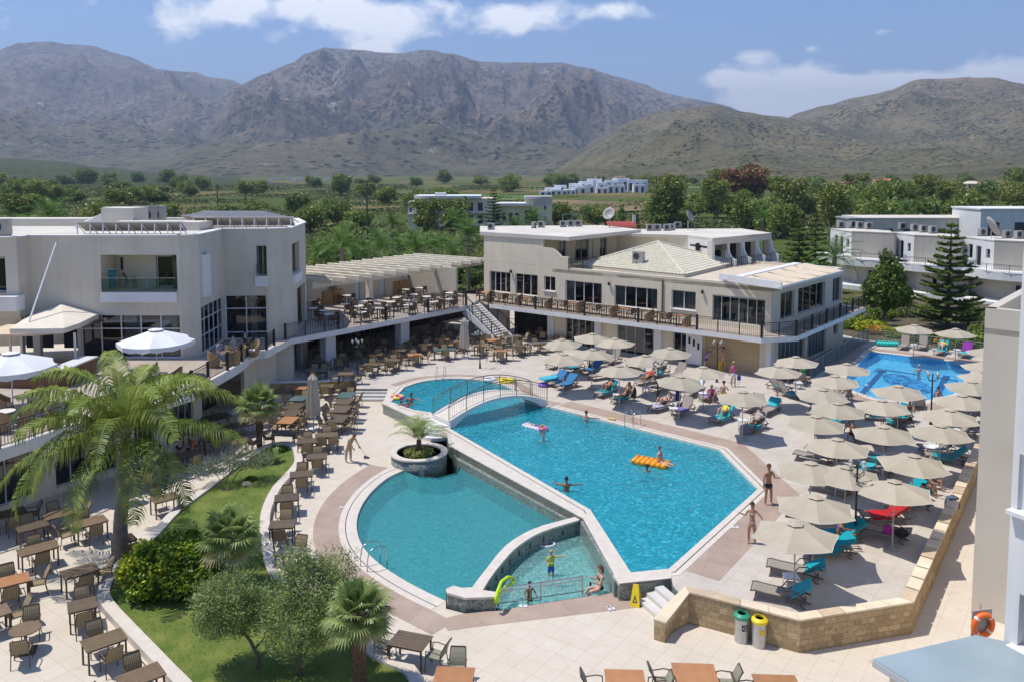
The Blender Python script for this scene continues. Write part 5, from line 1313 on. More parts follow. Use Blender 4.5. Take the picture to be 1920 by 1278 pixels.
for x in (768,783): fb(x,x+4,4.0,5.8,202.9 if x<780 else 207.9,.4,M_GRL,'window')
fb(984,1008,.8,4.0,210.9,.4,M_GRL,'window');fb(1020,1024,4.2,5.2,210.9,.4,M_GRL,'window');fb(1020,1024,1.2,2.2,210.9,.4,M_GRL,'window')
for k in range(4): fb(930+12*k,937+12*k,1.2,3.4,210.9,.4,M_GRL,'window')
wv=[(1012,1035,1.5,2),(1022,1052,3.2,2),(1040,1062,4.6,1),(1032,1064,2.0,3),(1060,1080,2.2,2),(1068,1092,5.6,2),(1072,1100,3.6,2),(1086,1112,6.8,2),(1102,1128,8.2,2),(1118,1140,3.4,2),(1120,1136,6.0,1),(1136,1160,7.4,2),(1150,1180,8.6,2),(1140,1172,4.6,3),(1176,1214,7.6,3),(1188,1210,5.0,2),(1090,1116,4.5,2)]
M_WHF=mat('whitewash',(.78,.79,.80),.8)
for k,(x0,x1,zt,nw) in enumerate(wv):
 ords='first second third fourth fifth sixth seventh eighth ninth tenth eleventh twelfth thirteenth fourteenth fifteenth sixteenth seventeenth'.split()
 rk=sorted(range(len(wv)),key=lambda i: wv[i][0]).index(k)
 block('white_house','whitewashed flat roofed village house, %s from the left, %s' % (ords[rk],['on the lowest step','one step up','near the top'][0 if zt<3.5 else (1 if zt<6 else 2)]),x0,x1,470+(zt*4)+k*.7,7,zt+.6,'house',M_WHF,0,nw,z0=-1,group='white village houses')
for x0,x1,zt in ((1117,1136,11.0),(1153,1172,10.6)):
 t=block('tower_house','ochre tower house with red tiles, %s of two above the white village' % ('left' if x0<1140 else 'right'),x0,x1,520,7,zt,'house',mat('ochre render',(.50,.38,.24),.85),0,2,roofm=mat('terracotta',(.45,.16,.08),.85),storeys=3)
hs=[(1500,1532,352,5.5,M_WHF,'white square villa with dark windows below the right hill'),(1584,1606,354,4.5,None,'small ochre house with a tiled roof left of the red roofed villa'),(1642,1682,353,6.0,None,'wide villa with a bright terracotta roof below the right hill'),(1813,1838,356,4.5,None,'sandy low house with pale roof at the far right of the plain'),(1365,1395,348,3.5,M_WHF,'low white building at the foot of the middle hill'),(1236,1262,347,3.5,None,'yellowish farm building right of the white village'),(1466,1492,352,4,None,'small cream house left of the white square villa'),(1738,1764,350,3.5,M_WHF,'long low white shed near the right edge of the plain'),(1560,1580,351,3.8,M_WHF,'tiny whitewashed house between the square villa and the ochre one')]
M_OCH=mat('ochre render',(.50,.38,.24),.85);M_TERC=mat('terracotta',(.45,.16,.08),.85)
def gable(t,w_,dep,h,m):
 mb=MB();A=[(-w_/2-.4,-dep/2-.4,h),(w_/2+.4,-dep/2-.4,h),(w_/2+.4,dep/2+.4,h),(-w_/2-.4,dep/2+.4,h)];r0_=(-w_/4,0,h+2.0);r1_=(w_/4,0,h+2.0)
 mb.face([A[0],A[1],r1_,r0_]);mb.face([A[1],A[2],r1_]);mb.face([A[2],A[3],r0_,r1_]);mb.face([A[3],A[0],r0_]);mb.build('hipped_roof',m,t)
for x0,x1,yb,hh,m,lab in hs:
 D=14.9*F/(yb-320);
 t=block('villa',lab,x0,x1,D,9,hh-.8,'house',m or M_OCH,0,3)
 if m is None: gable(t,(x1-x0)/F*D,9,hh+.3,M_TERC if 'red' in lab or 'terracotta' in lab or 'tiled' in lab else M_CAP)
for k in range(14):
 px=505+k*8.5+random.uniform(-2,2);D=1150+random.uniform(-100,200)
 block('village_house','tiny pale house at the foot of the central mountain, %s from the left' % ['first','second','third','fourth','fifth','sixth','seventh','eighth','ninth','tenth','eleventh','twelfth','thirteenth','fourteenth'][k],px,px+random.uniform(2,4.5),D,8,random.uniform(3,6),'house',M_WHF,z0=-2,group='distant village houses')
for px in (1810,1823):
 t=thing('radio_mast','thin radio mast on the right hilltop, %s one' % ('left' if px==1810 else 'right'),'mast');D=3800;x=(px-960)/F*D;mb=MB();zb_=CH+(320-171)/F*D;mb.bar((x,D,zb_-10),(x,D,zb_+32),2.2,2.2);mb.build('mast',M_ALU,t)
# vegetation
def leafmat(name,c1,c2,rough=.6,vs=1.5,thr=(.35,.65),trans=.3,k=1.45):
 c1=tuple(v*k for v in c1);c2=tuple(min(.7,v*k) for v in c2)
 m=bpy.data.materials.new(name);m.use_nodes=True;n=m.node_tree;n.nodes.remove(n.nodes['Principled BSDF']);out=n.nodes['Material Output']
 t=n.nodes.new('ShaderNodeNewGeometry');nz=n.nodes.new('ShaderNodeTexNoise');nz.inputs['Scale'].default_value=vs;nz.inputs['Detail'].default_value=3;n.links.new(t.outputs['Position'],nz.inputs['Vector'])
 r=n.nodes.new('ShaderNodeValToRGB');r.color_ramp.elements[0].position,r.color_ramp.elements[1].position=thr;r.color_ramp.elements[0].color=(*c1,1);r.color_ramp.elements[1].color=(*c2,1);n.links.new(nz.outputs[0],r.inputs[0])
 d=n.nodes.new('ShaderNodeBsdfDiffuse');tl=n.nodes.new('ShaderNodeBsdfTranslucent');gl=n.nodes.new('ShaderNodeBsdfGlossy');gl.inputs['Roughness'].default_value=rough*.7;gl.inputs[0].default_value=(.8,.85,.8,1)
 n.links.new(r.outputs[0],d.inputs[0]);n.links.new(r.outputs[0],tl.inputs[0])
 a=n.nodes.new('ShaderNodeMixShader');a.inputs[0].default_value=trans;n.links.new(d.outputs[0],a.inputs[1]);n.links.new(tl.outputs[0],a.inputs[2])
 b=n.nodes.new('ShaderNodeMixShader');b.inputs[0].default_value=.025;n.links.new(a.outputs[0],b.inputs[1]);n.links.new(gl.outputs[0],b.inputs[2]);n.links.new(b.outputs[0],out.inputs[0]);return m
L_PALM=leafmat('feather palm leaf',(.045,.075,.010),(.21,.25,.050),vs=1.6)
L_PALM2=leafmat('feather palm young leaf',(.11,.16,.022),(.26,.30,.07),vs=1.4)
L_FAN=leafmat('fan palm leaf',(.09,.14,.035),(.24,.29,.10),vs=2)
L_FAND=leafmat('fan palm dry leaf',(.26,.24,.09),(.40,.36,.18),vs=3)
L_DATE=leafmat('date palm leaf',(.050,.11,.025),(.12,.20,.05),vs=.4)
L_SHRUB=leafmat('schefflera leaf',(.030,.070,.008),(.17,.25,.02),vs=1.6)
L_SHRUBY=leafmat('yellow schefflera leaf',(.22,.27,.02),(.42,.42,.04),vs=2)
L_OLIVE=leafmat('olive leaf',(.10,.14,.035),(.25,.31,.10),vs=1.8)
L_OLIVG=leafmat('grey olive leaf',(.075,.10,.055),(.18,.21,.13),vs=1.8)
L_TREE=[leafmat('tree leaf a',(.075,.11,.02),(.22,.26,.06),vs=.35),leafmat('tree leaf b',(.08,.105,.025),(.20,.225,.06),vs=.35),leafmat('tree leaf c',(.06,.10,.026),(.175,.225,.06),vs=.35)]
L_YEL=leafmat('eucalyptus leaf',(.10,.13,.03),(.23,.24,.07),vs=.35)
L_RED=leafmat('rusty leaf',(.14,.060,.03),(.24,.12,.06),vs=.35)
L_PINE=leafmat('norfolk pine needles',(.065,.095,.022),(.17,.21,.05),vs=.8)
L_FIG=leafmat('magnolia leaf',(.040,.080,.014),(.17,.22,.045),vs=1.3)
BARK=mat('bark',(.13,.10,.075),.95,.3,6,.6,14);BARKP=mat('palm trunk',(.20,.175,.15),.9,.25,5,.6,12);BARKF=mat('fibrous palm trunk',(.13,.075,.04),.95,.4,14,.9,30)
def rnd(a,b): return random.uniform(a,b)
def leaf(mb,c,s,m=0,up=.3,asp=.55):
 a=Vector((rnd(-1,1),rnd(-1,1),rnd(-1,1))).normalized();n=Vector((rnd(-1,1),rnd(-1,1),rnd(-1,1)+up*2)).normalized()
 a=(a-n*a.dot(n));a=a.normalized() if a.length>.01 else n.orthogonal();b=n.cross(a)*s*asp*.5;a=a*s*.5
 mb.face([c-a,c-a*.1-b,c+a,c-a*.1+b],m)
def blobs_crown(mb,blobs,n,s,mats_w=(1,),inner=.35,asp=.6):
 """leaves spread through the outer part of several blobs"""
 tot=sum(b[3]*b[4]*b[5] for b in blobs);
 for (x,y,z,rx,ry,rz) in blobs:
  k=int(n*(rx*ry*rz)/tot)
  for _ in range(k):
   v=Vector((random.gauss(0,1),random.gauss(0,1),random.gauss(0,1))).normalized()
   r=(inner+(1-inner)*random.random()**.5)*(1+.22*noise.noise(v*2.6+Vector((x,y,z))))
   c=Vector((x+v.x*rx*r,y+v.y*ry*r,z+v.z*rz*r))
   m=0
   if len(mats_w)>1:
    u=random.random()*sum(mats_w);a=0
    for i,w_ in enumerate(mats_w):
     a+=w_
     if u<=a: m=i;break
   leaf(mb,c,s*rnd(.6,1.35),m,asp=asp)
def rand_blobs(h,r,k,z0,flat=.8):
 B=[(0,0,z0+(h-z0)*.5,r*.72,r*.72,(h-z0)*.45)]
 for i in range(k):
  a=rnd(0,2*pi);q=rnd(.3,.72)*r;z=z0+(h-z0)*rnd(.2,.88);s=r*rnd(.26,.48)
  B.append((q*cos(a),q*sin(a),z,s,s,s*flat))
 return B
def tree(name,label,cat,loc,h,r,leafm,n=1500,s=.35,k=9,z0=None,trunk_r=.18,group=None,mats_w=None,trunkm=None,par=None,inner=.35,blobs=None,asp=.6,lean=(0,0)):
 t=thing(name,label,cat,loc,0,group);z0=h*.28 if z0 is None else z0
 B=blobs or rand_blobs(h,r,k,z0);mb=MB();lm=leafm if isinstance(leafm,(list,tuple)) else [leafm]
 blobs_crown(mb,B,n,s,mats_w or tuple([1]*len(lm)),inner,asp);mb.build('crown',lm,t)
 mb=MB();top=Vector((lean[0],lean[1],z0+(h-z0)*.35));mid_=Vector((lean[0]*.4+.1*r*rnd(-1,1),lean[1]*.4,z0*.6));mb.tube([(0,0,-.2),mid_,(lean[0],lean[1],z0),top],[trunk_r*1.25,trunk_r,trunk_r*.85,trunk_r*.4],8)
 for b in B[1:8]: mb.tube([(lean[0],lean[1],z0*.9),((lean[0]+b[0])*.5,(lean[1]+b[1])*.5,(z0+b[2])*.5),(b[0],b[1],b[2])],[trunk_r*.5,trunk_r*.35,trunk_r*.12],5)
 mb.build('trunk',trunkm or BARK,t);return t
def frond(mb,base,az,el,L,droop,nl,ll,wd,m=0,hang=.5,curve=1.0,mr=None,fold=.5):
 """feather leaf: arching rib with leaflets on both sides"""
 h=Vector((cos(az),sin(az),0));pts=[];p=Vector(base);ang=el;N=12
 for i in range(N+1):
  pts.append(p.copy());p=p+(h*cos(ang)+Vector((0,0,1))*sin(ang))*(L/N);ang -=droop/N*(0.45+1.1*i/N)*curve
 mb.tube(pts,[.045*wd*12*(1-.85*i/N) for i in range(N+1)],4,m if mr is None else mr)
 side=Vector((-h.y,h.x,0))
 for i in range(nl):
  u=.12+.88*i/nl;f=u*N;k=min(N-1,int(f));q=pts[k].lerp(pts[k+1],f-k);d=(pts[k+1]-pts[k]).normalized();up=side.cross(d)*-1
  if up.z<0: up=-up
  l=ll*(sin(pi*min(1,.12+u*.86))**.55)*rnd(.85,1.1)
  for s in (-1,1):
   dr=(side*s*.8+d*rnd(.35,.7)+up*fold*rnd(.3,1)).normalized();e=q+dr*l*.45;dn=(dr*.8+Vector((0,0,-1))*hang*rnd(.8,1.5)).normalized();e2=e+dn*l*.35;e3=e2+(dn*.5+Vector((0,0,-hang))).normalized()*l*.3
   w_=d*wd*rnd(.8,1.2)
   mb.face([q-w_*.4,q+w_*.4,e+w_*.55,e-w_*.5],m);mb.face([e-w_*.5,e+w_*.55,e2+w_*.35,e2-w_*.35],m);mb.face([e2-w_*.35,e2+w_*.35,e3],m)
# the tall feather palm at the left
bp=G(226,1052,ZL)
t=thing('feather_palm','tall feather palm with long drooping fronds rising through the dining terrace','palm tree',(bp.x,bp.y,ZL))
ctr=Vector((.35,.1,4.7))
mb=MB();mb.tube([(0,0,-.3),(.05,0,1.5),(.22,.05,3.2),(.3,.1,4.2)],[.32,.25,.22,.2],14);
mb.build('trunk',BARKP,t,True)
mb=MB();mb.tube([(.3,.1,4.1),(.33,.1,4.7),(.36,.1,5.3)],[.21,.19,.10],12);mb.build('crown_shaft',mat('green brown sheath',(.16,.15,.06),.7,.3,5),t,True)
random.seed(11)
spec=[]
for i in range(8): spec.append((i*2*pi/8+rnd(-.2,.2),rnd(1.15,1.4),rnd(3.5,4.1),rnd(1.5,2.3),1))
for i in range(7): spec.append((i*2*pi/7+.3+rnd(-.2,.2),rnd(.7,.95),rnd(3.9,4.5),rnd(1.6,2.2),0))
for a_,e_,l_,d_ in ((-.12,.35,4.2,1.0),(2.95,.35,4.4,1.1),(3.45,.1,4.6,1.4),(3.95,.2,4.4,1.9),(4.6,.15,4.0,2.0),(5.2,.15,4.0,2.1),(5.75,.1,3.9,1.8),(.9,.2,3.8,1.5),(2.2,.3,3.8,1.4),(4.25,.5,4.2,2.2),(5.5,.4,3.6,2.2)): spec.append((a_,e_,l_,d_,0))
for k,(a_,e_,l_,d_,y) in enumerate(spec):
 mb=MB();frond(mb,ctr+Vector((.1*cos(a_),.1*sin(a_),rnd(-.1,.35))),a_,e_,l_*1.14,d_*1.12,62,1.0,.052,hang=.95,mr=1,fold=.25);mb.build('frond',[L_PALM2 if y else L_PALM,mat('palm rib',(.22,.26,.08),.6)],t)
# fan palms
def fanpalm(label,base,th,nf,r,group='fan palms in the garden bed',seed=0,skirt=True,tr=.14):
 random.seed(seed);t=thing('fan_palm',label,'palm tree',tuple(base),0,group)
 mb=MB();mb.tube([(0,0,-.3),(0,0,th*.5),(0,0,th-.35),(0,0,th)],[tr*1.1,tr,tr*1.25,tr*.9],12);
 if tr>.15:
  for i in range(70):
   a=rnd(0,2*pi);z=th-.9+rnd(0,.8);v=Vector((cos(a),sin(a),0));mb.bar(v*tr+Vector((0,0,z)),v*(tr+.14)+Vector((0,0,z+.16)),.05,.03)
 mb.build('trunk',BARKF,t)
 def fan(mb,c,az,el,L,m):
  h=Vector((cos(az)*cos(el),sin(az)*cos(el),sin(el)));s=Vector((-sin(az),cos(az),0));up=s.cross(h)*-1
  if up.z<0: up=-up
  q=c+h*L*.52;mb.tube([c,c+h*L*.3,q],[.016,.012,.010],4,m)
  n=26
  for i in range(n):
   a=(i/(n-1)-.5)*radians(250);d=(h*cos(a)+s*sin(a)).normalized();l=L*.55*(1-.25*abs(a)/2.2)*rnd(.88,1.08);w_=(s*cos(a)-h*sin(a))*.022*r/.9
   e=q+d*l*.6+up*.02;f_=q+d*l+Vector((0,0,-1))*l*rnd(.12,.3)
   mb.face([q,e-w_,e+w_],m);mb.face([e-w_,f_,e+w_],m)
 for i in range(nf):
  u=i/nf;az=i*2.399;el=radians(88-120*u**.8);mb=MB();fan(mb,Vector((0,0,th-.1*u)),az,el,r*rnd(.85,1.1),0);mb.build('fan_leaf',L_FAN if u<.82 else (L_FAND if skirt else L_FAN),t)
 return t
fanpalm('fan palm on a thin trunk at the far tip of the lawn bed',G(487,840,ZL),2.35,34,1.35,seed=3)
fanpalm('fan palm in the middle of the lawn beside the yellow green shrub',G(434,1108,ZL),1.95,34,1.25,seed=4)
fanpalm('fan palm with thick fibrous trunk nearest the bottom edge',G(674,1300,ZL),2.35,36,1.15,seed=5,tr=.2)
fanpalm('low young fan palm at the foot of the far fan palm',G(505,872,ZL),.25,14,.8,seed=6)
t=thing('small_palm','small arching date palm growing in the round planter','palm tree',(pc.x,pc.y,-.22));random.seed(21)
mb=MB();mb.tube([(0,0,-.1),(0,0,.75)],[.16,.12],8);mb.build('trunk',BARKF,t)
L_PP=leafmat('planter palm leaf',(.14,.20,.05),(.32,.36,.14),vs=3)
for i in range(20): mb=MB();frond(mb,(0,0,.7),i*2.4,rnd(.7,1.45),rnd(1.5,2.0),rnd(1.2,2.1),44,.32,.022,hang=.35);mb.build('frond',L_PP,t)
t=thing('planter_flowers','yellow and green low plants round the foot of the planter palm','plants',(pc.x,pc.y,-.24));mb=MB();blobs_crown(mb,[(.45*cos(a),.45*sin(a)-.15,.16,.4,.4,.22) for a in [k*.785 for k in range(8)]],1100,.1,(3,1));mb.build('foliage',[L_PP,leafmat('gold flowers',(.42,.30,.03),(.55,.42,.08))],t)
# shrubs and olives of the bed
random.seed(5)
def shrub(name,label,loc,B,n,s,mats_,w_=None,cat='shrub',stems=5,inner=.5,group=None,asp=.6):
 t=thing(name,label,cat,loc,0,group);mb=MB();blobs_crown(mb,B,n,s,w_ or tuple([1]*len(mats_)),inner,asp);mb.build('crown',mats_,t)
 mb=MB()
 for i in range(stems):
  b=B[i % len(B)];mb.tube([(rnd(-.1,.1),rnd(-.1,.1),-.1),(b[0]*.4,b[1]*.4,b[2]*.5),(b[0]*.8,b[1]*.8,b[2]*.95)],[.05,.035,.015],6)
 mb.build('stems',BARK,t);return t
q=G(312,1128,ZL)
B=[(0,0,1.1,1.1,.9,.9),(-1.0,.1,.95,.8,.8,.75),(.95,.3,1.1,.8,.8,.85),(0,.6,1.5,.9,.7,.6),(-.7,.3,1.45,.7,.6,.5),(.6,-.5,.8,.8,.6,.6),(-.6,-.5,.7,.7,.6,.6),(1.4,.4,.8,.6,.6,.6)]
o=shrub('umbrella_tree_shrub','big rounded glossy shrub with yellow new leaves beside the feather palm',(q.x,q.y+.3,ZL),B,9000,.17,[L_SHRUB,L_SHRUBY],(9,1.0))
mb=MB();blobs_crown(mb,[(-1.25,-.2,1.1,.5,.5,.5),(-.9,.2,1.75,.45,.3,.25),(-.1,-.7,1.35,.3,.25,.25)],900,.16);mb.build('yellow_shoots',L_SHRUBY,o)
def olive(label,base,B,n,m,trunk):
 t=thing('olive_tree',label,'olive tree',tuple(base),0,'olive trees in the lawn bed');B=[(b[0]*1.08,b[1],b[2]*1.04,b[3]*1.22,b[4]*1.22,b[5]*1.22) for b in B];mb=MB();blobs_crown(mb,B,int(n*1.7),.09,(4,1) if len(m)>1 else (1,),.3,.34)
 for b in B:
  for k in range(int(60*b[3])):
   v=Vector((random.gauss(0,1),random.gauss(0,1),abs(random.gauss(0,1))+.2)).normalized();c0=Vector(b[:3])+Vector((v.x*b[3],v.y*b[4],v.z*b[5]))*.9
   for j in range(6): leaf(mb,c0+v*.06*j+Vector((rnd(-.03,.03),rnd(-.03,.03),0)),.09,0,asp=.3)
 mb.build('crown',m,t);mb=MB()
 for pts,rs in trunk: mb.tube(pts,rs,8)
 mb.build('trunk',BARK,t);return t
q=G(484,1262,ZL)
olive('small round olive tree with a bent trunk on the lawn, lower left one',q,[(-.85,.1,1.95,.85,.8,.75),(-.9,0,2.3,.6,.6,.5),(-.4,.2,1.7,.7,.6,.55),(-1.2,-.1,1.7,.5,.5,.5)],9000,[L_OLIVE,L_OLIVG],[([(0,0,-.1),(.02,0,.5),(-.2,0,1.0),(-.7,0,1.7)],[.08,.06,.05,.02]),([(-.1,0,.75),(.2,0,1.1),(.3,0,1.4)],[.04,.03,.01])])
q=G(560,1275,ZL)
olive('large spreading olive tree between the small olive and the near fan palm',q,[(-.1,.2,1.5,.95,.8,.85),(.3,.8,2.2,.8,.7,.8),(.0,1.0,2.7,.6,.5,.55),(.7,.3,1.6,.7,.6,.7),(-.7,.6,1.9,.6,.5,.65),(.9,1.2,2.6,.5,.5,.6),(-.3,.9,2.9,.5,.4,.45),(.6,1.4,1.9,.6,.5,.6)],15000,[L_OLIVE,L_OLIVG],[([(0,0,-.1),(0,.1,.7),(.1,.4,1.6),(.2,.8,2.4)],[.09,.07,.05,.02]),([(0,0,.4),(-.3,.2,1.2)],[.05,.02]),([(0,0,.5),(.5,.2,1.3)],[.05,.02])])
q=G(432,915,ZL)
olive('loose silvery olive shrub arching over the kerb at the far end of the lawn',q,[(-.3,.1,1.0,.7,.6,.35),(.5,.4,1.2,.8,.6,.4),(-1.2,-.2,.9,.6,.5,.35),(1.1,.8,1.0,.6,.5,.35)],3600,[L_OLIVG],[([(0,-.9,-.1),(-.05,-.5,.5),(.2,.1,1.1)],[.03,.025,.01]),([(0,-.9,-.1),(-.3,-.4,.5),(-.8,0,1.0)],[.03,.02,.01]),([(0,-.9,-.1),(.3,0,.7),(.8,.4,1.1)],[.03,.02,.01])])
for px,py,r,lab in ((470,905,.35,'low dark bush on the lawn near the grey stone'),(520,850,.5,'dark low bush behind the far fan palm'),(360,1010,.4,'small leafy clump beside the kerb left of the lawn')):
 q=G(px,py,ZL);shrub('garden_bush',lab,(q.x,q.y,ZL),[(0,0,r*.4,r,r,r*.5),(r*.5,0,r*.3,r*.6,r*.6,r*.4)],700,.12,[L_SHRUB],group='low bushes on the lawn')
# lawn bed with kerb
bed=GL([(550,850),(553,872),(541,890),(512,922),(494,958),(488,990),(492,1030),(500,1075),(530,1105),(580,1140),(640,1195),(700,1245),(770,1290),(700,1420),(500,1420),(352,1285),(300,1232),(250,1180),(212,1138),(206,1112),(222,1080),(262,1045),(300,1008),(340,965),(392,925),(430,895),(470,866),(505,845),(535,840)],ZL)
bedp=smooth_line(XY(bed)+[XY(bed)[0]],3)[:-1]
mb=MB();mb.prism(bedp,ZL-.1,ZL+.10);mb.build('lawn_soil',mat('soil',(.07,.045,.03)))['kind']='structure'
kerb=strip('lawn_kerb',bedp,-.02,.38,ZL+.26,M_COPE,True,zb=ZL-.05);tag(kerb,'pale raised kerb winding round the lawn bed','kerb');kerb['kind']='thing'
M_GRASS=mat('lawn turf',(.085,.14,.014),.9,0,1.2,.5,60,coord='w',col2=(.19,.215,.04),detail=8,thr=(.35,.68))
sheet('lawn',offset(bedp,-.02),ZL+.16,M_GRASS)
mb=MB();random.seed(9)
L_GR=leafmat('grass blade',(.09,.17,.010),(.20,.27,.03),vs=1.5)
xs=[p[0] for p in bedp];ys=[p[1] for p in bedp]
def inpoly(x,y,P):
 c=False;j=len(P)-1
 for i in range(len(P)):
  if (P[i][1]>y) !=(P[j][1]>y) and x<(P[j][0]-P[i][0])*(y-P[i][1])/(P[j][1]-P[i][1])+P[i][0]: c=not c
  j=i
 return c
bi=offset(bedp,-.04)
for _ in range(26000):
 x,y=rnd(min(xs),max(xs)),rnd(min(ys),max(ys))
 if not inpoly(x,y,bi): continue
 a=rnd(0,2*pi);h=rnd(.03,.07);w_=Vector((cos(a),sin(a),0))*.012;q=Vector((x,y,ZL+.155));mb.face([q-w_,q+w_,q+Vector((rnd(-.03,.03),rnd(-.03,.03),h))])
o=mb.build('grass',L_GR);o['kind']='stuff';o['label']='short bright green lawn grass in the curved bed';o['category']='grass'
q=G(462,910,ZL+.1);t=thing('garden_rock','small pale rock lying on the lawn','rock',tuple(q));mb=MB();mb.lathe([(.001,.0),(.16,.02),(.19,.1),(.1,.19),(.001,.22)],n=9,sx=1.3);mb.build('stone',M_CAP,t)
# Norfolk pines
def norfolk(label,base,h,r,seed=0,group='norfolk pines',dens=1.0):
 random.seed(seed);t=thing('norfolk_pine',label,'pine tree',tuple(base),0,group);mb=MB();mb.tube([(0,0,-.3),(0,0,h*.5),(0,0,h)],[.018*h+.08,.012*h+.03,.02],8);mb.build('trunk',BARK,t)
 mb=MB();z=h*.10;k=0
 while z<h*.99:
  f=1-z/h;rr_=r*(.12+.95*f**.8)*rnd(.85,1.08);nb=6 if f>.2 else 5
  for i in range(nb):
   a=2*pi*(i+.5*(k % 2))/nb+rnd(-.12,.12);L=rr_*rnd(.85,1.1);d=Vector((cos(a),sin(a),0));s=Vector((-d.y,d.x,0));N=max(4,int(L/.22*dens))
   for j in range(N):
    u=.12+.9*(j+.5)/N;c=Vector((0,0,z))+d*L*u+Vector((0,0,-.10*L*u+.22*L*u*u));sp_=.34*L*(1-u*.55)*.5+.10
    for sg in (-1,1):
     for q in range(2):
      e=c+s*sg*sp_*rnd(.7,1.1)+d*sp_*rnd(.2,.6)+Vector((0,0,rnd(0,.2)));w_=(d*.10+Vector((0,0,.07*rnd(-1,1))))*(1+.03*h)
      mb.face([c-w_,c+w_,e+w_*.6,e-w_*.6])
      wv_=Vector((0,0,.10*(1+.02*h)));mb.face([c-wv_,c+wv_,e+wv_*.5,e-wv_*.5])
  z+=h*(.055+.025*f);k+=1
 leafs=[(0,0,h*.985,.16,.16,.3)];blobs_crown(mb,leafs,60,.2);mb.build('crown',L_PINE,t);return t
def atD(px,D,z=0.0): return Vector(((px-960)/F*D,D,z))
norfolk('tall tiered norfolk pine standing right of the broad leaved tree behind the lap pool',atD(1786,74,-.1),9.6,3.2,1)
norfolk('shorter norfolk pine at the left edge of the bungalows',atD(1500,96,-.7),9.3,2.9,2)
norfolk('norfolk pine just right of the one at the edge of the bungalows',atD(1531,101,-.7),9.6,2.6,3)
norfolk('dense dark norfolk pine in front of the far hotel',atD(925,196,-.7),11.0,3.0,4,dens=1.2)
norfolk('slim pale pine left of the dark one at the far hotel',atD(872,200,-.7),8.6,2.2,5)
# broad leaved tree by the lap pool
random.seed(31)
tree('magnolia_tree','broad glossy leaved tree behind the corner of the lap pool fence','tree',atD(1668,74,-.1),7.4,2.6,[L_FIG],n=7500,s=.34,k=22,z0=1.6,trunk_r=.16,blobs=[(0,0,3.4,1.9,1.9,1.6),(.2,0,5.0,1.3,1.3,1.3),(-.1,0,6.5,.6,.6,.9),(-1.2,0,2.8,1.1,1.1,.9),(1.4,0,3.0,1.1,1.1,.9),(.9,0,4.4,.9,.9,.8),(-.9,0,4.4,.9,.9,.8),(.5,0,6.0,.6,.6,.6),(-1.8,0,3.6,.6,.6,.6),(1.9,.2,2.4,.5,.5,.4)])
struct(sheet('garden_ground',[(28.5,72.5),(28.0,68.8),(30,68.6),(36.5,63),(38,60),(60,60),(60,84),(40,92),(28,84)],-.06,mat('garden soil',(.10,.085,.045),.95,.4,2,coord='w')))
random.seed(41)
hl=[(1612,74,1.2,'dark hedge bush at the left end behind the lap pool fence',L_SHRUB),(1640,73,1.0,'yellow green bush left of the orange flowers',L_SHRUBY),(1700,70,1.0,'clipped green hedge right of the orange flowers',L_TREE[0]),(1735,69,.9,'clipped green hedge behind the left grey parasol',L_TREE[0]),(1770,68,.8,'clipped green hedge between the two grey parasols',L_TREE[2]),(1812,66,.9,'clipped green hedge behind the right grey parasol',L_TREE[0]),(1840,66,1.3,'dark bush beside the near wing',L_SHRUB),(1600,80,2.0,'tall dark bush at the end of the restaurant terrace',L_SHRUB),(1756,78,1.8,'leafy bush under the tiered pine',L_TREE[2]),(1826,76,2.0,'round dark tree near the far right wall',L_SHRUB),(1700,80,1.6,'spreading bush under the broad leaved tree',L_TREE[1]),(1660,78,1.3,'shady bush at the foot of the broad leaved tree',L_SHRUB),(1860,70,1.4,'pale green bush at the far right end of the hedge',L_TREE[0])]
for px,D,hh,lab,m in hl:
 shrub('hedge_bush',lab,tuple(atD(px,D,-.06)),[(rnd(-.2,.2),0,hh*.5,1.2,.8,hh*.5),(.9,.1,hh*.45,.8,.7,hh*.45),(-.9,-.1,hh*.45,.8,.7,hh*.45)],900,.22,[m],group='bushes behind the lap pool')
for px,D,lab in ((1650,71.5,'patch of orange flowers left of the broad tree trunk'),(1668,71,'patch of orange flowers at the broad tree trunk'),(1783,66.8,'patch of orange flowers between the two grey parasols')):
 shrub('flower_bed',lab,tuple(atD(px,D,-.06)),[(0,0,.45,.9,.6,.35)],500,.16,[leafmat('orange flowers',(.50,.20,.02),(.60,.32,.05)),L_SHRUB],(2,1),cat='flowers',group='orange flower patches')
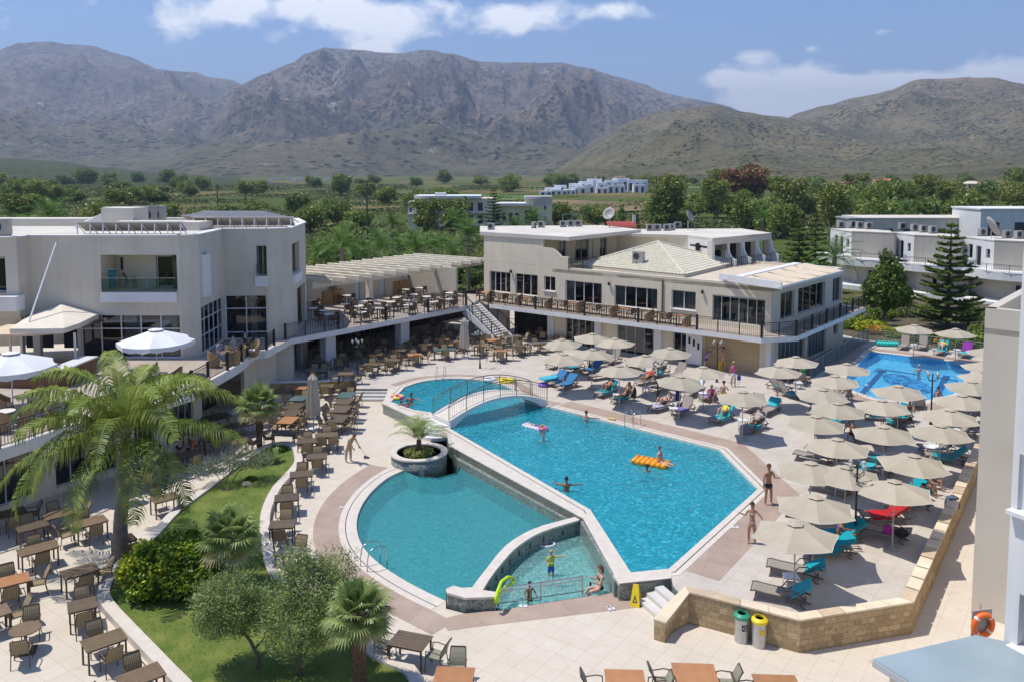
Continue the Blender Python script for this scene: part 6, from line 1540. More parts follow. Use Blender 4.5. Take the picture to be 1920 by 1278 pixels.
# date palms
def datepalm(proto_seed,h,r,nf=26,nl=22,m=None):
 random.seed(proto_seed);t=thing('date_palm','x','palm tree',(0,0,0),0,'palms behind the pergola');mb=MB();mb.tube([(0,0,-.3),(0,0,h*.6),(0,0,h)],[.26,.2,.24],8);mb.build('trunk',BARKP,t)
 mb=MB()
 for i in range(nf): u=i/nf;frond(mb,(0,0,h),i*2.4,radians(80-95*u),r*rnd(.85,1.1),rnd(1.0,1.7),nl,.62,.055,hang=.25)
 mb.build('crown',m or L_DATE,t);return t
pp=[datepalm(50,5.4,3.3),datepalm(51,6.2,3.4),datepalm(52,7.0,3.0,22)]
dl=[(597,92,0,'at the left end of the palm row behind the pergola'),(640,90,1,'second from the left behind the pergola'),(668,95,0,'third from the left, paler, behind the pergola'),(712,92,1,'fourth from the left behind the pergola'),(748,100,0,'fifth from the left behind the pergola'),(781,93,1,'sixth from the left behind the pergola'),(815,96,2,'tallest of those near the right end behind the pergola'),(848,92,1,'seventh from the left behind the pergola'),(878,98,2,'touching the wall of the cream room block'),(735,128,2,'standing farther back above the palm row'),(852,130,2,'in front of the left end of the far hotel'),(1000,120,2,'behind the left end of the cream room block roof'),(965,118,2,'just left of the air conditioners of the cream room block'),(60,92,2,'big shaggy one behind the left end of the hotel roof'),(30,88,2,'at the far left edge above the hotel roof'),(92,98,2,'right one of the shaggy three above the hotel roof'),(1568,84,1,'with drooping fronds at the end of the restaurant terrace'),(1432,150,2,'behind the second room block, with a pale stem'),(1590,190,2,'pale brown headed one left above the bungalows'),(1700,170,2,'above the dark awning of the far grey block'),(1880,150,2,'standing at the far right above the bungalow roofs')]
for k,(px,D,v,lab) in enumerate(dl):
 b=pp[v];sc_=rnd(.85,1.1)*(1.25 if px<100 else 1)
 o=b if b['label']=='x' else dup(b)
 o.location=tuple(atD(px,D,-.8));o.rotation_euler.z=rnd(0,6);o.scale=(sc_,)*3;o['label']=('date palm '+lab)
# trees of the middle distance: prototypes copied
random.seed(77)
protos=[tree('round_tree','x','tree',(0,0,0),6.5,3.6,[L_TREE[0],L_TREE[2]],n=2600,s=.5,k=13,z0=.5,group='trees of the plain'),
   tree('round_tree','x','tree',(0,0,0),5.5,3.6,[L_TREE[1],L_TREE[0]],n=2400,s=.5,k=13,z0=.4,group='trees of the plain'),
   tree('round_tree','x','tree',(0,0,0),8,3.0,[L_YEL,L_TREE[1]],n=2000,s=.5,k=12,group='trees of the plain'),
   tree('round_tree','x','tree',(0,0,0),5,3.0,[L_TREE[2]],n=1600,s=.5,k=8,z0=.6,group='trees of the plain'),
   tree('round_tree','x','tree',(0,0,0),7,2.6,[L_RED,L_TREE[1]],n=1800,s=.5,k=9,group='trees of the plain',mats_w=(4,1)),
   tree('cypress_tree','x','tree',(0,0,0),8,1.0,[L_TREE[2]],n=900,s=.4,blobs=[(0,0,2,.9,.9,2),(0,0,4.5,.8,.8,2.2),(0,0,6.8,.4,.4,1.3)],group='trees of the plain')]
used=set()
def put(v,px,D,s=1.0,lab='',z=-.8,sz=None):
 b=protos[v]
 if v in used: o=dup(b)
 else: o=b;used.add(v)
 o.location=tuple(atD(px,D,z));o.rotation_euler.z=rnd(0,6.28);o.scale=(s,s,s*(sz or rnd(.85,1.15)));o['label']=lab;return o
KIND=['green leafy tree','olive green tree','yellowish feathery tree','dark low tree','rusty brown tree','dark narrow cypress']
named=[(2,165,120,1.05,'leftmost of three yellowish trees above the hotel roof'),(2,198,122,1.15,'middle of three yellowish trees above the hotel roof'),(2,240,125,.95,'right of three yellowish trees above the hotel roof'),(2,300,118,.8,'yellowish tree behind the box units on the hotel roof'),(1,330,130,.9,'brownish green tree right of the box units on the hotel roof'),
   (2,655,112,1.0,'yellow green tree above the left half of the palm row'),(0,622,105,.9,'green tree behind the far right corner of the hotel'),(2,800,160,1.1,'yellowish tree before the left end of the far hotel'),(2,850,165,1.1,'second yellowish tree before the far hotel'),(3,740,115,.9,'dark rounded tree behind the palm row'),
   (3,560,260,1.8,'dark wide tree in the scrub above the hotel roof end'),(2,480,180,1.0,'yellowish tree behind the solar collectors'),(3,430,200,1.4,'dark tree clump behind the solar collectors'),(3,640,480,2.8,'large dark isolated tree on the dry field'),
   (2,1256,210,2.0,'big yellow green tree above the second room block'),(4,1370,330,2.4,'left rust brown tree of the pair on the plain'),(4,1415,330,2.6,'right rust brown tree of the pair on the plain'),(0,1345,260,1.6,'green tree under the rust brown pair'),(5,1165,150,1.2,'dark cypress by the steel frame, left'),(5,1192,148,1.1,'dark cypress by the steel frame, right'),
   (1,1400,200,1.5,'olive green tree behind the balcony fins'),(0,1452,190,1.6,'green tree right of the balcony fins'),(2,1560,175,1.5,'yellowish tree left above the bungalows'),(0,1625,240,1.7,'green tree above the left bungalow'),(1,1690,235,1.7,'olive green tree above the middle bungalow'),(3,1740,230,1.8,'dark tree above the middle bungalow'),(2,1780,240,1.6,'yellowish tree behind the tiered pine'),(3,1500,250,1.9,'dark dense tree above the two small pines'),(3,1850,330,2.2,'dark tree at the right end of the plain')]
for v,px,D,s,lab in named: put(v,px,D,s,lab)
rows=[(140,175,14),(200,260,22),(290,380,34),(420,560,44),(620,900,60)]
random.seed(99)
for ri,(d0,d1,n) in enumerate(rows):
 for k in range(n):
  D=rnd(d0,d1);px=rnd(-40,1960) if ri<4 else rnd(-60,1980)
  if 740<px<1060 and D<215 and D>150: continue
  if px<320 and D<170: continue
  if 980<px<1360 and 300<D<620: continue
  if 420<px<1000 and D>380 and random.random()<.5: continue
  if 500<px<760 and D>230 and random.random()<.6: continue
  v=random.choice([0,1,1,3,3,2,0,1])
  side=['far left','left','middle left','middle right','right','far right'][max(0,min(5,int(px/320)))]
  near=['nearest row','second row','third row','fourth row','farthest row'][ri]
  put(v,px,D,rnd(.8,1.25)*(1+.0021*D),'%s in the %s of trees on the plain, %s part' % (KIND[v],near,side),sz=rnd(.6,.9))
for k in range(46):
 D=rnd(170,420);px=rnd(1330,1990);v=random.choice([0,1,1,2,3]);put(v,px,D,rnd(1.1,1.6)*(1+.0008*D),'%s in the %s of the wooded belt, %s of it' % (KIND[v],'near edge' if D<250 else ('middle' if D<335 else 'far edge'),['left end','left part','centre','right part','right end'][min(4,int((px-1330)/133))]))
for k in range(22):
 D=rnd(95,120);px=rnd(560,900);put(random.choice([0,3,1]),px,D,rnd(.5,.75),'leafy tree filling in behind the pergola palm row, %s' % ['left end','left of middle','right of middle','right end'][min(3,int((px-560)/86))])
for k in range(16):
 D=rnd(110,145);px=rnd(-30,420);put(random.choice([1,3,0]),px,D,rnd(.6,.85),'leafy tree just over the hotel roof')
mb=MB();random.seed(123)
for _ in range(150000):
 D=100+700*random.random()**1.6;px=rnd(-80,2000);x,y=(px-960)/F*D,D
 v=noise.noise(Vector((x*.022,y*.022,2)))
 if v<-.22+.3*random.random(): continue
 if 26<x<62 and y<112: continue
 s=.35+D*.0024;leaf(mb,Vector((x,y,-.75+rnd(0,.35+1.1*max(0,v))*(1+D*.001))),s,random.randrange(3),up=.6,asp=.9)
o=mb.build('undergrowth',[leafmat('scrub a',(.06,.085,.02),(.14,.17,.045),vs=.1,k=1.0),leafmat('scrub b',(.09,.095,.03),(.20,.19,.07),vs=.1,k=1.0),leafmat('scrub c',(.04,.07,.02),(.10,.14,.04),vs=.1,k=1.0)]);o['kind']='stuff';o['label']='green scrub and low crops covering the plain';o['category']='undergrowth'
M_FIELD=mat('green field',(.10,.17,.03),.95,.2,.05,coord='w')
for m_ in L_TREE+[L_YEL,L_DATE]: randomize(m_,.12)
struct(sheet('field',XY(GL([(830,372),(1010,350),(1030,353),(1030,374),(900,378)],-.3)),-.15,M_FIELD));struct(sheet('field',XY(GL([(1215,352),(1310,349),(1320,358),(1230,364)],-.3)),-.12,M_FIELD))
struct(sheet('field',XY(GL([(980,378),(1180,370),(1400,372),(1380,388),(1100,400)],-.3)),-.18,mat('dry field',(.20,.135,.065),.95,.3,.04,coord='w',detail=8)))
for k,(px,D,h) in enumerate(((688,170,13),(408,300,10),(327,150,8),(1690,200,8),(365,160,7),(381,160,7))):
 t=thing('utility_pole','thin dark pole standing in the plain, %s from the left' % ['fifth','fourth','first','sixth','second','third'][k],'pole',tuple(atD(px,D,-.8)),0,'poles in the plain');mb=MB();mb.tube([(0,0,0),(0,0,h)],.1+D*.0004,6);mb.bar((-.8,0,h-.3),(.8,0,h-.3),.12,.12);mb.build('pole',BARK,t)
t=thing('steel_frame','open steel frame behind the cream room block','frame',tuple(atD(1073,140,-.8)));mb=MB()
for x in (-1.6,0,1.6): mb.tube([(x,0,0),(x,0,7.6)],.07,6)
for z in (4.8,6.2,7.6): mb.bar((-1.6,0,z),(1.6,0,z),.1,.1)
mb.build('frame',M_FRGREY,t)
t=thing('white_chimney','thin white tower rising from the green foothill at the left','tower',tuple(atD(173,1500,0)));mb=MB();mb.tube([(0,0,-6),(0,0,26)],1.6,8);mb.build('tower',M_WHF,t)
_g={}
for o in COL.objects:
 if o.get('group')=='trees of the plain': _g.setdefault(o['label'],[]).append(o)
for lab,L in _g.items():
 if len(L)>1:
  L.sort(key=lambda o: o.location.x/o.location.y)
  for i,o in enumerate(L): o['label']=' '.join(lab.replace(' of trees on the plain','').split()[:12])+', '+'first second third fourth fifth sixth seventh eighth ninth tenth eleventh twelfth thirteenth fourteenth fifteenth sixteenth seventeenth eighteenth nineteenth twentieth'.split()[min(i,19)]+' from left'
# footbridge
br=thing('footbridge','white arched footbridge with thin bronze railings between the upper and the large pool','bridge')
P0_=Vector(G(843,800)[:2]);P1_=Vector(G(1027,758)[:2])
bd=(P1_-P0_).normalized();bn=Vector((-bd.y,bd.x));BL=(P1_-P0_).length
P0_+=bn*.0;wB=1.75
def bz(u): return .10+.98*sin(pi*(.06+.90*u))**.9
NB=24
mb=MB();mt_=MB()
for i in range(NB):
 u0,u1=i/NB,(i+1)/NB;a=P0_+bd*BL*u0;b=P0_+bd*BL*u1;z0_,z1_=bz(u0),bz(u1)
 l0,l1=max(-.45,z0_-.16-.55*(2*u0-1)**4),max(-.45,z1_-.16-.55*(2*u1-1)**4)
 c=[(a,l0),(b,l1)]
 A=[(a.x,a.y,l0),(b.x,b.y,l1),(b.x+bn.x*wB,b.y+bn.y*wB,l1),(a.x+bn.x*wB,a.y+bn.y*wB,l0)]
 T_=[(a.x,a.y,z0_),(b.x,b.y,z1_),(b.x+bn.x*wB,b.y+bn.y*wB,z1_),(a.x+bn.x*wB,a.y+bn.y*wB,z0_)]
 mb.hexa(A+T_)
 i0,i1=.12,wB-.12
 mt_.face([(a.x+bn.x*i0,a.y+bn.y*i0,z0_+.006),(b.x+bn.x*i0,b.y+bn.y*i0,z1_+.006),(b.x+bn.x*i1,b.y+bn.y*i1,z1_+.006),(a.x+bn.x*i1,a.y+bn.y*i1,z0_+.006)])
mb.build('arch',M_WHITE,br);mt_.build('walkway',M_COPE,br)
mb_s=[]
for k in range(4):
 mb=MB();c=P0_+bn*wB/2-bd*.05;r=.85+.30*(3-k);pts=[c+(-bd*cos(t)*r*.8+bn*sin(t)*(wB/2+.12*(3-k))) for t in [(-pi/2+pi*j/14) for j in range(15)]]
 mb.prism([tuple(q) for q in pts],ZL,ZL+.17*(k+1)+.02-.002*k);mb.build('step',M_WHITE,br)
M_BRZ=mat('bronze paint',(.16,.12,.07),.4,metal=.4)
for s,nm_ in ((.06,'near'),(wB-.06,'far')):
 for i in range(NB):
  pass
 top=[];bot_=[]
 for i in range(NB+1):
  u=i/NB;q=P0_+bd*BL*u+bn*s;top.append((q.x,q.y,bz(u)+.92));bot_.append((q.x,q.y,bz(u)+.10))
 mb=MB();mb.tube(top,.026,8);mb.build('handrail',M_BRZ,br,True)
 mb=MB();mb.tube(bot_,.014,6);mb.tube([(x,y,z-.14) for x,y,z in top],.014,6);mb.build('rail',M_BRZ,br)
 for i in range(0,NB+1,4): mb=MB();x,y,z=top[i];mb.tube([(x,y,z),(x,y,z-.93)],.022,6);mb.build('post',M_BRZ,br)
 mb=MB();n=int(BL/.15)
 for i in range(n):
  u=(i+.5)/n;q=P0_+bd*BL*u+bn*s;z=bz(u);mb.tube([(q.x,q.y,z+.1),(q.x,q.y,z+.78)],.008,4,cap=False)
 mb.build('balusters',M_BRZ,br)
q0,q1=G(1003,762),G(1034,764)
# chairs and tables
M_WICK=mat('brown wicker',(.13,.085,.05),.8,.35,30);M_CUSH=None
def stripes(name,a,b,sc_=38):
 m=bpy.data.materials.new(name);m.use_nodes=True;n=m.node_tree;bs=n.nodes['Principled BSDF'];bs.inputs['Roughness'].default_value=.9
 t=n.nodes.new('ShaderNodeTexCoord');w_=n.nodes.new('ShaderNodeTexWave');w_.bands_direction='X';w_.inputs['Scale'].default_value=sc_/6.28;w_.inputs['Distortion'].default_value=0;n.links.new(t.outputs['Object'],w_.inputs['Vector'])
 r=n.nodes.new('ShaderNodeValToRGB');r.color_ramp.elements[0].color=(*a,1);r.color_ramp.elements[1].color=(*b,1);r.color_ramp.elements[0].position=.3;r.color_ramp.elements[1].position=.5;n.links.new(w_.outputs[0],r.inputs[0]);n.links.new(r.outputs[0],bs.inputs['Base Color']);return m
M_CUSH=stripes('striped cushion',(.17,.12,.07),(.31,.255,.165));M_CUSHP=mat('olive sling',(.27,.26,.20),.85,.08,8)
M_FRB=mat('brown metal frame',(.10,.055,.032),.5)
M_TTOP=[mat('dark slat top',(.12,.085,.06),.55,.15,3),mat('brown slat top',(.18,.122,.078),.55,.15,3),mat('orange wood top',(.42,.195,.085),.5,.1,3),mat('teal glass top',(.12,.19,.19),.08,spec=.9),mat('white stone top',(.72,.68,.62),.5),mat('grey top',(.17,.15,.12),.5,.1,3)]
def make_chair(kind,detailed=True):
 """faces +y; kind: dining, sling, wicker, tub"""
 t=thing('chair','x','chair',(0,0,0))
 if kind in ('dining','sling'):
  fm=M_FRB;cm=M_CUSH if kind=='dining' else M_CUSHP
  s=MB();s.hexa([(-.23,-.22,.40),(.23,-.22,.40),(.24,.24,.42),(-.24,.24,.42),(-.23,-.22,.45),(.23,-.22,.45),(.24,.24,.47),(-.24,.24,.47)])
  b=MB();N=4
  for i in range(N):
   u0,u1=i/N,(i+1)/N;f=lambda u: (-.22-.05*u-.14*u*u,.46+.46*u,.235-.03*u*u)
   y0,z0_,w0=f(u0);y1,z1_,w1=f(u1);b.hexa([(-w0,y0,z0_),(w0,y0,z0_),(w1,y1,z1_),(-w1,y1,z1_),(-w0,y0-.05,z0_),(w0,y0-.05,z0_),(w1,y1-.05,z1_),(-w1,y1-.05,z1_)][0:4]+[(-w0,y0-.045,z0_),(w0,y0-.045,z0_),(w1,y1-.045,z1_),(-w1,y1-.045,z1_)])
  legs=[[(-.24,.24,.0),(-.25,.22,.42),(-.25,.20,.64)],[(.24,.24,0),(.25,.22,.42),(.25,.20,.64)],[(-.25,-.32,0),(-.24,-.24,.42)],[(.25,-.32,0),(.24,-.24,.42)]]
  fr=MB()
  for x in (-.26,.26):
   fr.tube([(x,.22,.64),(x*1.03,.05,.67),(x,-.22,.63),(x*.96,-.30,.62)],.018,5);fr.tube([(x*.92,-.25,.42),(x*.92,-.28,.66),(x*.85,-.41,.92)],.017,5)
  fr.bar((-.24,.23,.41),(.24,.23,.41),.03,.04);fr.bar((-.22,-.42,.93),(.22,-.42,.93),.03,.03);r_=.017
 elif kind=='wicker':
  fm=M_WICK;cm=mat('pale seat pad',(.50,.45,.36),.9,.1,10)
  s=MB();s.box((0,0,.43),(.46,.46,.06));b=MB()
  n=10
  for i in range(n):
   a0,a1=radians(200+140*i/n),radians(200+140*(i+1)/n);h0,h1=.84-.12*abs(i/n-.5),.84-.12*abs((i+1)/n-.5)
   for ra,rb_ in ((.30,.27),): b.hexa([(ra*cos(a0),ra*sin(a0),.42),(ra*cos(a1),ra*sin(a1),.42),(rb_*cos(a1),rb_*sin(a1),.42),(rb_*cos(a0),rb_*sin(a0),.42),(ra*1.06*cos(a0),ra*1.06*sin(a0),h0),(ra*1.06*cos(a1),ra*1.06*sin(a1),h1),(rb_*1.06*cos(a1),rb_*1.06*sin(a1),h1),(rb_*1.06*cos(a0),rb_*1.06*sin(a0),h0)])
  legs=[[(-.22,.22,0),(-.22,.22,.64)],[(.22,.22,0),(.22,.22,.64)],[(-.22,-.24,0),(-.22,-.22,.45)],[(.22,-.24,0),(.22,-.22,.45)]];r_=.024
  fr=MB();fr.box((0,0,.385),(.5,.5,.05));fr.tube([(-.23,.23,.64),(-.27,0,.66),(-.27,-.14,.68)],.02,5);fr.tube([(.23,.23,.64),(.27,0,.66),(.27,-.14,.68)],.02,5)
 else:
  fm=mat('honey rattan',(.34,.23,.12),.75,.25,30);cm=mat('white pad',(.66,.62,.55),.9)
  s=MB();s.lathe([(.30,.36),(.31,.44),(.24,.47),(.001,.47)],n=16);b=MB();n=16
  for i in range(n):
   a0,a1=radians(180-15+210*i/n),radians(180-15+210*(i+1)/n);hh=lambda q: .62+.38*sin(pi*q)**1.5
   h0,h1=hh(i/n),hh((i+1)/n)
   b.hexa([(.36*cos(a0),.36*sin(a0),.1),(.36*cos(a1),.36*sin(a1),.1),(.32*cos(a1),.32*sin(a1),.1),(.32*cos(a0),.32*sin(a0),.1),(.42*cos(a0),.42*sin(a0),h0),(.42*cos(a1),.42*sin(a1),h1),(.37*cos(a1),.37*sin(a1),h1),(.37*cos(a0),.37*sin(a0),h0)])
  legs=[];r_=.02;fr=MB();fr.lathe([(.26,0),(.30,.36)],n=14)
 if detailed:
  s.build('seat',cm,t);b.build('backrest',fm if kind in ('wicker','tub') else cm,t);fr.build('frame',fm,t)
  for l in legs: m_=MB();m_.tube(l,r_,5);m_.build('leg',fm,t)
  return t
 bpy.data.objects.remove(t);mb=MB()
 for q,m_ in ((s,1),(b,0 if kind in ('wicker','tub') else 1),(fr,0)): mb.raw(q.v,q.f,m_)
 for l in legs: mb.tube([Vector(p) for p in l],r_*1.15,4,0)
 o=mb.build('chair',[fm,cm]);o['label']='x';o['category']='chair';return o
PCH={}
def chair(kind,p,rz,label,group,detailed=False):
 k=(kind,detailed)
 if k not in PCH: o=PCH[k]=make_chair(kind,detailed)
 else: o=dup(PCH[k])
 o.location=tuple(p);o.rotation_euler.z=rz;o['label']=label;o['group']=group;return o
PTB={}
def table(w_,d_,top,p,rz,label,group,shape='rect',ped=False,detailed=True):
 k=(w_,d_,top,shape,ped)
 if k in PTB: o=dup(PTB[k])
 else:
  o=PTB[k]=thing('table','x','table');mb=MB()
  if shape=='round': mb.lathe([(.001,.715),(w_/2,.715),(w_/2,.745),(.001,.745)],n=20)
  else:
   n=max(3,int(d_/.13))
   if top in (0,1):
    for i in range(n): y=-d_/2+d_*(i+.5)/n;mb.box((0,y,.73),(w_,d_/n-.008,.03))
   else: mb.box((0,0,.73),(w_,d_,.03))
  mb.build('tabletop',M_TTOP[top],o)
  if ped or shape=='round': mb=MB();mb.tube([(0,0,0.03),(0,0,.71)],.045,8);mb.box((0,0,.02),(.55,.55,.03));mb.build('pedestal',M_FRB if top !=4 else M_ALU,o)
  else:
   for x in (-1,1):
    for y in (-1,1): mb=MB();mb.box((x*(w_/2-.06),y*(d_/2-.06),.355),(.05,.05,.71));mb.build('leg',M_FRB,o)
   mb=MB();mb.box((0,0,.69),(w_-.08,d_-.08,.045));mb.build('apron',M_FRB,o)
 o.location=tuple(p);o.rotation_euler.z=rz;o['label']=label;o['group']=group;return o
ORD='first second third fourth fifth sixth seventh eighth ninth tenth eleventh twelfth thirteenth fourteenth fifteenth sixteenth seventeenth eighteenth nineteenth twentieth twentyfirst twentysecond twentythird twentyfourth twentyfifth twentysixth twentyseventh twentyeighth twentyninth thirtieth'.split()
SIDE={0: 'right',90: 'far',180: 'left',270: 'near'}
TOPN=['dark slatted','brown slatted','orange wooden','teal glass','white','grey']
SHORT={'on the near left terrace': 'near left terrace','beside the kerb left of the lawn': 'beside kerb left of lawn','in the row along the kerb right of the lawn': 'kerb row right of lawn','in the left long dining row': 'left long dining row','in the right long dining row': 'right long dining row','in the shade beside the hotel corner': 'shade by hotel corner','on the sunny plaza by the stairs': 'sunny plaza by stairs','in the dark dining room under the terrace': 'dark dining room','on the pergola terrace': 'pergola terrace','along the bottom edge of the picture': 'bottom edge of picture','on the curved cafe terrace': 'curved cafe terrace'}
def cluster(place,z,items,kind,ck=None,detailed=False,gap=.18,wob=.1,cgroup=None):
 """items: (px, py, w, d, rot deg, top, chair sides in degrees (of the table), shape)"""
 order=sorted(range(len(items)),key=lambda i: (items[i][0],items[i][1]))
 for rk,i in enumerate(order):
  px,py,w_,d_,rot,top,sides=items[i][:7];shape=items[i][7] if len(items[i])>7 else 'rect'
  q=G(px,py,z+.73);c=Vector((q.x,q.y,z));r=radians(rot)
  table(w_,d_,top,c,r,'%s top table, %s from left, %s' % (TOPN[top],ORD[rk],SHORT.get(place,place)),'tables '+place,shape,kind=='ped')
  cnt={}
  for s_ in sides:
   off=0
   if isinstance(s_,tuple): s_,off=s_
   a=r+radians(s_);ext=(w_ if s_ in (0,180) else d_)/2+gap+rnd(-.05,.1);v=Vector((cos(a),sin(a),0));sv=Vector((-v.y,v.x,0))
   cw=(a+2*pi) % (2*pi);cam_side=['right','far','left','near'][int(((cw+pi/4) % (2*pi))//(pi/2))]
   cnt[cam_side]=cnt.get(cam_side,0)+1
   ex='' if cnt[cam_side]==1 else ' (%s one)' % ORD[cnt[cam_side]-1]
   pos=c+v*ext+sv*(off+rnd(-.04,.04))
   chair(ck,pos,a+pi/2+rnd(-wob,wob),'%s side chair%s, %s table from left, %s' % (cam_side,ex,ORD[rk],SHORT.get(place,place)),'chairs '+(cgroup or place),detailed)
random.seed(61)
F4=(0,90,180,270)
cluster('on the near left terrace',ZL,[
 (71,1027,1.3,.8,42,1,(90,270)),(169,977,1.2,.8,42,1,(90,270,180)),(112,962,1.2,.8,42,1,(90,0)),(18,1088,1.2,.8,35,2,(0,270,90)),(149,1069,1.15,.8,42,1,(0,270)),
 (154,1133,.85,.8,30,0,(90,270)),(195,1199,1.15,.8,41,1,(90,270)),(264,1266,1.15,.8,41,1,(90,180)),(47,1178,.9,.9,20,1,(90,270),'round'),(232,1010,.8,.8,42,1,(270,)),
 (309,932,1.1,.8,42,1,(90,)),(262,884,1.1,.8,42,0,(90,270)),(20,960,1.1,.8,42,0,(0,270)),(60,985,1.1,.8,42,0,(90,)),(-20,1150,1.1,.8,42,1,(0,90))],'x','dining',True)
cluster('beside the kerb left of the lawn',ZL,[(352,850,1.2,.8,45,0,(90,270)),(398,820,1.2,.8,45,0,(90,270,180)),(450,826,1.1,.8,45,0,(0,)),(455,794,2.2,.8,48,0,((90,-.6),(90,0),(90,.6),0)),(405,780,1.6,.8,48,0,((90,-.4),(90,.4),270)),(330,812,1.2,.8,45,0,(90,180))],'x','dining',True)
cluster('in the row along the kerb right of the lawn',ZL,[(594,855,1.0,.8,12,0,(90,270)),(565,888,1.05,.8,14,0,(90,270)),(538,932,1.05,.8,14,0,(90,270)),(529,982,1.0,.8,8,0,(90,270)),(545,1033,1.0,.8,-8,5,(90,))],'x','dining',True)
cluster('in the left long dining row',ZL,[(531,810,1.2,.8,8,0,(0,180)),(540,787,1.35,.9,84,2,((90,-.25),(90,.25),(270,-.25),(270,.25))),(547,773,1.35,.9,84,0,((90,-.25),(90,.25),(270,-.25),(270,.25))),(553,761,1.35,.9,84,0,((90,-.25),(90,.25),(270,0))),(560,746,1.2,.9,84,3,(0,(90,0),(270,0))),(562,727,.9,.8,5,2,(270,180))],'x','dining',False,.12)
cluster('in the right long dining row',ZL,[(634,784,1.5,.95,85,0,(180,(90,-.35),(90,.3),(270,-.3),(270,.35))),(640,766,1.5,.95,85,0,((90,-.3),(90,.3),(270,-.3),(270,.3))),(645,752,1.3,.95,85,0,((90,0),(270,0))),(649,740,1.3,.95,85,3,(0,90,(270,0))),(613,723,.9,.9,5,1,(180,270,0)),(577,826,1.1,.8,12,0,(90,270)),(612,815,1.2,.8,12,1,(90,(270,-.25),(270,.35))),],'x','dining',False,.12)
cluster('in the shade beside the hotel corner',0,[(590,676,1.3,.8,0,5,(90,0)),(593,693,1.4,.8,0,5,((90,-.3),(90,.3),270)),(648,700,1.0,.8,5,1,(0,180,90)),(640,672,1.0,.8,5,1,(0,90,270)),(600,660,1.0,.8,0,5,(90,270))],'x','dining',False)
pz=[(704,664,0,1),(736,675,0,1),(696,683,5,1),(748,656,-5,1),(778,665,15,2),(834,655,10,3),(797,645,0,1),(830,636,0,2),(901,648,0,1),(938,658,5,2),(973,648,5,1),(925,637,25,2),(958,631,25,5),(1010,643,15,5),(901,626,20,3),(1016,622,5,2),(1050,628,5,2),(863,640,0,1),(770,640,0,0),(716,647,0,0),(675,655,0,5),(845,620,0,0),(800,628,0,0)]
cluster('on the sunny plaza by the stairs',0,[(a,b,1.7 if t_ in (3,5) else 1.05,.85,r,t_,F4) for a,b,r,t_ in pz],'x','dining',False)
cluster('in the dark dining room under the terrace',0,[(630,640,1.2,.8,35,0,(90,270)),(680,632,1.2,.8,35,5,(90,270,0)),(760,618,1.2,.8,35,0,(90,270)),(820,606,1.2,.8,35,5,(90,270))],'x','dining',False)
cluster('on the pergola terrace',Z2,[(a,b,.75,.75,40,4,s_,'round') for a,b,s_ in ((584,563,(0,270)),(587,578,(0,180)),(650,554,(0,180)),(647,570,(0,270)),(673,574,(0,180,90)),(617,589,(0,180,270)),(682,565,(0,)),(733,566,(0,180,270)),(765,572,(0,270,90)),(776,552,(0,90)),(800,556,(0,180)),(814,566,(0,180,270)),(843,549,(0,90,180)),(786,540,(0,180)),(743,558,(90,270)),(843,561,(0,180,270)),(608,582,(90,180)),(678,585,(0,180,270)),(712,578,(0,180,270)),(700,563,(90,)),(760,543,(180,90)))],'ped','wicker',False,.12)
tt=[]
for k in range(13):
 s_=1.2+k*1.55;q=MA+dm*s_+nm*1.35;px_=960+F*q.x/q.y
 tt.append(q)
for k,q in enumerate(tt[:13]):
 c=Vector((q.x,q.y,Z2));r=atan2(dm.y,dm.x)
 table(.75,.75,1 if k % 3 else 2,c,r,'brown square table, %s from the left behind the restaurant terrace railing' % ORD[k],'tables along the restaurant terrace','rect',True)
 for sgn,nm_ in ((-1,'left'),(1,'right')): p=c+Vector((dm.x,dm.y,0))*.56*sgn;chair('tub' if k % 2==0 and sgn>0 else 'wicker',p,r+(pi/2 if sgn>0 else -pi/2)+rnd(-.3,.3),'%s chair, %s table from left behind restaurant terrace railing' % (nm_,ORD[k]),'chairs along the restaurant terrace')
cluster('along the bottom edge of the picture',ZL,[(769,1200,1.15,.85,-18,0,(0,180)),(851,1268,1.1,.9,-4,2,(90,)),(1172,1272,1.1,.85,-2,2,(0,180)),(1303,1262,1.2,.95,-3,2,(0,180)),(1458,1284,1.2,.95,-3,2,(180,))],'x','sling',True,.24,.06)
cluster('on the curved cafe terrace',Z2,[(42,742,.8,.8,20,4,(60,0,180),'round'),(10,770,.8,.8,20,4,(0,270),'round'),(140,770,.8,.8,20,4,(180,0),'round'),(255,693,.8,.8,30,4,(0,180,270),'round'),(300,700,.8,.8,30,4,(0,270),'round'),(345,722,.8,.8,30,4,(0,180),'round'),(425,660,.8,.8,50,1,(0,180,270),'round'),(455,650,.8,.8,50,1,(0,180),'round')],'ped','tub',False,.3)
for px,py,lab in ((622,570,'left wooden serving station with stacked bread racks on the pergola terrace'),(745,550,'right wooden serving station with stacked bread racks on the pergola terrace')):
 q=G(px,py,Z2);t=thing('serving_station',lab,'cabinet',tuple(q),radians(40));wm=mat('honey wood',(.34,.19,.08),.6,.15,4)
 for s_ in (-.5,.5): mb=MB();mb.box((s_*1.02,0,.6),(.95,.8,1.2));mb.build('cabinet_body',wm,t)
 for s_ in (-.35,.25):
  mb=MB();mb.tube([(s_-.2,0,1.2),(s_-.2,0,1.6),(s_,0,1.8),(s_+.2,0,1.6),(s_+.2,0,1.2)],.025,5)
  for z in (1.35,1.5,1.62): mb.box((s_,0,z),(.42,.35,.02))
  mb.build('rack',wm,t)
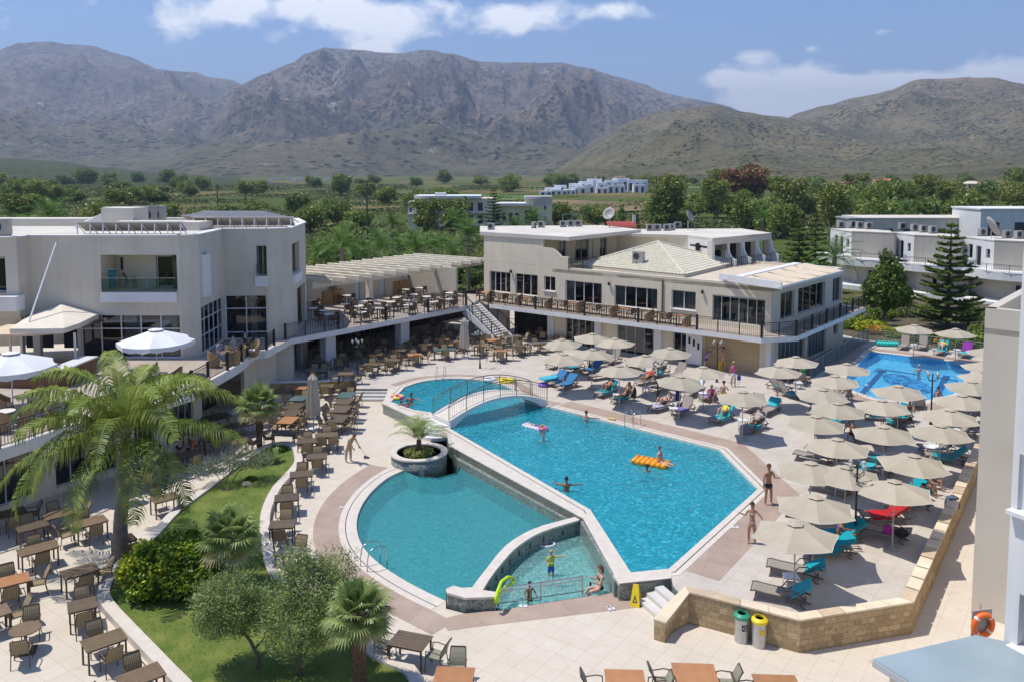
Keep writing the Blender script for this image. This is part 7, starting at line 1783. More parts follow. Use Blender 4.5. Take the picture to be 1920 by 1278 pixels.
# parasols
M_SLING=mat('lounger sling',(.33,.285,.265),.85,.07,6,.1,120);M_CANV=mat('parasol canvas',(.43,.375,.295),.9,.06,2.2,.1,60);M_SEAM=mat('parasol seam',(.60,.55,.46),.9);M_POLE=mat('parasol pole',(.50,.47,.42),.4)
M_VENT=mat('vent shadow cloth',(.06,.055,.05),.9)
def make_parasol(r=1.45,zt=2.62,zr=2.18,n=6,cm=M_CANV,val=0.0,pole=M_POLE,base=True,rot=.25):
 t=thing('parasol','x','parasol');mb=MB();R=lambda k: (2*pi*k/n+rot)
 for k in range(n):
  a0,a1=R(k),R(k+1);J=5
  for j in range(J):
   u0,u1=.16+.84*j/J,.16+.84*(j+1)/J
   f=lambda u,a: Vector((r*u*cos(a),r*u*sin(a),zt-(zt-zr)*(u**1.05)))
   S=4
   for s in range(S):
    v0,v1=s/S,(s+1)/S
    def pt(u,v):
     p=f(u,a0).lerp(f(u,a1),v);p.z -=.10*u*u*4*v*(1-v)*.6;k_=1-.035*4*v*(1-v)*u;return Vector((p.x*k_,p.y*k_,p.z))
    mb.face([pt(u0,v0),pt(u1,v0),pt(u1,v1),pt(u0,v1)])
    if val and j==J-1:
     a_,b_=pt(1,v0),pt(1,v1);sc_=lambda v: val*(.75+.25*abs(sin(v*pi*2)))
     mb.face([a_,b_,b_-Vector((0,0,sc_(v1))),a_-Vector((0,0,sc_(v0)))])
 mb.build('canopy',cm,t)
 mb=MB()
 for k in range(n):
  a0,a1=R(k),R(k+1);rr_=r*.2;A=Vector((rr_*cos(a0),rr_*sin(a0),zt-.035));B=Vector((rr_*cos(a1),rr_*sin(a1),zt-.035));mb.face([A,B,Vector((0,0,zt+.05))])
 mb.build('vent_cap',cm,t)
 mb=MB();mb.lathe([(r*.155,zt-.075),(r*.15,zt-.02)],n=12);mb.build('vent_gap',M_VENT,t)
 sm=MB()
 for k in range(n):
  a0,a1=R(k),R(k+1);e0=Vector((r*cos(a0),r*sin(a0),zr));e1=Vector((r*cos(a1),r*sin(a1),zr));m_=(e0+e1)/2;m_=Vector((m_.x*.965,m_.y*.965,m_.z-.06));sm.tube([e0,e0.lerp(m_,.5)+Vector((0,0,-.015)),m_,m_.lerp(e1,.5)+Vector((0,0,-.015)),e1],.014,4)
 if cm is M_CANV: sm.build('edge_piping',M_SEAM,t)
 for k in range(n):
  a=R(k);mb=MB();mb.bar((0,0,zt-.09),(r*.98*cos(a),r*.98*sin(a),zr-.02),.018,.018);mb.build('rib',pole,t)
 mb=MB();mb.tube([(0,0,.04),(0,0,zt)],.026,8);mb.build('pole',pole,t)
 if base: mb=MB();mb.lathe([(.001,0),(.27,0),(.27,.05),(.04,.08),(.04,.3),(.001,.3)],n=16);mb.build('base',M_AC,t)
 return t
PAR=make_parasol();pused=False
par=[(1056,634,'farthest left parasol of the rank along the far side of the main pool'),(1108,624,'parasol in front of the glazed ground floor, left of the pale poled one'),(1155,633,'parasol with a clear pale pole right before the dark glass doors'),(1110,653,'parasol behind the blue towelled loungers'),(1056,661,'parasol directly behind the turquoise air bed'),(1162,683,'parasol above the sunbather with raised knees'),(1211,664,'parasol just left of the red bag at the doors'),(1257,650,'parasol standing beside the doors near the white door box'),(1274,702,'parasol over the folded navy one'),(1320,686,'parasol left of the yellow sign and lamp'),(1394,731,'parasol above the sunbather in yellow'),(1460,684,'parasol at the building corner, nearer of two'),(1494,667,'parasol at the building corner, farther of two'),(1715,608,'left parasol at the far end of the lap pool'),(1794,615,'right parasol at the far end of the lap pool'),(1589,680,'parasol at the left tip of the lap pool'),(1568,702,'second parasol from the left tip of the lap pool'),(1542,727,'parasol third row from the lap pool, above the green towel'),(1686,720,'parasol leaning over the near edge of the lap pool'),(1570,753,'wide parasol above the man with bare shoulders'),(1655,747,'parasol left of the raised backrest behind the lamp'),(1527,776,'yellowish parasol at the left edge of the sunbed rows'),(1659,796,'parasol above the reclining brown sunbather'),(1764,795,'parasol above the white towels by the wall end'),(1779,765,'yellowish parasol right of the thin lamp'),(1805,738,'parasol right of the pool edge person'),(1822,712,'parasol half behind the near wing beside the lap pool'),(1846,694,'parasol cut by the near wing, upper one'),(1849,676,'parasol cut by the near wing, top one'),(1856,650,'sliver of parasol at the wing edge below the hedge'),(1570,820,'large parasol behind the man on the pool side'),(1711,849,'large parasol before the blue towel lounger at the wall'),(1521,864,'parasol left above the lamp with four globes'),(1678,899,'parasol right of the lamp with four globes'),(1586,872,'parasol mostly hidden behind the lamp, between two others'),(1527,928,'parasol just right of the standing man'),(1493,978,'nearest parasol, above the small white table')]
random.seed(71)
for k,(px,py,lab) in enumerate(par):
 o=PAR if k==0 else dup(PAR);q=G(px,py,2.66);o.location=(q.x,q.y,0);o.rotation_euler.z=rnd(-.25,.25);o.rotation_euler.x=rnd(-.03,.03);o.rotation_euler.y=rnd(-.03,.03);o['label']=lab;o['group']='cream parasols over the sunbeds'
M_WC=mat('white canvas',(.74,.74,.74),.85,.04,2)
WU=make_parasol(2.0,5.35-Z2+.35,2.15,8,M_WC,.28,M_ALU)
q=G(20,672,5.4);WU.location=(q.x,q.y,Z2);WU['label']='white valanced parasol at the left edge of the cafe terrace';WU['group']='white parasols on the cafe terrace'
o=dup(WU);q=G(292,627,5.4);o.location=(q.x,q.y,Z2);o['label']='white valanced parasol above the top of the feather palm'
for m_,a_ in ((M_CANV,.07),(M_SLING,.12),(M_CUSH,.15),(M_CUSHP,.1),(M_WICK,.25),(M_TTOP[0],.22),(M_TTOP[1],.22),(M_TTOP[2],.12)): randomize(m_,a_)
def closed_parasol(p,lab,h=2.9,m=None,group='folded parasols',r=.24):
 t=thing('folded_parasol',lab,'parasol',tuple(p),0,group);mb=MB();k=18;prof=[(.75,r*.95),(.95,r),(1.5,r*.95),(2.1,r*.8),(2.55,r*.55),(2.62,r*.75),(2.72,r*.55),(2.9,.03)]
 prof=[(z*h/2.9,q_) for z,q_ in prof]
 for i in range(len(prof)-1):
  for j in range(k):
   P=[]
   for (z,q_),jj in ((prof[i],j),(prof[i],j+1),(prof[i+1],j+1),(prof[i+1],j)):
    a=2*pi*jj/k;rr_=q_*(1+.22*(1 if jj % 2 else -1));P.append((rr_*cos(a),rr_*sin(a),z))
   mb.face(P)
 mb.build('folded_canopy',m or mat('folded canvas',(.52,.46,.38),.9,.08,4),t)
 mb=MB();mb.tube([(0,0,0),(0,0,h)],.03,8);mb.build('pole',M_POLE,t);mb=MB();mb.box((0,0,.04),(.6,.6,.08));mb.build('base',M_WHITE,t);return t
closed_parasol(G(588,806,ZL),'folded cream parasol standing between the two long dining rows',3.3,r=.34);closed_parasol(G(871,671,0),'folded cream parasol on the plaza left of the stairs',3.1,r=.32)
closed_parasol(G(1271,762,0),'short folded navy parasol between two loungers by the main pool',1.5,mat('navy cloth',(.03,.03,.14),.9),group='x',r=.14)
# loungers
M_LFR=mat('lounger frame',(.125,.10,.085),.6);TOW={'teal': (.0,.30,.36),'blue': (.04,.19,.42),'light': (.45,.60,.75),'white': (.70,.74,.80),'purple': (.20,.15,.45),'violet': (.28,.04,.34),'red': (.48,.01,.015),'yellow': (.75,.60,.05),'green': (.03,.35,.12),'cyan': (.03,.42,.48),'lilac': (.48,.50,.66)}
PL={}
def make_lounger(ang):
 t=thing('sun_lounger','x','sun lounger');a=radians(ang);hy=1.22
 mb=MB();prof=[(0.0,.33),(.12,.365),(.5,.33),(.85,.31),(hy,.33)]
 for (y0,z0_),(y1,z1_) in zip(prof,prof[1:]): mb.hexa([(-.29,y0,z0_-.02),(.29,y0,z0_-.02),(.29,y1,z1_-.02),(-.29,y1,z1_-.02),(-.29,y0,z0_),(.29,y0,z0_),(.29,y1,z1_),(-.29,y1,z1_)])
 mb.build('seat',M_SLING,t)
 mb=MB();L=.76;pr_=[(hy+.01,.33),(hy+L*.5*cos(a),.33+L*.5*sin(a)-.02),(hy+L*cos(a),.33+L*sin(a))]
 for (y0,z0_),(y1,z1_) in zip(pr_,pr_[1:]): mb.hexa([(-.29,y0,z0_-.02),(.29,y0,z0_-.02),(.29,y1,z1_-.02),(-.29,y1,z1_-.02),(-.29,y0,z0_),(.29,y0,z0_),(.29,y1,z1_),(-.29,y1,z1_)])
 mb.build('backrest',M_SLING,t)
 for s in (-1,1):
  mb=MB();x=.325*s;mb.tube([(x,0,.33),(x,.12,.36),(x,.5,.32),(x,1.0,.30),(x,1.45,.28),(x,1.9,.22)],.028,6)
  mb.tube([(x,hy,.33),(x*.97,hy+L*cos(a),.33+L*sin(a))],.022,6);mb.tube([(x,.95,.32),(x*1.08,1.1,.52),(x*1.08,1.38,.56),(x*1.05,1.62,.40),(x,1.72,.24)],.022,6);mb.build('side_rail',M_LFR,t)
  for y in (.22,1.62): mb=MB();mb.tube([(x,y+.12,.31),(x,y-.06,.12),(x,y-.1 if y<1 else y+.12,.0)],.026,6);mb.build('leg',M_LFR,t)
 for y,z in ((.02,.33),(.16,.14),(1.72,.14)): mb=MB();mb.bar((-.32,y,z),(.32,y,z),.035,.035);mb.build('cross_bar',M_LFR,t)
 return t
def towel(ang,kind,col,p,rz,label):
 a=radians(ang);hy=1.22;L=.76;pts=[]
 if kind in ('full','seat'): pts+=[(y,(.365 if y<.3 else .34)+.012*sin(9*y)) for y in ((.35,.6,.85,1.05,1.2) if kind=='full' else (.3,.5,.7,.9,1.05))]
 if kind in ('full','back'):
  for u in (.12,.4,.7,1.0): pts.append((hy+L*u*cos(a)-.02*sin(a),.355+L*u*sin(a)))
  pts+=[(hy+L*cos(a)+.04,.355+L*sin(a)+.0),(hy+L*cos(a)+.09,.355+L*sin(a)-(.30 if kind=='back' else .18))]
 mb=MB();w_=.33
 for (y0,z0_),(y1,z1_) in zip(pts,pts[1:]):
  X=[-w_-.015,-w_,-.15,.0,.15,w_,w_+.015];Z_=[-.10,0,.006,-.004,.007,0,-.13]
  for i in range(6):
   mb.face([(X[i],y0,z0_+Z_[i]),(X[i+1],y0,z0_+Z_[i+1]),(X[i+1],y1,z1_+Z_[i+1]),(X[i],y1,z1_+Z_[i])])
 o=mb.build('towel',mat(col+' towel',TOW[col],.95,.12,9,.3,60));o.location=tuple(p);o.rotation_euler.z=rz;tag(o,label,'towel','towels on the sunbeds');return o
LO=[
 (1028,692,1066,680,50,None,'at the far left end of the rank, in the shade'),(1064,699,1098,688,52,('seat','teal'),'raised one beside the far left shaded one'),(1105,684,1143,673,50,None,'with high back under the parasol behind the blue towels'),(1140,684,1166,672,60,None,'empty, beside the flat one near the dark doors'),(1203,696,1172,682,12,None,'lying flat, turned away, near the dark doors'),
 (1092,702,1137,690,35,('full','blue'),'with a blue towel, left of the light blue one'),(1106,712,1155,704,14,('back','blue'),'lowered, with a pale blue towel at its head'),(1028,724,1073,708,38,('full','blue'),'with blue towel and the turquoise air bed at its foot'),(1046,731,1095,714,38,('full','blue'),'nearest of the four with blue towels'),
 (1119,745,1160,731,40,('full','teal'),'under the sunbather with raised knees'),(1150,757,1198,743,55,('seat','teal'),'under the dark haired sunbather beside the black bag'),(1194,722,1232,712,30,None,'under the sunbather in dark red'),(1226,735,1262,722,12,('back','teal'),'flat one in the shade with a teal edge'),(1222,708,1262,694,60,('seat','teal'),'with two feet up and teal towel'),(1262,712,1290,698,60,None,'empty raised one above the folded navy parasol'),
 (1290,744,1326,726,50,('back','white'),'with a white towel over its back'),(1316,752,1352,741,20,('seat','purple'),'shared by the person in magenta'),(1219,772,1266,759,30,('seat','lilac'),'with pale lilac towel under raised legs'),(1266,780,1310,761,62,('seat','purple'),'raised, with a small purple towel'),(1336,795,1378,778,42,('full','cyan'),'under the sunbather in yellow'),(1400,811,1443,791,50,('seat','teal'),'under the sunbather with grey hat'),
 (1397,773,1436,755,50,None,'pale empty one left of the turquoise headed one'),(1428,780,1469,760,35,('back','cyan'),'pale one with a turquoise towel at its head'),(1483,736,1435,722,42,('seat','teal'),'turned round, dark green towelled'),(1506,748,1464,738,40,('seat','teal'),'turned round, with turquoise towel on the seat'),(1483,707,1461,722,45,None,'back turned to the viewer, left of two'),(1512,712,1494,727,45,None,'back turned to the viewer, right of two'),
 (1562,755,1602,742,55,None,'beneath the bare shouldered man'),(1524,768,1566,758,30,('back','teal'),'with teal corner peeping from the third row'),(1516,784,1562,777,25,('full','cyan'),'with turquoise towel behind the yellowish parasol'),(1614,765,1662,771,20,None,'pale one behind the turquoise towel'),(1618,783,1668,786,15,('seat','cyan'),'pale one with bright turquoise towel'),(1722,758,1722,777,60,None,'with its back turned, right of the brown sunbather'),(1676,796,1712,779,55,('full','teal'),'under the seated brown haired sunbather'),(1662,790,1702,806,20,('seat','cyan'),'under the reclining brown sunbather'),
 (1790,768,1842,777,30,('full','teal'),'with teal towels by the wing edge'),(1812,738,1852,750,10,None,'flat one by the wing edge'),(1775,800,1838,797,45,None,'with a long raised back beside the wall, upper'),(1772,818,1832,812,48,('seat','white'),'with white cushions beside the wall'),(1722,846,1793,848,42,('seat','white'),'with white towel in the last row by the wall'),(1733,860,1808,868,40,('full','teal'),'teal with a lilac towel over the head'),
 (1598,824,1638,829,30,('full','teal'),'below the man with bare back'),(1555,800,1588,787,55,('seat','teal'),'in the shade left of the man with bare back'),(1488,857,1550,868,20,None,'pale one above the parasol left of the lamp'),(1510,846,1580,860,20,('seat','white'),'with pale blue towel under the large parasol'),(1619,862,1680,873,25,('seat','teal'),'pale, right of the large parasol'),(1598,876,1672,889,15,('seat','cyan'),'with bright turquoise towel above the lamp'),(1515,912,1585,928,30,None,'pale one beside the lamp, with a seated person'),(1540,903,1606,908,35,('full','teal'),'teal one behind the lamp'),
 (1470,960,1548,975,20,None,'pale one behind the nearest parasol'),(1504,1040,1594,1038,38,('full','teal'),'with large teal towel right of the nearest parasol'),(1530,1012,1602,1008,38,('full','teal'),'teal one beneath the seated bather by the lamp'),(1664,954,1748,948,42,('full','teal'),'with teal towel nearest the rucksack'),(1661,938,1752,928,40,('full','teal'),'behind, with teal towel over the head, by the wall'),(1612,974,1690,974,38,('full','red'),'with red towel'),(1606,994,1694,1012,14,None,'pale, nearest the wall, with black bag'),
 (1437,1068,1532,1084,30,('back','teal'),'in the shade, second from the near end'),(1408,1112,1512,1131,34,('back','cyan'),'nearest of all, with turquoise towel at its head'),(1690,656,1703,645,62,None,'pale one left at the far end of the lap pool'),(1727,657,1734,646,60,None,'grey one at the far end of the lap pool'),(1758,666,1778,655,55,('full','cyan'),'with sunbather in yellow beyond the lap pool'),(1806,671,1822,658,62,('full','violet'),'turquoise and violet towelled at the far right')]
random.seed(81);TIPS={};
for (fx,fy,hx,hy_,ang,tw,lab) in LO:
 a=G(fx,fy,.05);b=G(hx,hy_,.05);d=(b-a);d.z=0
 if d.length<.05: continue
 rz=atan2(d.y,d.x)-pi/2;key=round(ang/6)*6
 if key not in PL: o=PL[key]=make_lounger(key)
 else: o=dup(PL[key])
 o.location=(a.x,a.y,0);o.rotation_euler.z=rz;o['label']='sun lounger '+lab;o['group']='sun loungers on the pool deck'
 TIPS[lab]=(Vector((a.x,a.y,0)),rz,key)
 if tw: towel(key,tw[0],tw[1],(a.x,a.y,.004),rz,' '.join(('%s towel on the lounger %s' % (tw[1],lab)).split()[:16]))
 if tw and tw[1]=='violet': towel(key,'seat','cyan',(a.x,a.y,.012),rz,'folded turquoise towel under the violet one at the far right')
def on(lab): return TIPS[lab]
pst=None
for px,py,lab in ((1053,697,'between the far left shaded loungers'),(1211,737,'at the foot of the pole beside the bather in dark red'),(1157,751,'between the two teal loungers'),(1318,748,'beside the magenta bather'),(1263,777,'left of the raised lounger with purple towel'),(1392,800,'under the parasol beside the bather in yellow'),(1674,795,'between brown sunbathers in the middle rows'),(1483,1100,'through which the nearest parasol stands'),(1713,655,'between the two loungers at the far end of the lap pool'),(1795,665,'between the last two loungers at the far right'),(1497,728,'among the turned loungers at the building corner')):
 q=G(px,py,0)
 if pst is None:
  t=pst=thing('side_table','x','side table');mb=MB();mb.box((0,0,.4),(.48,.48,.035));mb.build('tabletop',M_ALU,t)
  for x in (-.19,.19):
   for y in (-.19,.19): mb=MB();mb.bar((x*1.1,y*1.1,0),(x,y,.39),.04,.04);mb.build('leg',M_ALU,t)
 else: t=dup(pst)
 t.location=tuple(q);t['label']='small white plastic table '+lab;t['group']='white side tables'
M_GLOBE=mat('lamp glass',(.40,.40,.37),.1,spec=.8)
def lamp(p,lab,h=2.6,m=M_DARKM,n=4,zo=0.0):
 t=thing('lamp_post',lab,'lamp post',tuple(p),.4,'globe lamps round the pools');mb=MB();mb.tube([(0,0,0),(0,0,.25),(0,0,.5),(0,0,h)],[.09,.07,.045,.035],8);mb.build('post',m,t)
 for k in range(n):
  a=2*pi*k/n;v=Vector((cos(a),sin(a),0))*.33;mb=MB();mb.tube([(0,0,h-.35),v*.5+Vector((0,0,h-.42)),v+Vector((0,0,h-.3)),v+Vector((0,0,h-.15))],.018,5);mb.build('arm',m,t)
  mb=MB();mb.lathe([(.001,h-.16),(.04,h-.15),(.08,h-.03),(.085,h+.03),(.05,h+.09),(.001,h+.11)],(v.x,v.y,0),12);mb.build('globe',M_GLOBE,t,True)
for px,py,h,lab in ((671,709,2.6,'lamp post with four globes at the left end of the plaza'),(900,690,2.6,'lamp post with globes before the terrace stairs'),(1105,693,2.4,'lamp post rising among the blue towel loungers'),(1344,716,2.7,'lamp post with three pale globes beside the yellow sign'),(1233,750,2.4,'lamp post behind the lounger with lilac towel'),(1745,795,2.9,'lamp post at the near right corner of the lap pool'),(1603,1012,3.0,'tall lamp post with four glass globes among the nearest parasols')):
 lamp(G(px,py,0),lab,h)
M_FENCE=mat('sage metal',(.30,.33,.29),.5)
railing('pool_fence','sage green horizontal bar fence behind the lap pool',[tuple(G(1628,640)[:2]),tuple(G(1700,650)[:2]),tuple(G(1846,668)[:2])],0,1.05,M_FENCE,bars=False,rails=(.2,.36,.52,.68,.84),post=3.0)
t=thing('ramp_fence','grey meshed fence along the ramp beside the restaurant building','fence');a,b=G(1520,708),G(1626,641)
railing('r','',[tuple(a[:2]),tuple(b[:2])],0,1.1,M_FENCE,parent=t,bars=False,rails=(.08,),post=1.4)
mb=MB();mb.face([(a.x,a.y,.1),(b.x,b.y,.1),(b.x,b.y,1.05),(a.x,a.y,1.05)]);M_MESH=bpy.data.materials.new('grey mesh infill');M_MESH.use_nodes=True;n_=M_MESH.node_tree;n_.nodes.remove(n_.nodes['Principled BSDF']);tr_=n_.nodes.new('ShaderNodeBsdfTransparent');df_=n_.nodes.new('ShaderNodeBsdfDiffuse');df_.inputs[0].default_value=(.20,.21,.22,1);mx_=n_.nodes.new('ShaderNodeMixShader');mx_.inputs[0].default_value=.55;n_.links.new(tr_.outputs[0],mx_.inputs[1]);n_.links.new(df_.outputs[0],mx_.inputs[2]);n_.links.new(mx_.outputs[0],n_.nodes['Material Output'].inputs[0]);mb.build('mesh_panel',M_MESH,t)
struct(sheet('ramp',[tuple(G(1445,722)[:2]),tuple(G(1520,710)[:2]),tuple(G(1627,641)[:2]),tuple(G(1585,636)[:2])],.012,mat('dark paving',(.22,.20,.18),.8,.1,1,coord='w')))
t=thing('guard_rail','low white steel guard rail along the front edge of the children\'s pool','railing');a,b=G(934,1136,ZL),G(1092,1112,ZL)
railing('r','',[tuple(a[:2]),tuple(b[:2])],ZL,.62,M_STEEL,parent=t,sp=.13,post=1.9,th=.016)
def bin_(px,py,col,lab,mark):
 q=G(px,py,ZL);t=thing('litter_bin',lab,'bin',tuple(q),.2,'recycling bins at the stone wall');mb=MB();mb.lathe([(.001,0),(.22,0),(.22,.78),(.001,.78)],n=24);mb.build('body',mat('brushed steel',(.50,.50,.48),.35,.1,10,metal=.6),t,False)
 cm=mat(lab[:12]+' lid',col,.45);mb=MB();mb.lathe([(.235,.76),(.25,.80),(.25,.86),(.17,.93),(.15,.93),(.15,.84)],n=24);mb.build('lid',cm,t);mb=MB();mb.lathe([(.001,.86),(.15,.86)],n=24);mb.build('opening',M_VENT,t)
 mb=MB();
 a0=-pi/2-.45
 n=6;w_=.34
 for i in range(n): a,b=a0+.9*i/n,a0+.9*(i+1)/n;mb.face([(.223*cos(a),.223*sin(a),.42),(.223*cos(b),.223*sin(b),.42),(.223*cos(b),.223*sin(b),.62),(.223*cos(a),.223*sin(a),.62)])
 mb.build('sticker',mark[0],t)
 mb=MB()
 for k in range(3):
  c=2*pi*k/3+.3
  for j in range(3):
   u0,u1=c+j*.5,c+(j+1)*.5-.03
   P=lambda r_,u: ((.2255)*cos(-pi/2+r_*cos(u)/.2255),(.2255)*sin(-pi/2+r_*cos(u)/.2255),.52+r_*sin(u))
   w0,w1=(.012,.012) if j<2 else (.03,.002)
   mb.face([P(.05-w0,u0),P(.05+w0,u0),P(.05+w1,u1),P(.05-w1,u1)])
 mb.build('recycling_arrows',mark[1],t)
bin_(1390,1200,(.03,.30,.18),'green lidded steel recycling bin at the stone wall',(M_VENT,M_ALU));bin_(1423,1209,(.80,.62,.02),'yellow lidded steel recycling bin at the stone wall',(mat('amber label',(.72,.45,.03),.6),mat('pale amber',(.85,.72,.30),.6)))
M_YEL=mat('yellow plastic',(.80,.60,.02),.45)
def sign(px,py,z,rz,lab):
 t=thing('wet_floor_sign',lab,'sign',tuple(G(px,py,z)),rz)
 for s in (-1,1):
  mb=MB();mb.hexa([(-.17,s*.19,0),(.17,s*.19,0),(.17,s*.21,0),(-.17,s*.21,0),(-.10,s*.005,.66),(.10,s*.005,.66),(.10,s*.025,.66),(-.10,s*.025,.66)]);mb.build('panel',M_YEL,t)
  if s<0:
   mb=MB();f=lambda x,u: (x,-.215+.19*u-.002,.66*u);tri=[f(-.09,.22),f(.09,.22),f(0,.60)];inn=[f(-.05,.27),f(.05,.27),f(0,.50)]
   for i in range(3): mb.face([tri[i],tri[(i+1) % 3],inn[(i+1) % 3],inn[i]])
   mb.face([f(-.01,.33),f(.01,.33),f(.01,.43),f(-.01,.43)]);mb.build('warning_mark',M_VENT,t)
 mb=MB();mb.box((0,.01,.68),(.18,.05,.05));mb.build('handle',M_YEL,t)
sign(1192,1132,ZL,-.35,'yellow folding wet floor sign at the mosaic corner block');sign(1350,694,0,.1,'yellow folding wet floor sign before the honey stone wall')
M_ORG=mat('orange vinyl',(.90,.34,.01),.35)
def airbed(p,rz,m,lab,L=1.8,w_=.75,n=6,z=.06,head=True,tilt=0.0):
 t=thing('air_bed',lab,'air bed',tuple(p),rz)
 for k in range(n): mb=MB();y=-L/2+.18+(L-.36)*(k+.5)/n;mb.tube([(-w_/2,y,z),(-w_/4,y,z+.012),(w_/4,y,z+.012),(w_/2,y,z)],(L-.3)/n*.56,8,cap=True);mb.build('tube',m,t,True)
 if head: mb=MB();mb.tube([(-w_/2,L/2-.08,z+.04),(w_/2,L/2-.08,z+.04)],.12,10);mb.build('pillow',m,t,True)
 return t
airbed(G(1224,869,-.05),radians(62),M_ORG,'orange ribbed air bed floating in the main pool',1.9,.8)
airbed(G(1666,647,.05),radians(82),mat('turquoise vinyl',(.02,.55,.50),.35),'turquoise air bed lying beyond the lap pool',1.9,.7,z=.14)
airbed(G(1027,713,.32),radians(-60),mat('cyan vinyl',(.05,.45,.60),.3),'turquoise and green air bed on the blue towel lounger',1.3,.7,z=.15)
def ring_(p,R,r,m,lab,cat='swim ring',name='swim_ring',flat=True):
 t=thing(name,lab,cat,tuple(p));n=24
 for k in range(6):
  mb=MB();a0=2*pi*k/6;mb.tube([(R*cos(a0+2*pi/6*j/6),R*sin(a0+2*pi/6*j/6),r*.6) for j in range(7)],r,8,cap=False);mb.build('ring_section',m[k % len(m)],t,True)
 return t
M_YV=mat('yellow vinyl',(.85,.68,.03),.3);M_PK=mat('pink vinyl',(.75,.10,.35),.3);M_VI=mat('violet vinyl',(.25,.12,.65),.3);M_WV=mat('white vinyl',(.75,.75,.78),.3)
ring_(G(745,746,-.09),.34,.12,[M_YV,M_PK],'yellow and pink swim ring in the left corner of the upper pool');ring_(G(950,715,.0),.42,.13,[M_YV],'yellow swim ring on the far rim behind the bridge');ring_(G(918,712,.0),.36,.11,[M_WV],'white swim ring on the far rim behind the bridge, left of the yellow one');ring_(G(1019,722,.05),.28,.1,[M_VI],'violet swim ring at the foot of the blue towel lounger')
def noodle(pts,r,m,lab): t=thing('pool_noodle',lab,'pool noodle');mb=MB();mb.tube(pts,r,8);mb.build('foam',m,t,True)
c=G(945,1098,-.3);e1=Vector((1,0,0));pts=[G(933,1130,-.2),G(932,1110,.1),G(940,1090,.22),G(952,1081,.12),G(962,1083,0),G(963,1090,-.1),G(955,1097,-.15),G(940,1105,-.1),G(930,1118,0),G(929,1128,-.2)]
noodle(pts,.06,mat('lime foam',(.48,.75,.02),.6),'lime green pool noodle looped over the end of the curved wall')
c=G(1024,1019,ZL-.08);pts=[c+Vector((.34*cos(a),.24*sin(a),0)) for a in [(-2.6+3.4*k/10) for k in range(11)]];noodle(pts,.045,mat('white foam',(.75,.68,.68),.6),'white foam noodle floating in the children\'s pool')
c=G(1018,804,-.02);t=ring_(c,.2,.08,[mat('hot pink',(.80,.12,.45),.4)],'hot pink float held up by the child in the main pool')
t=thing('foam_block','small yellow foam block on the far rim of the main pool','float',tuple(G(1147,786,.02)),-.5);mb=MB();mb.box((0,0,.05),(.42,.16,.09));mb.build('foam',mat('pale yellow foam',(.70,.52,.18),.7),t)
def bag(p,lab,m,s=(.34,.22,.42),name='bag',cat='bag',rz=.3):
 t=thing(name,lab,cat,tuple(p),rz);mb=MB();w_,d_,h=s;prof=[(.8,0),(1,.15),(1,.6),(.8,.9),(.45,1.0)]
 for (a,u),(b,v) in zip(prof,prof[1:]): mb.hexa([(-w_/2*a,-d_/2*a,u*h),(w_/2*a,-d_/2*a,u*h),(w_/2*a,d_/2*a,u*h),(-w_/2*a,d_/2*a,u*h),(-w_/2*b,-d_/2*b,v*h),(w_/2*b,-d_/2*b,v*h),(w_/2*b,d_/2*b,v*h),(-w_/2*b,d_/2*b,v*h)])
 mb.build('body',m,t);mb=MB();mb.tube([(-.08,0,h*.97),(-.05,0,h*1.12),(.05,0,h*1.12),(.08,0,h*.97)],.012,5);mb.build('handle',M_VENT,t)
 mb=MB();mb.box((0,-d_/2-.02,h*.36),(w_*.7,.05,h*.4));mb.build('pocket',m,t)
M_BLK=mat('black cloth',(.02,.02,.022),.8)
bag(G(1785,955,.0),'grey blue rucksack leaning on the stone wall',mat('denim cloth',(.10,.13,.20),.85),(.5,.34,.62),'rucksack');bag(G(1666,999,.36),'magenta beach bag on the pale lounger near the wall',mat('magenta cloth',(.48,.02,.35),.7),(.3,.24,.3));bag(G(1690,1004,.36),'black bag with white spots beside the magenta one',M_BLK,(.4,.3,.28));bag(G(1186,744,.0),'black bag propped between two sunbathers by the main pool',M_BLK,(.4,.3,.7));bag(G(1397,812,0),'grey and white cool bag under the parasol by the bather in yellow',mat('grey cloth',(.25,.26,.30),.8),(.6,.4,.5));bag(G(1277,768,.0),'dark bag between the two loungers near the folded navy parasol',M_BLK,(.5,.35,.4));bag(G(1230,672,0),'bright red bag at the column before the dark doors',mat('red cloth',(.60,.04,.02),.7),(.4,.3,.6));bag(G(1547,740,0),'black bag hung near the pole by the lap pool ladder',M_BLK,(.3,.2,.6))
t=thing('sandals','pair of black and white sandals left on the border of the children\'s pool','sandals',tuple(G(1145,1140,ZL+.01)),.4)
for s in (-.07,.07): mb=MB();mb.box((s,0,.02),(.09,.27,.025));mb.build('sandal',M_WHITE,t);
mb=MB();mb.tube([(-.11,.04,.03),(-.07,.04,.08),(-.03,.04,.03)],.012,5);mb.build('strap',M_BLK,t)
mb=MB();mb.tube([(.03,.04,.03),(.07,.04,.08),(.11,.04,.03)],.012,5);mb.build('strap',M_BLK,t)
for px,py,z,lab in ((643,950,ZL,'on the border left of the round pool'),(1378,987,0,'on the border at the right of the main pool'),(981,1135,ZL,'on the border before the children\'s pool')):
 q=G(px,py,z+.016);t=thing('depth_plate','small white depth plate '+lab,'sign',tuple(q));mb=MB();mb.box((0,0,.004),(.28,.16,.01));mb.build('plate',M_ALU,t);mb=MB();mb.box((-.03,0,.012),(.03,.09,.005));mb.box((.03,.02,.012),(.05,.03,.005));mb.build('figure',M_VENT,t)
for k,(px,py) in enumerate(((738,948),(725,1024),(806,1086),(871,927),(884,984))):
 q=G(px,py,-1.7);t=None
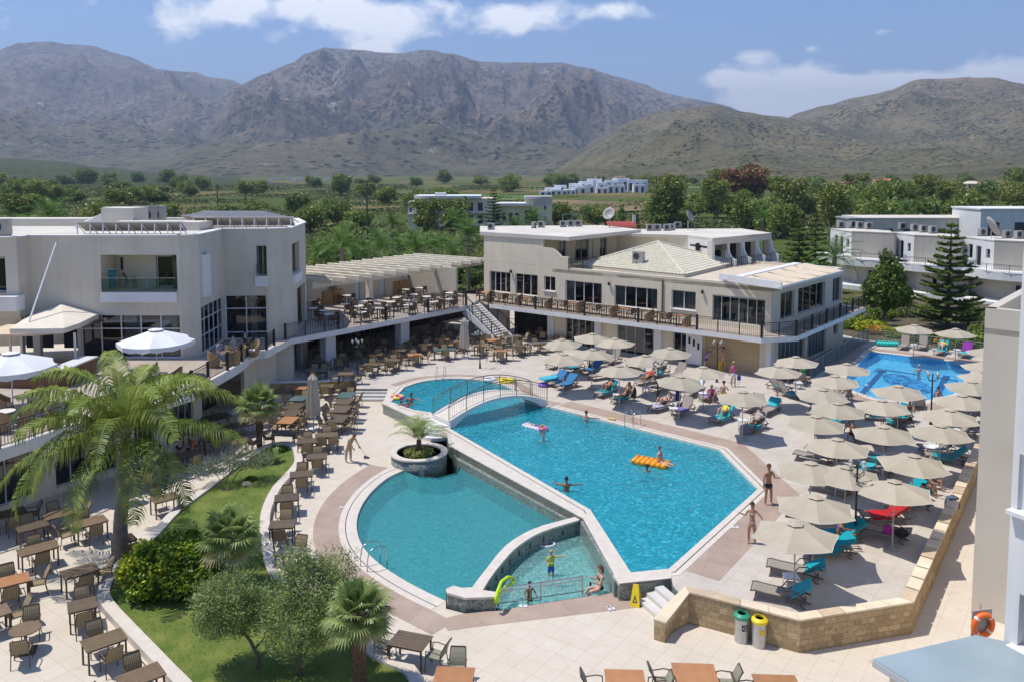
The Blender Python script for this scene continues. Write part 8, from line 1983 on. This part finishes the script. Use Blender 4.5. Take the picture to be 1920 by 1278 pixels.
q=G(206,532,7.0);t=thing('blue_towel_rack','blue patterned towel hanging at the left end of the hotel balcony','towel',(q.x*50.2/q.y,50.2,7.0));mb=MB();mb.box((0,0,.62),(.7,.12,1.1));mb.build('towel',mat('blue patterned cloth',(.02,.14,.32),.9,0,6,col2=(.06,.36,.30)),t);mb=MB();mb.box((0,0,1.2),(.8,.16,.05));mb.build('rail',M_ALU,t)
x0=G(275,540,7.0).x*50.3/G(275,540,7.0).y
table(.75,.75,4,(x0,50.4,6.99),0,'small white table on the recessed hotel balcony','balcony furniture','round');chair('sling',(x0-1.0,50.4,6.99),-1.4,'left chair on the recessed hotel balcony','balcony furniture',True);chair('sling',(x0+.8,50.6,6.99),1.6,'right chair on the recessed hotel balcony','balcony furniture',True)
# people
SK=[mat('skin tan',(.42,.22,.13),.55,.06,8),mat('skin fair',(.58,.36,.26),.55,.06,8),mat('skin brown',(.26,.12,.065),.5,.06,8)]
HA={'dark': mat('dark hair',(.025,.015,.01),.7),'blond': mat('blond hair',(.48,.32,.13),.7),'brown': mat('brown hair',(.10,.045,.02),.7),'grey': mat('grey hair',(.42,.40,.38),.8)}
def skinobj(name,J,R,E,m,parent,root=0,sub=1):
 me=bpy.data.meshes.new(name);me.from_pydata([tuple(j) for j in J],E,[]);me.materials.append(m);o=bpy.data.objects.new(name,me);COL.objects.link(o);o.parent=parent
 md=o.modifiers.new('skin','SKIN');md.use_smooth_shade=True
 sv=me.skin_vertices[0].data
 for i,r in enumerate(R):
  r=r if isinstance(r,tuple) else (r,r);sv[i].radius=r;sv[i].use_root=(i==root)
 s=o.modifiers.new('sub','SUBSURF');s.levels=s.render_levels=sub;return o
HANDM={}
def hand(parent,m,p,d,side):
 k=(m.name,side)
 if k not in HANDM:
  mb=MB();mb.hexa([(-.038,-.012,0),(.038,-.012,0),(.038,.012,0),(-.038,.012,0),(-.042,-.011,.085),(.042,-.011,.085),(.042,.011,.085),(-.042,.011,.085)])
  for i,l in enumerate((.062,.075,.07,.055)): x=-.032+.0215*i;mb.tube([(x,0,.08),(x*1.1,.006,.08+l*.5),(x*1.12,.024,.08+l)],[.010,.009,.006],6)
  mb.tube([(-.034*side,0,.02),(-.062*side,.012,.05),(-.066*side,.026,.085)],[.013,.011,.007],6);o=mb.build('hand',m,parent,True);HANDM[k]=o.data
 else: o=bpy.data.objects.new('hand',HANDM[k]);COL.objects.link(o);o.parent=parent
 o.location=p;o.rotation_mode='QUATERNION';o.rotation_quaternion=Vector(d).to_track_quat('Z','Y');return o
def person(lab,loc,rz=0.0,h=1.75,pz=.93,torso=(0,0,1),head=(0,-.05,1),aL=((.25,0,-1),(.1,-.25,-1)),aR=((-.25,0,-1),(-.1,-.25,-1)),lL=((.08,0,-1),(.02,.05,-1)),lR=((-.08,0,-1),(-.02,.05,-1)),sk=0,hair='dark',long=False,cl=(),fem=False,group=None,hat=None):
 """faces -y; cl: (garment, material)"""
 t=thing('person',lab,'person',tuple(loc),rz,group);k=h/1.75;N=lambda v: Vector(v).normalized();V=Vector
 T=N(torso);X=V((1,0,0));Hd=N(head);P=V((0,0,pz));w_=.9 if fem else 1
 waist=P+T*.17*k;ch=P+T*.36*k;nk=P+T*.53*k;n2=nk+Hd*.07*k;h0=n2+Hd*.045*k;h1=n2+Hd*.12*k;h2=n2+Hd*.20*k
 J=[P,waist,ch,nk,n2,h0,h1,h2];R=[(.145*k,.115*k),(.118*w_*k,.09*k),(.145*w_*k,.105*k),.062*k,.052*k,.07*k,.083*k,.06*k];E=[(0,1),(1,2),(2,3),(3,4),(4,5),(5,6),(6,7)]
 ends=[]
 for s,A in ((1,aL),(-1,aR)):
  sh=P+T*.47*k+X*s*.175*w_*k;el=sh+N(A[0])*.28*k;wr=el+N(A[1])*.24*k;i=len(J);J+=[sh,el,wr];R+=[.056*w_*k,.042*w_*k,.030*k];E+=[(2,i),(i,i+1),(i+1,i+2)];ends.append((i,wr,N(A[1]),s))
 for s,A in ((1,lL),(-1,lR)):
  hp=P+X*s*.085*k-T*.05*k;kn=hp+N(A[0])*.42*k;an=kn+N(A[1])*.40*k;fwd=V((0,-1,0)) if abs(N(A[1]).z)>.5 else V((0,-.2,1));ft=an+N(fwd+V((0,0,-.25 if abs(N(A[1]).z)>.5 else 0)))*.16*k
  i=len(J);md_=hp.lerp(kn,.45);J+=[md_,kn,kn.lerp(an,.35),an,ft];R+=[.088*k,.056*k,.058*k,.036*k,(.04*k,.028*k)];E+=[(0,i),(i,i+1),(i+1,i+2),(i+2,i+3),(i+3,i+4)]
 skinobj('body',J,R,E,SK[sk],t)
 for i,wr,d,s in ends: o=hand(t,SK[sk],wr-d*.01,d,s);o.scale=(k,)*3
 q=Hd.to_track_quat('Z','Y').to_matrix();up=Hd;fw=(V((0,-1,0))-up*V((0,-1,0)).dot(up));fw=fw.normalized() if fw.length>.1 else V((0,0,1));rt=up.cross(fw);c=h1
 mb=MB();S=lambda a,b,cc: c+(rt*a+up*b+fw*cc)*k
 mb.face([S(-.014,-.02,.078),S(.014,-.02,.078),S(0,.02,.085)]);mb.face([S(-.014,-.02,.078),S(0,-.022,.105),S(0,.02,.085)]);mb.face([S(.014,-.02,.078),S(0,-.022,.105),S(0,.02,.085)]);mb.build('nose',SK[sk],t)
 for s in (-1,1): mb=MB();mb.box(S(s*.03,.012,.072),(.014*k,.014*k,.009*k));mb.build('eye',HA['dark'],t)
 mb=MB();mb.box(S(0,-.048,.076),(.04*k,.015*k,.01*k));mb.build('mouth',mat('lips',(.30,.07,.05),.6),t)
 for s in (-1,1): mb=MB();mb.box(S(s*.084,0,0),(.018*k,.03*k,.05*k));mb.build('ear',SK[sk],t)
 mb=MB();n=12;m_=7
 for i in range(m_):
  for j in range(n):
   pts=[]
   for a_,b_ in ((i,j),(i,j+1),(i+1,j+1),(i+1,j)):
    th=pi*.60*a_/m_;ph=2*pi*b_/n;fr=cos(ph);lim=1-.42*max(0,fr)*(a_/m_);th*=lim;r_=.098*(1+.06*sin(5*ph));pts.append(S(r_*sin(th)*sin(ph),.035+r_*1.08*cos(th),r_*1.05*sin(th)*cos(ph)-.006))
   mb.face(pts)
 if long: mb.hexa([S(-.07,-.17,-.07),S(.07,-.17,-.07),S(.06,-.17,-.105),S(-.06,-.17,-.105),S(-.085,.05,-.03),S(.085,.05,-.03),S(.07,.06,-.11),S(-.07,.06,-.11)])
 mb.build('hair',HA[hair],t,True)
 if hat: mb=MB();mb.raw([tuple(q @ V(v)*k+h2-Hd*.03*k) for v in [(.17*cos(2*pi*i/14),.17*sin(2*pi*i/14),0) for i in range(14)]+[(.1*cos(2*pi*i/14),.1*sin(2*pi*i/14),.02) for i in range(14)]+[(.075*cos(2*pi*i/14),.075*sin(2*pi*i/14),.09) for i in range(14)]],[(i,(i+1) % 14,14+(i+1) % 14,14+i) for i in range(14)]+[(14+i,14+(i+1) % 14,28+(i+1) % 14,28+i) for i in range(14)]+[tuple(range(28,42))]);mb.build('hat',hat,t)
 g=.014
 for gname,gm in cl:
  if gname in ('top','bottom'):
   Yv=T.cross(X);mb=MB();n=16;rings=[(.315,.112,.088),(.33,.128,.108),(.365,.136,.118),(.39,.128,.100)] if gname=='top' else [(.035,.128,.104),(.0,.138,.112),(-.05,.130,.110),(-.085,.085,.085)]
   for (t0_,a0_,b0_),(t1_,a1_,b1_) in zip(rings,rings[1:]):
    for i in range(n):
     u0,u1=2*pi*i/n,2*pi*(i+1)/n;f_=lambda t_,a_,b_,u: P+(T*t_+X*a_*cos(u)+Yv*b_*sin(u))*k;mb.face([f_(t0_,a0_,b0_,u0),f_(t0_,a0_,b0_,u1),f_(t1_,a1_,b1_,u1),f_(t1_,a1_,b1_,u0)])
   mb.build('bikini_'+gname,gm,t,True);continue
  if gname=='trunks': jj=[P+T*.10*k,P-T*.01*k,J[14],J[19]];rr_=[(.165*k,.14*k),(.175*k,.15*k)]+[.115*k]*2;ee=[(0,1),(1,2),(1,3)];nm_='swim_trunks'
  elif gname=='shorts': jj=[P+T*.08*k,P,J[14],J[14].lerp(J[15],.6),J[19],J[19].lerp(J[20],.6)];rr_=[(.145*k+g,.12*k+g)]*2+[.105*k,.088*k]*2;ee=[(0,1),(1,2),(2,3),(1,4),(4,5)];nm_='shorts'
  elif gname=='trousers': jj=[P+T*.08*k,P,J[14],J[15],J[17].lerp(J[15],.12),J[19],J[20],J[22].lerp(J[20],.12)];rr_=[(.145*k+g,.12*k+g)]*2+[.105*k,.078*k,.065*k]*2;ee=[(0,1),(1,2),(2,3),(3,4),(1,5),(5,6),(6,7)];nm_='trousers'
  elif gname in ('shirt','suit'): jj=[P+T*(.04 if gname=='shirt' else -.02)*k,waist,ch,nk-T*.03*k]+([J[8],J[8].lerp(J[9],.55),J[11],J[11].lerp(J[12],.55)] if gname=='shirt' else []);rr_=[(.145*k+g,.12*k+g),(.125*k+g,.10*k+g),(.15*w_*k+g,.11*k+g),.07*k]+([.068*k,.06*k]*2 if gname=='shirt' else []);ee=[(0,1),(1,2),(2,3)]+([(2,4),(4,5),(2,6),(6,7)] if gname=='shirt' else []);nm_='shirt' if gname=='shirt' else 'swimsuit'
  elif gname=='top': jj=[ch-T*.06*k,ch,ch+T*.06*k];rr_=[(.13*w_*k,.10*k),(.165*w_*k,.128*k),(.14*w_*k,.105*k)];ee=[(0,1),(1,2)];nm_='bikini_top'
  elif gname=='bottom': jj=[P+T*.05*k,P-T*.01*k,P-T*.09*k];rr_=[(.13*k,.11*k),(.165*k,.14*k),(.08*k,.10*k)];ee=[(0,1),(1,2)];nm_='bikini_bottom'
  skinobj(nm_,jj,rr_,ee,gm,t,1)
 return t
C=lambda n,c: mat(n+' swim cloth',c,.8)
BLK=C('black',(.02,.02,.025));PNK=C('pink',(.62,.12,.28));WHT=C('white',(.70,.70,.70));GRN=C('green',(.02,.30,.08));BLU=C('blue',(.03,.09,.42));YEL=C('yellow',(.75,.58,.04));GRY=C('pale grey',(.42,.43,.47));RED=C('red',(.55,.04,.02));KHA=C('khaki',(.46,.36,.22));VIO=C('violet',(.16,.10,.34));MAG=C('magenta',(.48,.02,.26));LTB=C('light blue',(.25,.40,.60));TEA=C('orange',(.70,.22,.05))
person('man in black swim trunks standing on the pink border with one hand raised',G(1440,945),.35,1.78,aL=((.45,-.1,-1),(.9,-.5,.1)),aR=((-.22,0,-1),(-.05,-.05,-1)),lL=((.16,0,-1),(.1,.1,-1)),cl=(('trunks',BLK),),sk=0,hair='brown')
person('girl in a pale bikini walking barefoot along the main pool border',G(1409,1018),-.5,1.62,.86,fem=True,aL=((.8,.1,-.8),(.6,-.2,-.9)),aR=((-.5,0,-1),(-.6,-.5,.4)),lL=((.06,.12,-1),(.0,.3,-1)),lR=((-.06,-.12,-1),(.0,.1,-1)),cl=(('top',GRY),('bottom',GRY)),sk=0,hair='dark',long=True)
person('blond woman in pink top and white shorts carrying a blue bag',G(1375,724),.2,1.66,.88,fem=True,aL=((.35,0,-1),(.25,-.2,-1)),aR=((-.35,0,-1),(-.3,-.1,-1)),cl=(('shirt',PNK),('shorts',WHT)),sk=0,hair='blond',long=True)
q=G(1375,724);bag((q.x+.36,q.y,.42),'blue bag held by the woman in white shorts',BLU,(.22,.12,.34))
person('bent person in violet shirt and pale cap by the door box',G(1323,690),.9,1.7,.88,torso=(0,-.55,1),head=(0,-.7,1),aL=((.3,-.3,-1),(.3,-.6,-.6)),aR=((-.3,-.3,-1),(-.2,-.5,-.8)),cl=(('shirt',VIO),('shorts',VIO)),sk=1,hair='grey',hat=KHA)
person('bare chested person seen from behind under the outdoor shower at the stone wall',G(1356,696),2.7,1.72,aL=((.1,-.4,-.6),(-.1,-.4,.8)),cl=(('bottom',KHA),),sk=0,hair='dark')
person('man in green swim shorts standing behind the corner parasols',G(1506,717),.1,1.75,aL=((.7,0,-.5),(-.6,-.3,.3)),cl=(('shorts',GRN),),sk=0,hair='dark')
person('cleaner in khaki trousers and shirt bending over a long dustpan',G(655,866,ZL),.9,1.7,.90,torso=(0,-.62,1),head=(0,-.9,.8),aL=((.1,-.55,-.8),(.0,-.6,-.7)),aR=((-.1,-.4,-.9),(.1,-.6,-.6)),lL=((.12,.05,-1),(.05,.05,-1)),lR=((-.1,.15,-1),(0,.1,-1)),cl=(('shirt',KHA),('trousers',KHA)),sk=0,hair='brown')
t=thing('dustpan','long handled dustpan held over the tiles by the cleaner','dustpan',tuple(G(687,858,ZL)));mb=MB();mb.tube([(-.52,.02,.92),(.02,0,.1)],.014,6);mb.build('handle',M_ALU,t);mb=MB();mb.hexa([(-.12,-.1,.02),(.16,-.12,.0),(.16,.12,.0),(-.12,.1,.02),(-.12,-.1,.12),(.16,-.12,.02),(.16,.12,.02),(-.12,.1,.12)]);mb.build('pan',mat('plum plastic',(.12,.04,.10),.6),t)
SIT=dict(lL=((.12,-1,.05),(.03,-.15,-1)),lR=((-.12,-1,.05),(-.03,-.15,-1)))
def seat(px,py,rz,lab,z=.40,**k):
 a=dict(pz=z+.08,h=1.7,torso=(0,-.12,1),aL=((.2,-.5,-.8),(0,-.9,-.1)),aR=((-.2,-.5,-.8),(0,-.9,-.1)));a.update(SIT);a.update(k);return person(lab,G(px,py,0),rz,**a)
person('woman in red seated on the chair by the building corner column',G(1447,692),.3,1.65,.5,cl=(('shirt',RED),('shorts',RED)),sk=0,hair='dark',**SIT)
seat(1565,1025,1.4,'person with black hair and blue bikini strap sitting beside the nearest parasol',h=1.72,torso=(0,-.5,1),head=(0,-.9,.7),cl=(('top',BLU),('bottom',BLK)),sk=2,fem=True)
seat(1573,922,1.2,'bare bather sitting on the edge of the lounger left of the tall lamp',torso=(0,-.6,1),cl=(('bottom',BLK),),sk=0)
seat(1597,832,2.9,'bare backed man seen from behind among the middle parasols',z=.45,cl=(('trunks',BLK),),sk=0,aL=((.7,0,-.7),(.1,-.3,-.8)),aR=((-.7,0,-.7),(-.1,-.3,-.8)))
seat(1593,755,-.9,'bare shouldered man sitting on the edge of a lounger by the lap pool',cl=(('trunks',BLK),),sk=1,torso=(0,-.35,1))
seat(1705,789,-.7,'brown haired bather sitting up on the teal towel in the middle rows',cl=(('top',BLK),('bottom',BLK)),sk=2,hair='brown',long=True,fem=True)
seat(1733,925,.8,'brown haired woman leaning over on the far teal lounger by the wall',cl=(('suit',BLK),),sk=0,hair='brown',long=True,fem=True,torso=(0,-.3,1));seat(1747,915,1.0,'dark haired young person in grey behind the leaning woman',h=1.5,cl=(('shirt',GRY),('shorts',BLK)),sk=1,hair='dark')
seat(1757,752,.3,'bather sitting at the near right edge of the lap pool',z=.05,cl=(('trunks',GRY),),sk=0)
seat(1356,752,2.6,'bare backed person in lime shorts sitting beside the magenta one',cl=(('shorts',YEL),),sk=1);seat(1338,752,-.6,'person in a magenta dress bending on the lounger',torso=(0,-.8,.8),cl=(('shirt',MAG),('shorts',MAG)),sk=0,hair='blond')
seat(1255,660,.1,'dark haired person half hidden in the doorway behind the parasol',z=.5,cl=(('shirt',BLK),))
def lie(lab_l,lab,knees=True,**k):
 p,rz,ang=on(lab_l);a=radians(ang);tv=Vector((0,cos(a),sin(a)));d=Vector((cos(rz+pi/2),sin(rz+pi/2),0));q=p+d*1.12
 leg=(((.1,-.55,.8),(.02,-.35,-.9)) if knees else ((.08,-1,.02),(.02,-1,.0)))
 leg2=((-leg[0][0],*leg[0][1:]),(-leg[1][0],*leg[1][1:]))
 aa=dict(pz=.47,h=1.68,torso=tuple(tv),head=tuple((tv+Vector((0,-.25,.15)))),aL=((.35,-.5,-.25),(-.1,-.8,.1)),aR=((-.35,-.5,-.25),(.1,-.8,.1)),lL=leg,lR=leg2);aa.update(k)
 return person(lab,q,rz,**aa)
lie('under the sunbather with raised knees','sunbather in orange with both knees drawn up on a teal towel',cl=(('top',TEA),('bottom',TEA)),sk=0,fem=True)
lie('under the dark haired sunbather beside the black bag','dark haired sunbather propped up beside the black bag',False,cl=(('bottom',BLK),),sk=2,long=True,fem=True)
lie('under the sunbather in dark red','sunbather in dark red lying in the shade',False,cl=(('shirt',RED),),sk=0)
lie('with two feet up and teal towel','sunbather with both legs lifted in the air',cl=(('shirt',GRY),),sk=1,lL=((.15,-.35,1),(.1,-.2,1)),lR=((-.15,-.35,1),(-.1,-.2,1)))
lie('with pale lilac towel under raised legs','sunbather with bent bare legs on a lilac towel',cl=(('top',BLK),('bottom',BLK)),sk=1,fem=True)
lie('under the sunbather in yellow','woman in a yellow top reclining on a turquoise towel',cl=(('shirt',YEL),),sk=1,fem=True,long=True)
lie('under the sunbather with grey hat','sunbather in grey and black reclining with a mauve hat',False,cl=(('shirt',GRY),('shorts',BLK)),sk=0,hat=mat('mauve cloth',(.25,.18,.20),.8))
lie('under the reclining brown sunbather','brown sunbather reclining beside a turquoise towel',False,cl=(('trunks',BLK),),sk=2);lie('with teal towel nearest the rucksack','sunbather with bent legs on the teal towel near the rucksack',cl=(('suit',LTB),),sk=1,fem=True)
lie('with sunbather in yellow beyond the lap pool','sunbather in yellow lying beyond the lap pool',True,cl=(('shirt',YEL),),sk=1)
def swim(px,py,lab,zw=-.09,dep=1.05,rz=0.0,**k):
 q=G(px,py,zw);a=dict(h=1.7,aL=((.9,-.3,-.1),(.6,-.6,-.1)),aR=((-.9,-.3,-.1),(-.6,-.6,-.1)));a.update(k);return person(lab,(q.x,q.y,zw-dep),rz,**a)
swim(1062,920,'swimmer with arms spread leaning on the rim between the pools',dep=1.08,sk=2,rz=3.0);swim(1018,826,'child holding up the hot pink float in the main pool',h=1.3,pz=.7,dep=.62,sk=1,hair='blond',aL=((.3,-.1,1),(-.2,0,1)),aR=((-.3,-.1,1),(.2,0,1)),cl=(('suit',GRY),))
swim(1099,790,'bather at the far rim of the main pool looking away',dep=1.1,sk=0,rz=2.6,cl=(('top',LTB),));swim(771,757,'man standing chest deep in the left of the upper pool',dep=1.05,sk=0,cl=());swim(752,762,'dark haired child at the left rim of the upper pool',dep=.95,h=1.3,pz=.7,sk=2);swim(764,766,'child in a pink suit beside the left rim of the upper pool',dep=.72,h=1.3,pz=.7,sk=2,cl=(('suit',PNK),));swim(1723,700,'grey haired swimmer in the middle of the lap pool',dep=1.1,hair='grey',sk=1)
person('girl in a bikini sitting on the orange air bed',G(1238,872,-.05),.8,1.5,.22,torso=(0,.1,1),cl=(('top',RED),('bottom',RED)),sk=1,hair='brown',lL=((.15,-1,.0),(0,-1,-.1)),lR=((-.15,-1,.0),(0,-1,-.1)))
swim(1213,882,'swimmer whose dark head shows in front of the orange air bed',dep=1.42,sk=2)
q=G(1003,800,-.02);person('child lying on a white float in the main pool',(q.x,q.y,0),.9,1.3,.05,torso=(0,-1,.12),head=(0,-.9,.5),lL=((.1,1,0),(.05,1,.05)),lR=((-.1,1,0),(-.05,1,.05)),aL=((.3,-1,0),(.1,-1,0)),aR=((-.3,-1,0),(-.1,-1,0)),cl=(('suit',BLU),),sk=0,hair='blond');airbed((q.x,q.y,-.09),.9,M_WV,'white and pink float under the lying child',1.4,.5,z=.04,n=5)
person('child in lime and blue swim vest wading in the children\'s pool',G(1033,1092,-1.0),.3,1.25,.66,aL=((1,-.1,-.1),(1,-.1,.1)),aR=((-.3,-.1,-.8),(.6,-.5,.1)),cl=(('shirt',mat('lime swim cloth',(.42,.62,.05),.8)),('shorts',BLU)),sk=1,hair='blond')
person('woman in dark bikini sitting with a phone on the children\'s pool edge',G(1126,1106,ZL),-1.3,1.66,.12,fem=True,long=True,hair='brown',aL=((.2,-.4,-.8),(0,-.8,.4)),aR=((-.2,-.4,-.8),(0,-.8,.4)),lL=((.1,-1,.05),(.05,-.6,-.8)),lR=((-.1,-1,.05),(-.05,-.6,-.8)),cl=(('top',BLK),('bottom',BLK)),sk=1)
t=thing('phone','small phone in the hands of the woman sitting at the children\'s pool','phone',tuple(G(1107,1094,ZL+.45)));mb=MB();mb.box((0,0,0),(.07,.012,.14));mb.build('case',M_BLK,t)
person('dark haired boy in the water behind the guard rail',G(993,1124,-.7),.2,1.2,.1,sk=2,aL=((.3,-.3,-.6),(0,-.8,0)),aR=((-.3,-.3,-.6),(0,-.8,0)),lL=((.1,.1,-1),(0,0,-1)),lR=((-.1,.1,-1),(0,0,-1)))
for px,py,c_,lab,kk in ((412,676,LTB,'person in light blue sitting left at the hotel corner terrace',0),(438,668,GRY,'person in grey sitting in the middle at the hotel corner terrace',1),(460,660,BLK,'person in dark clothes sitting right at the hotel corner terrace',1)):
 q=G(px,py,Z2);person(lab,tuple(q),1.2,1.72,.5,cl=(('shirt',c_),('trousers',c_)),sk=kk,**SIT)
q=G(338,868,ZL);person('person in dark shirt sitting in the shade beyond the feather palm',tuple(q),1.0,1.7,.5,cl=(('shirt',BLK),('trousers',BLU)),sk=0,**SIT);q=G(362,858,ZL);person('second diner in the shade beyond the feather palm',tuple(q),-1.2,1.7,.5,cl=(('shirt',RED),('trousers',BLK)),sk=0,**SIT)
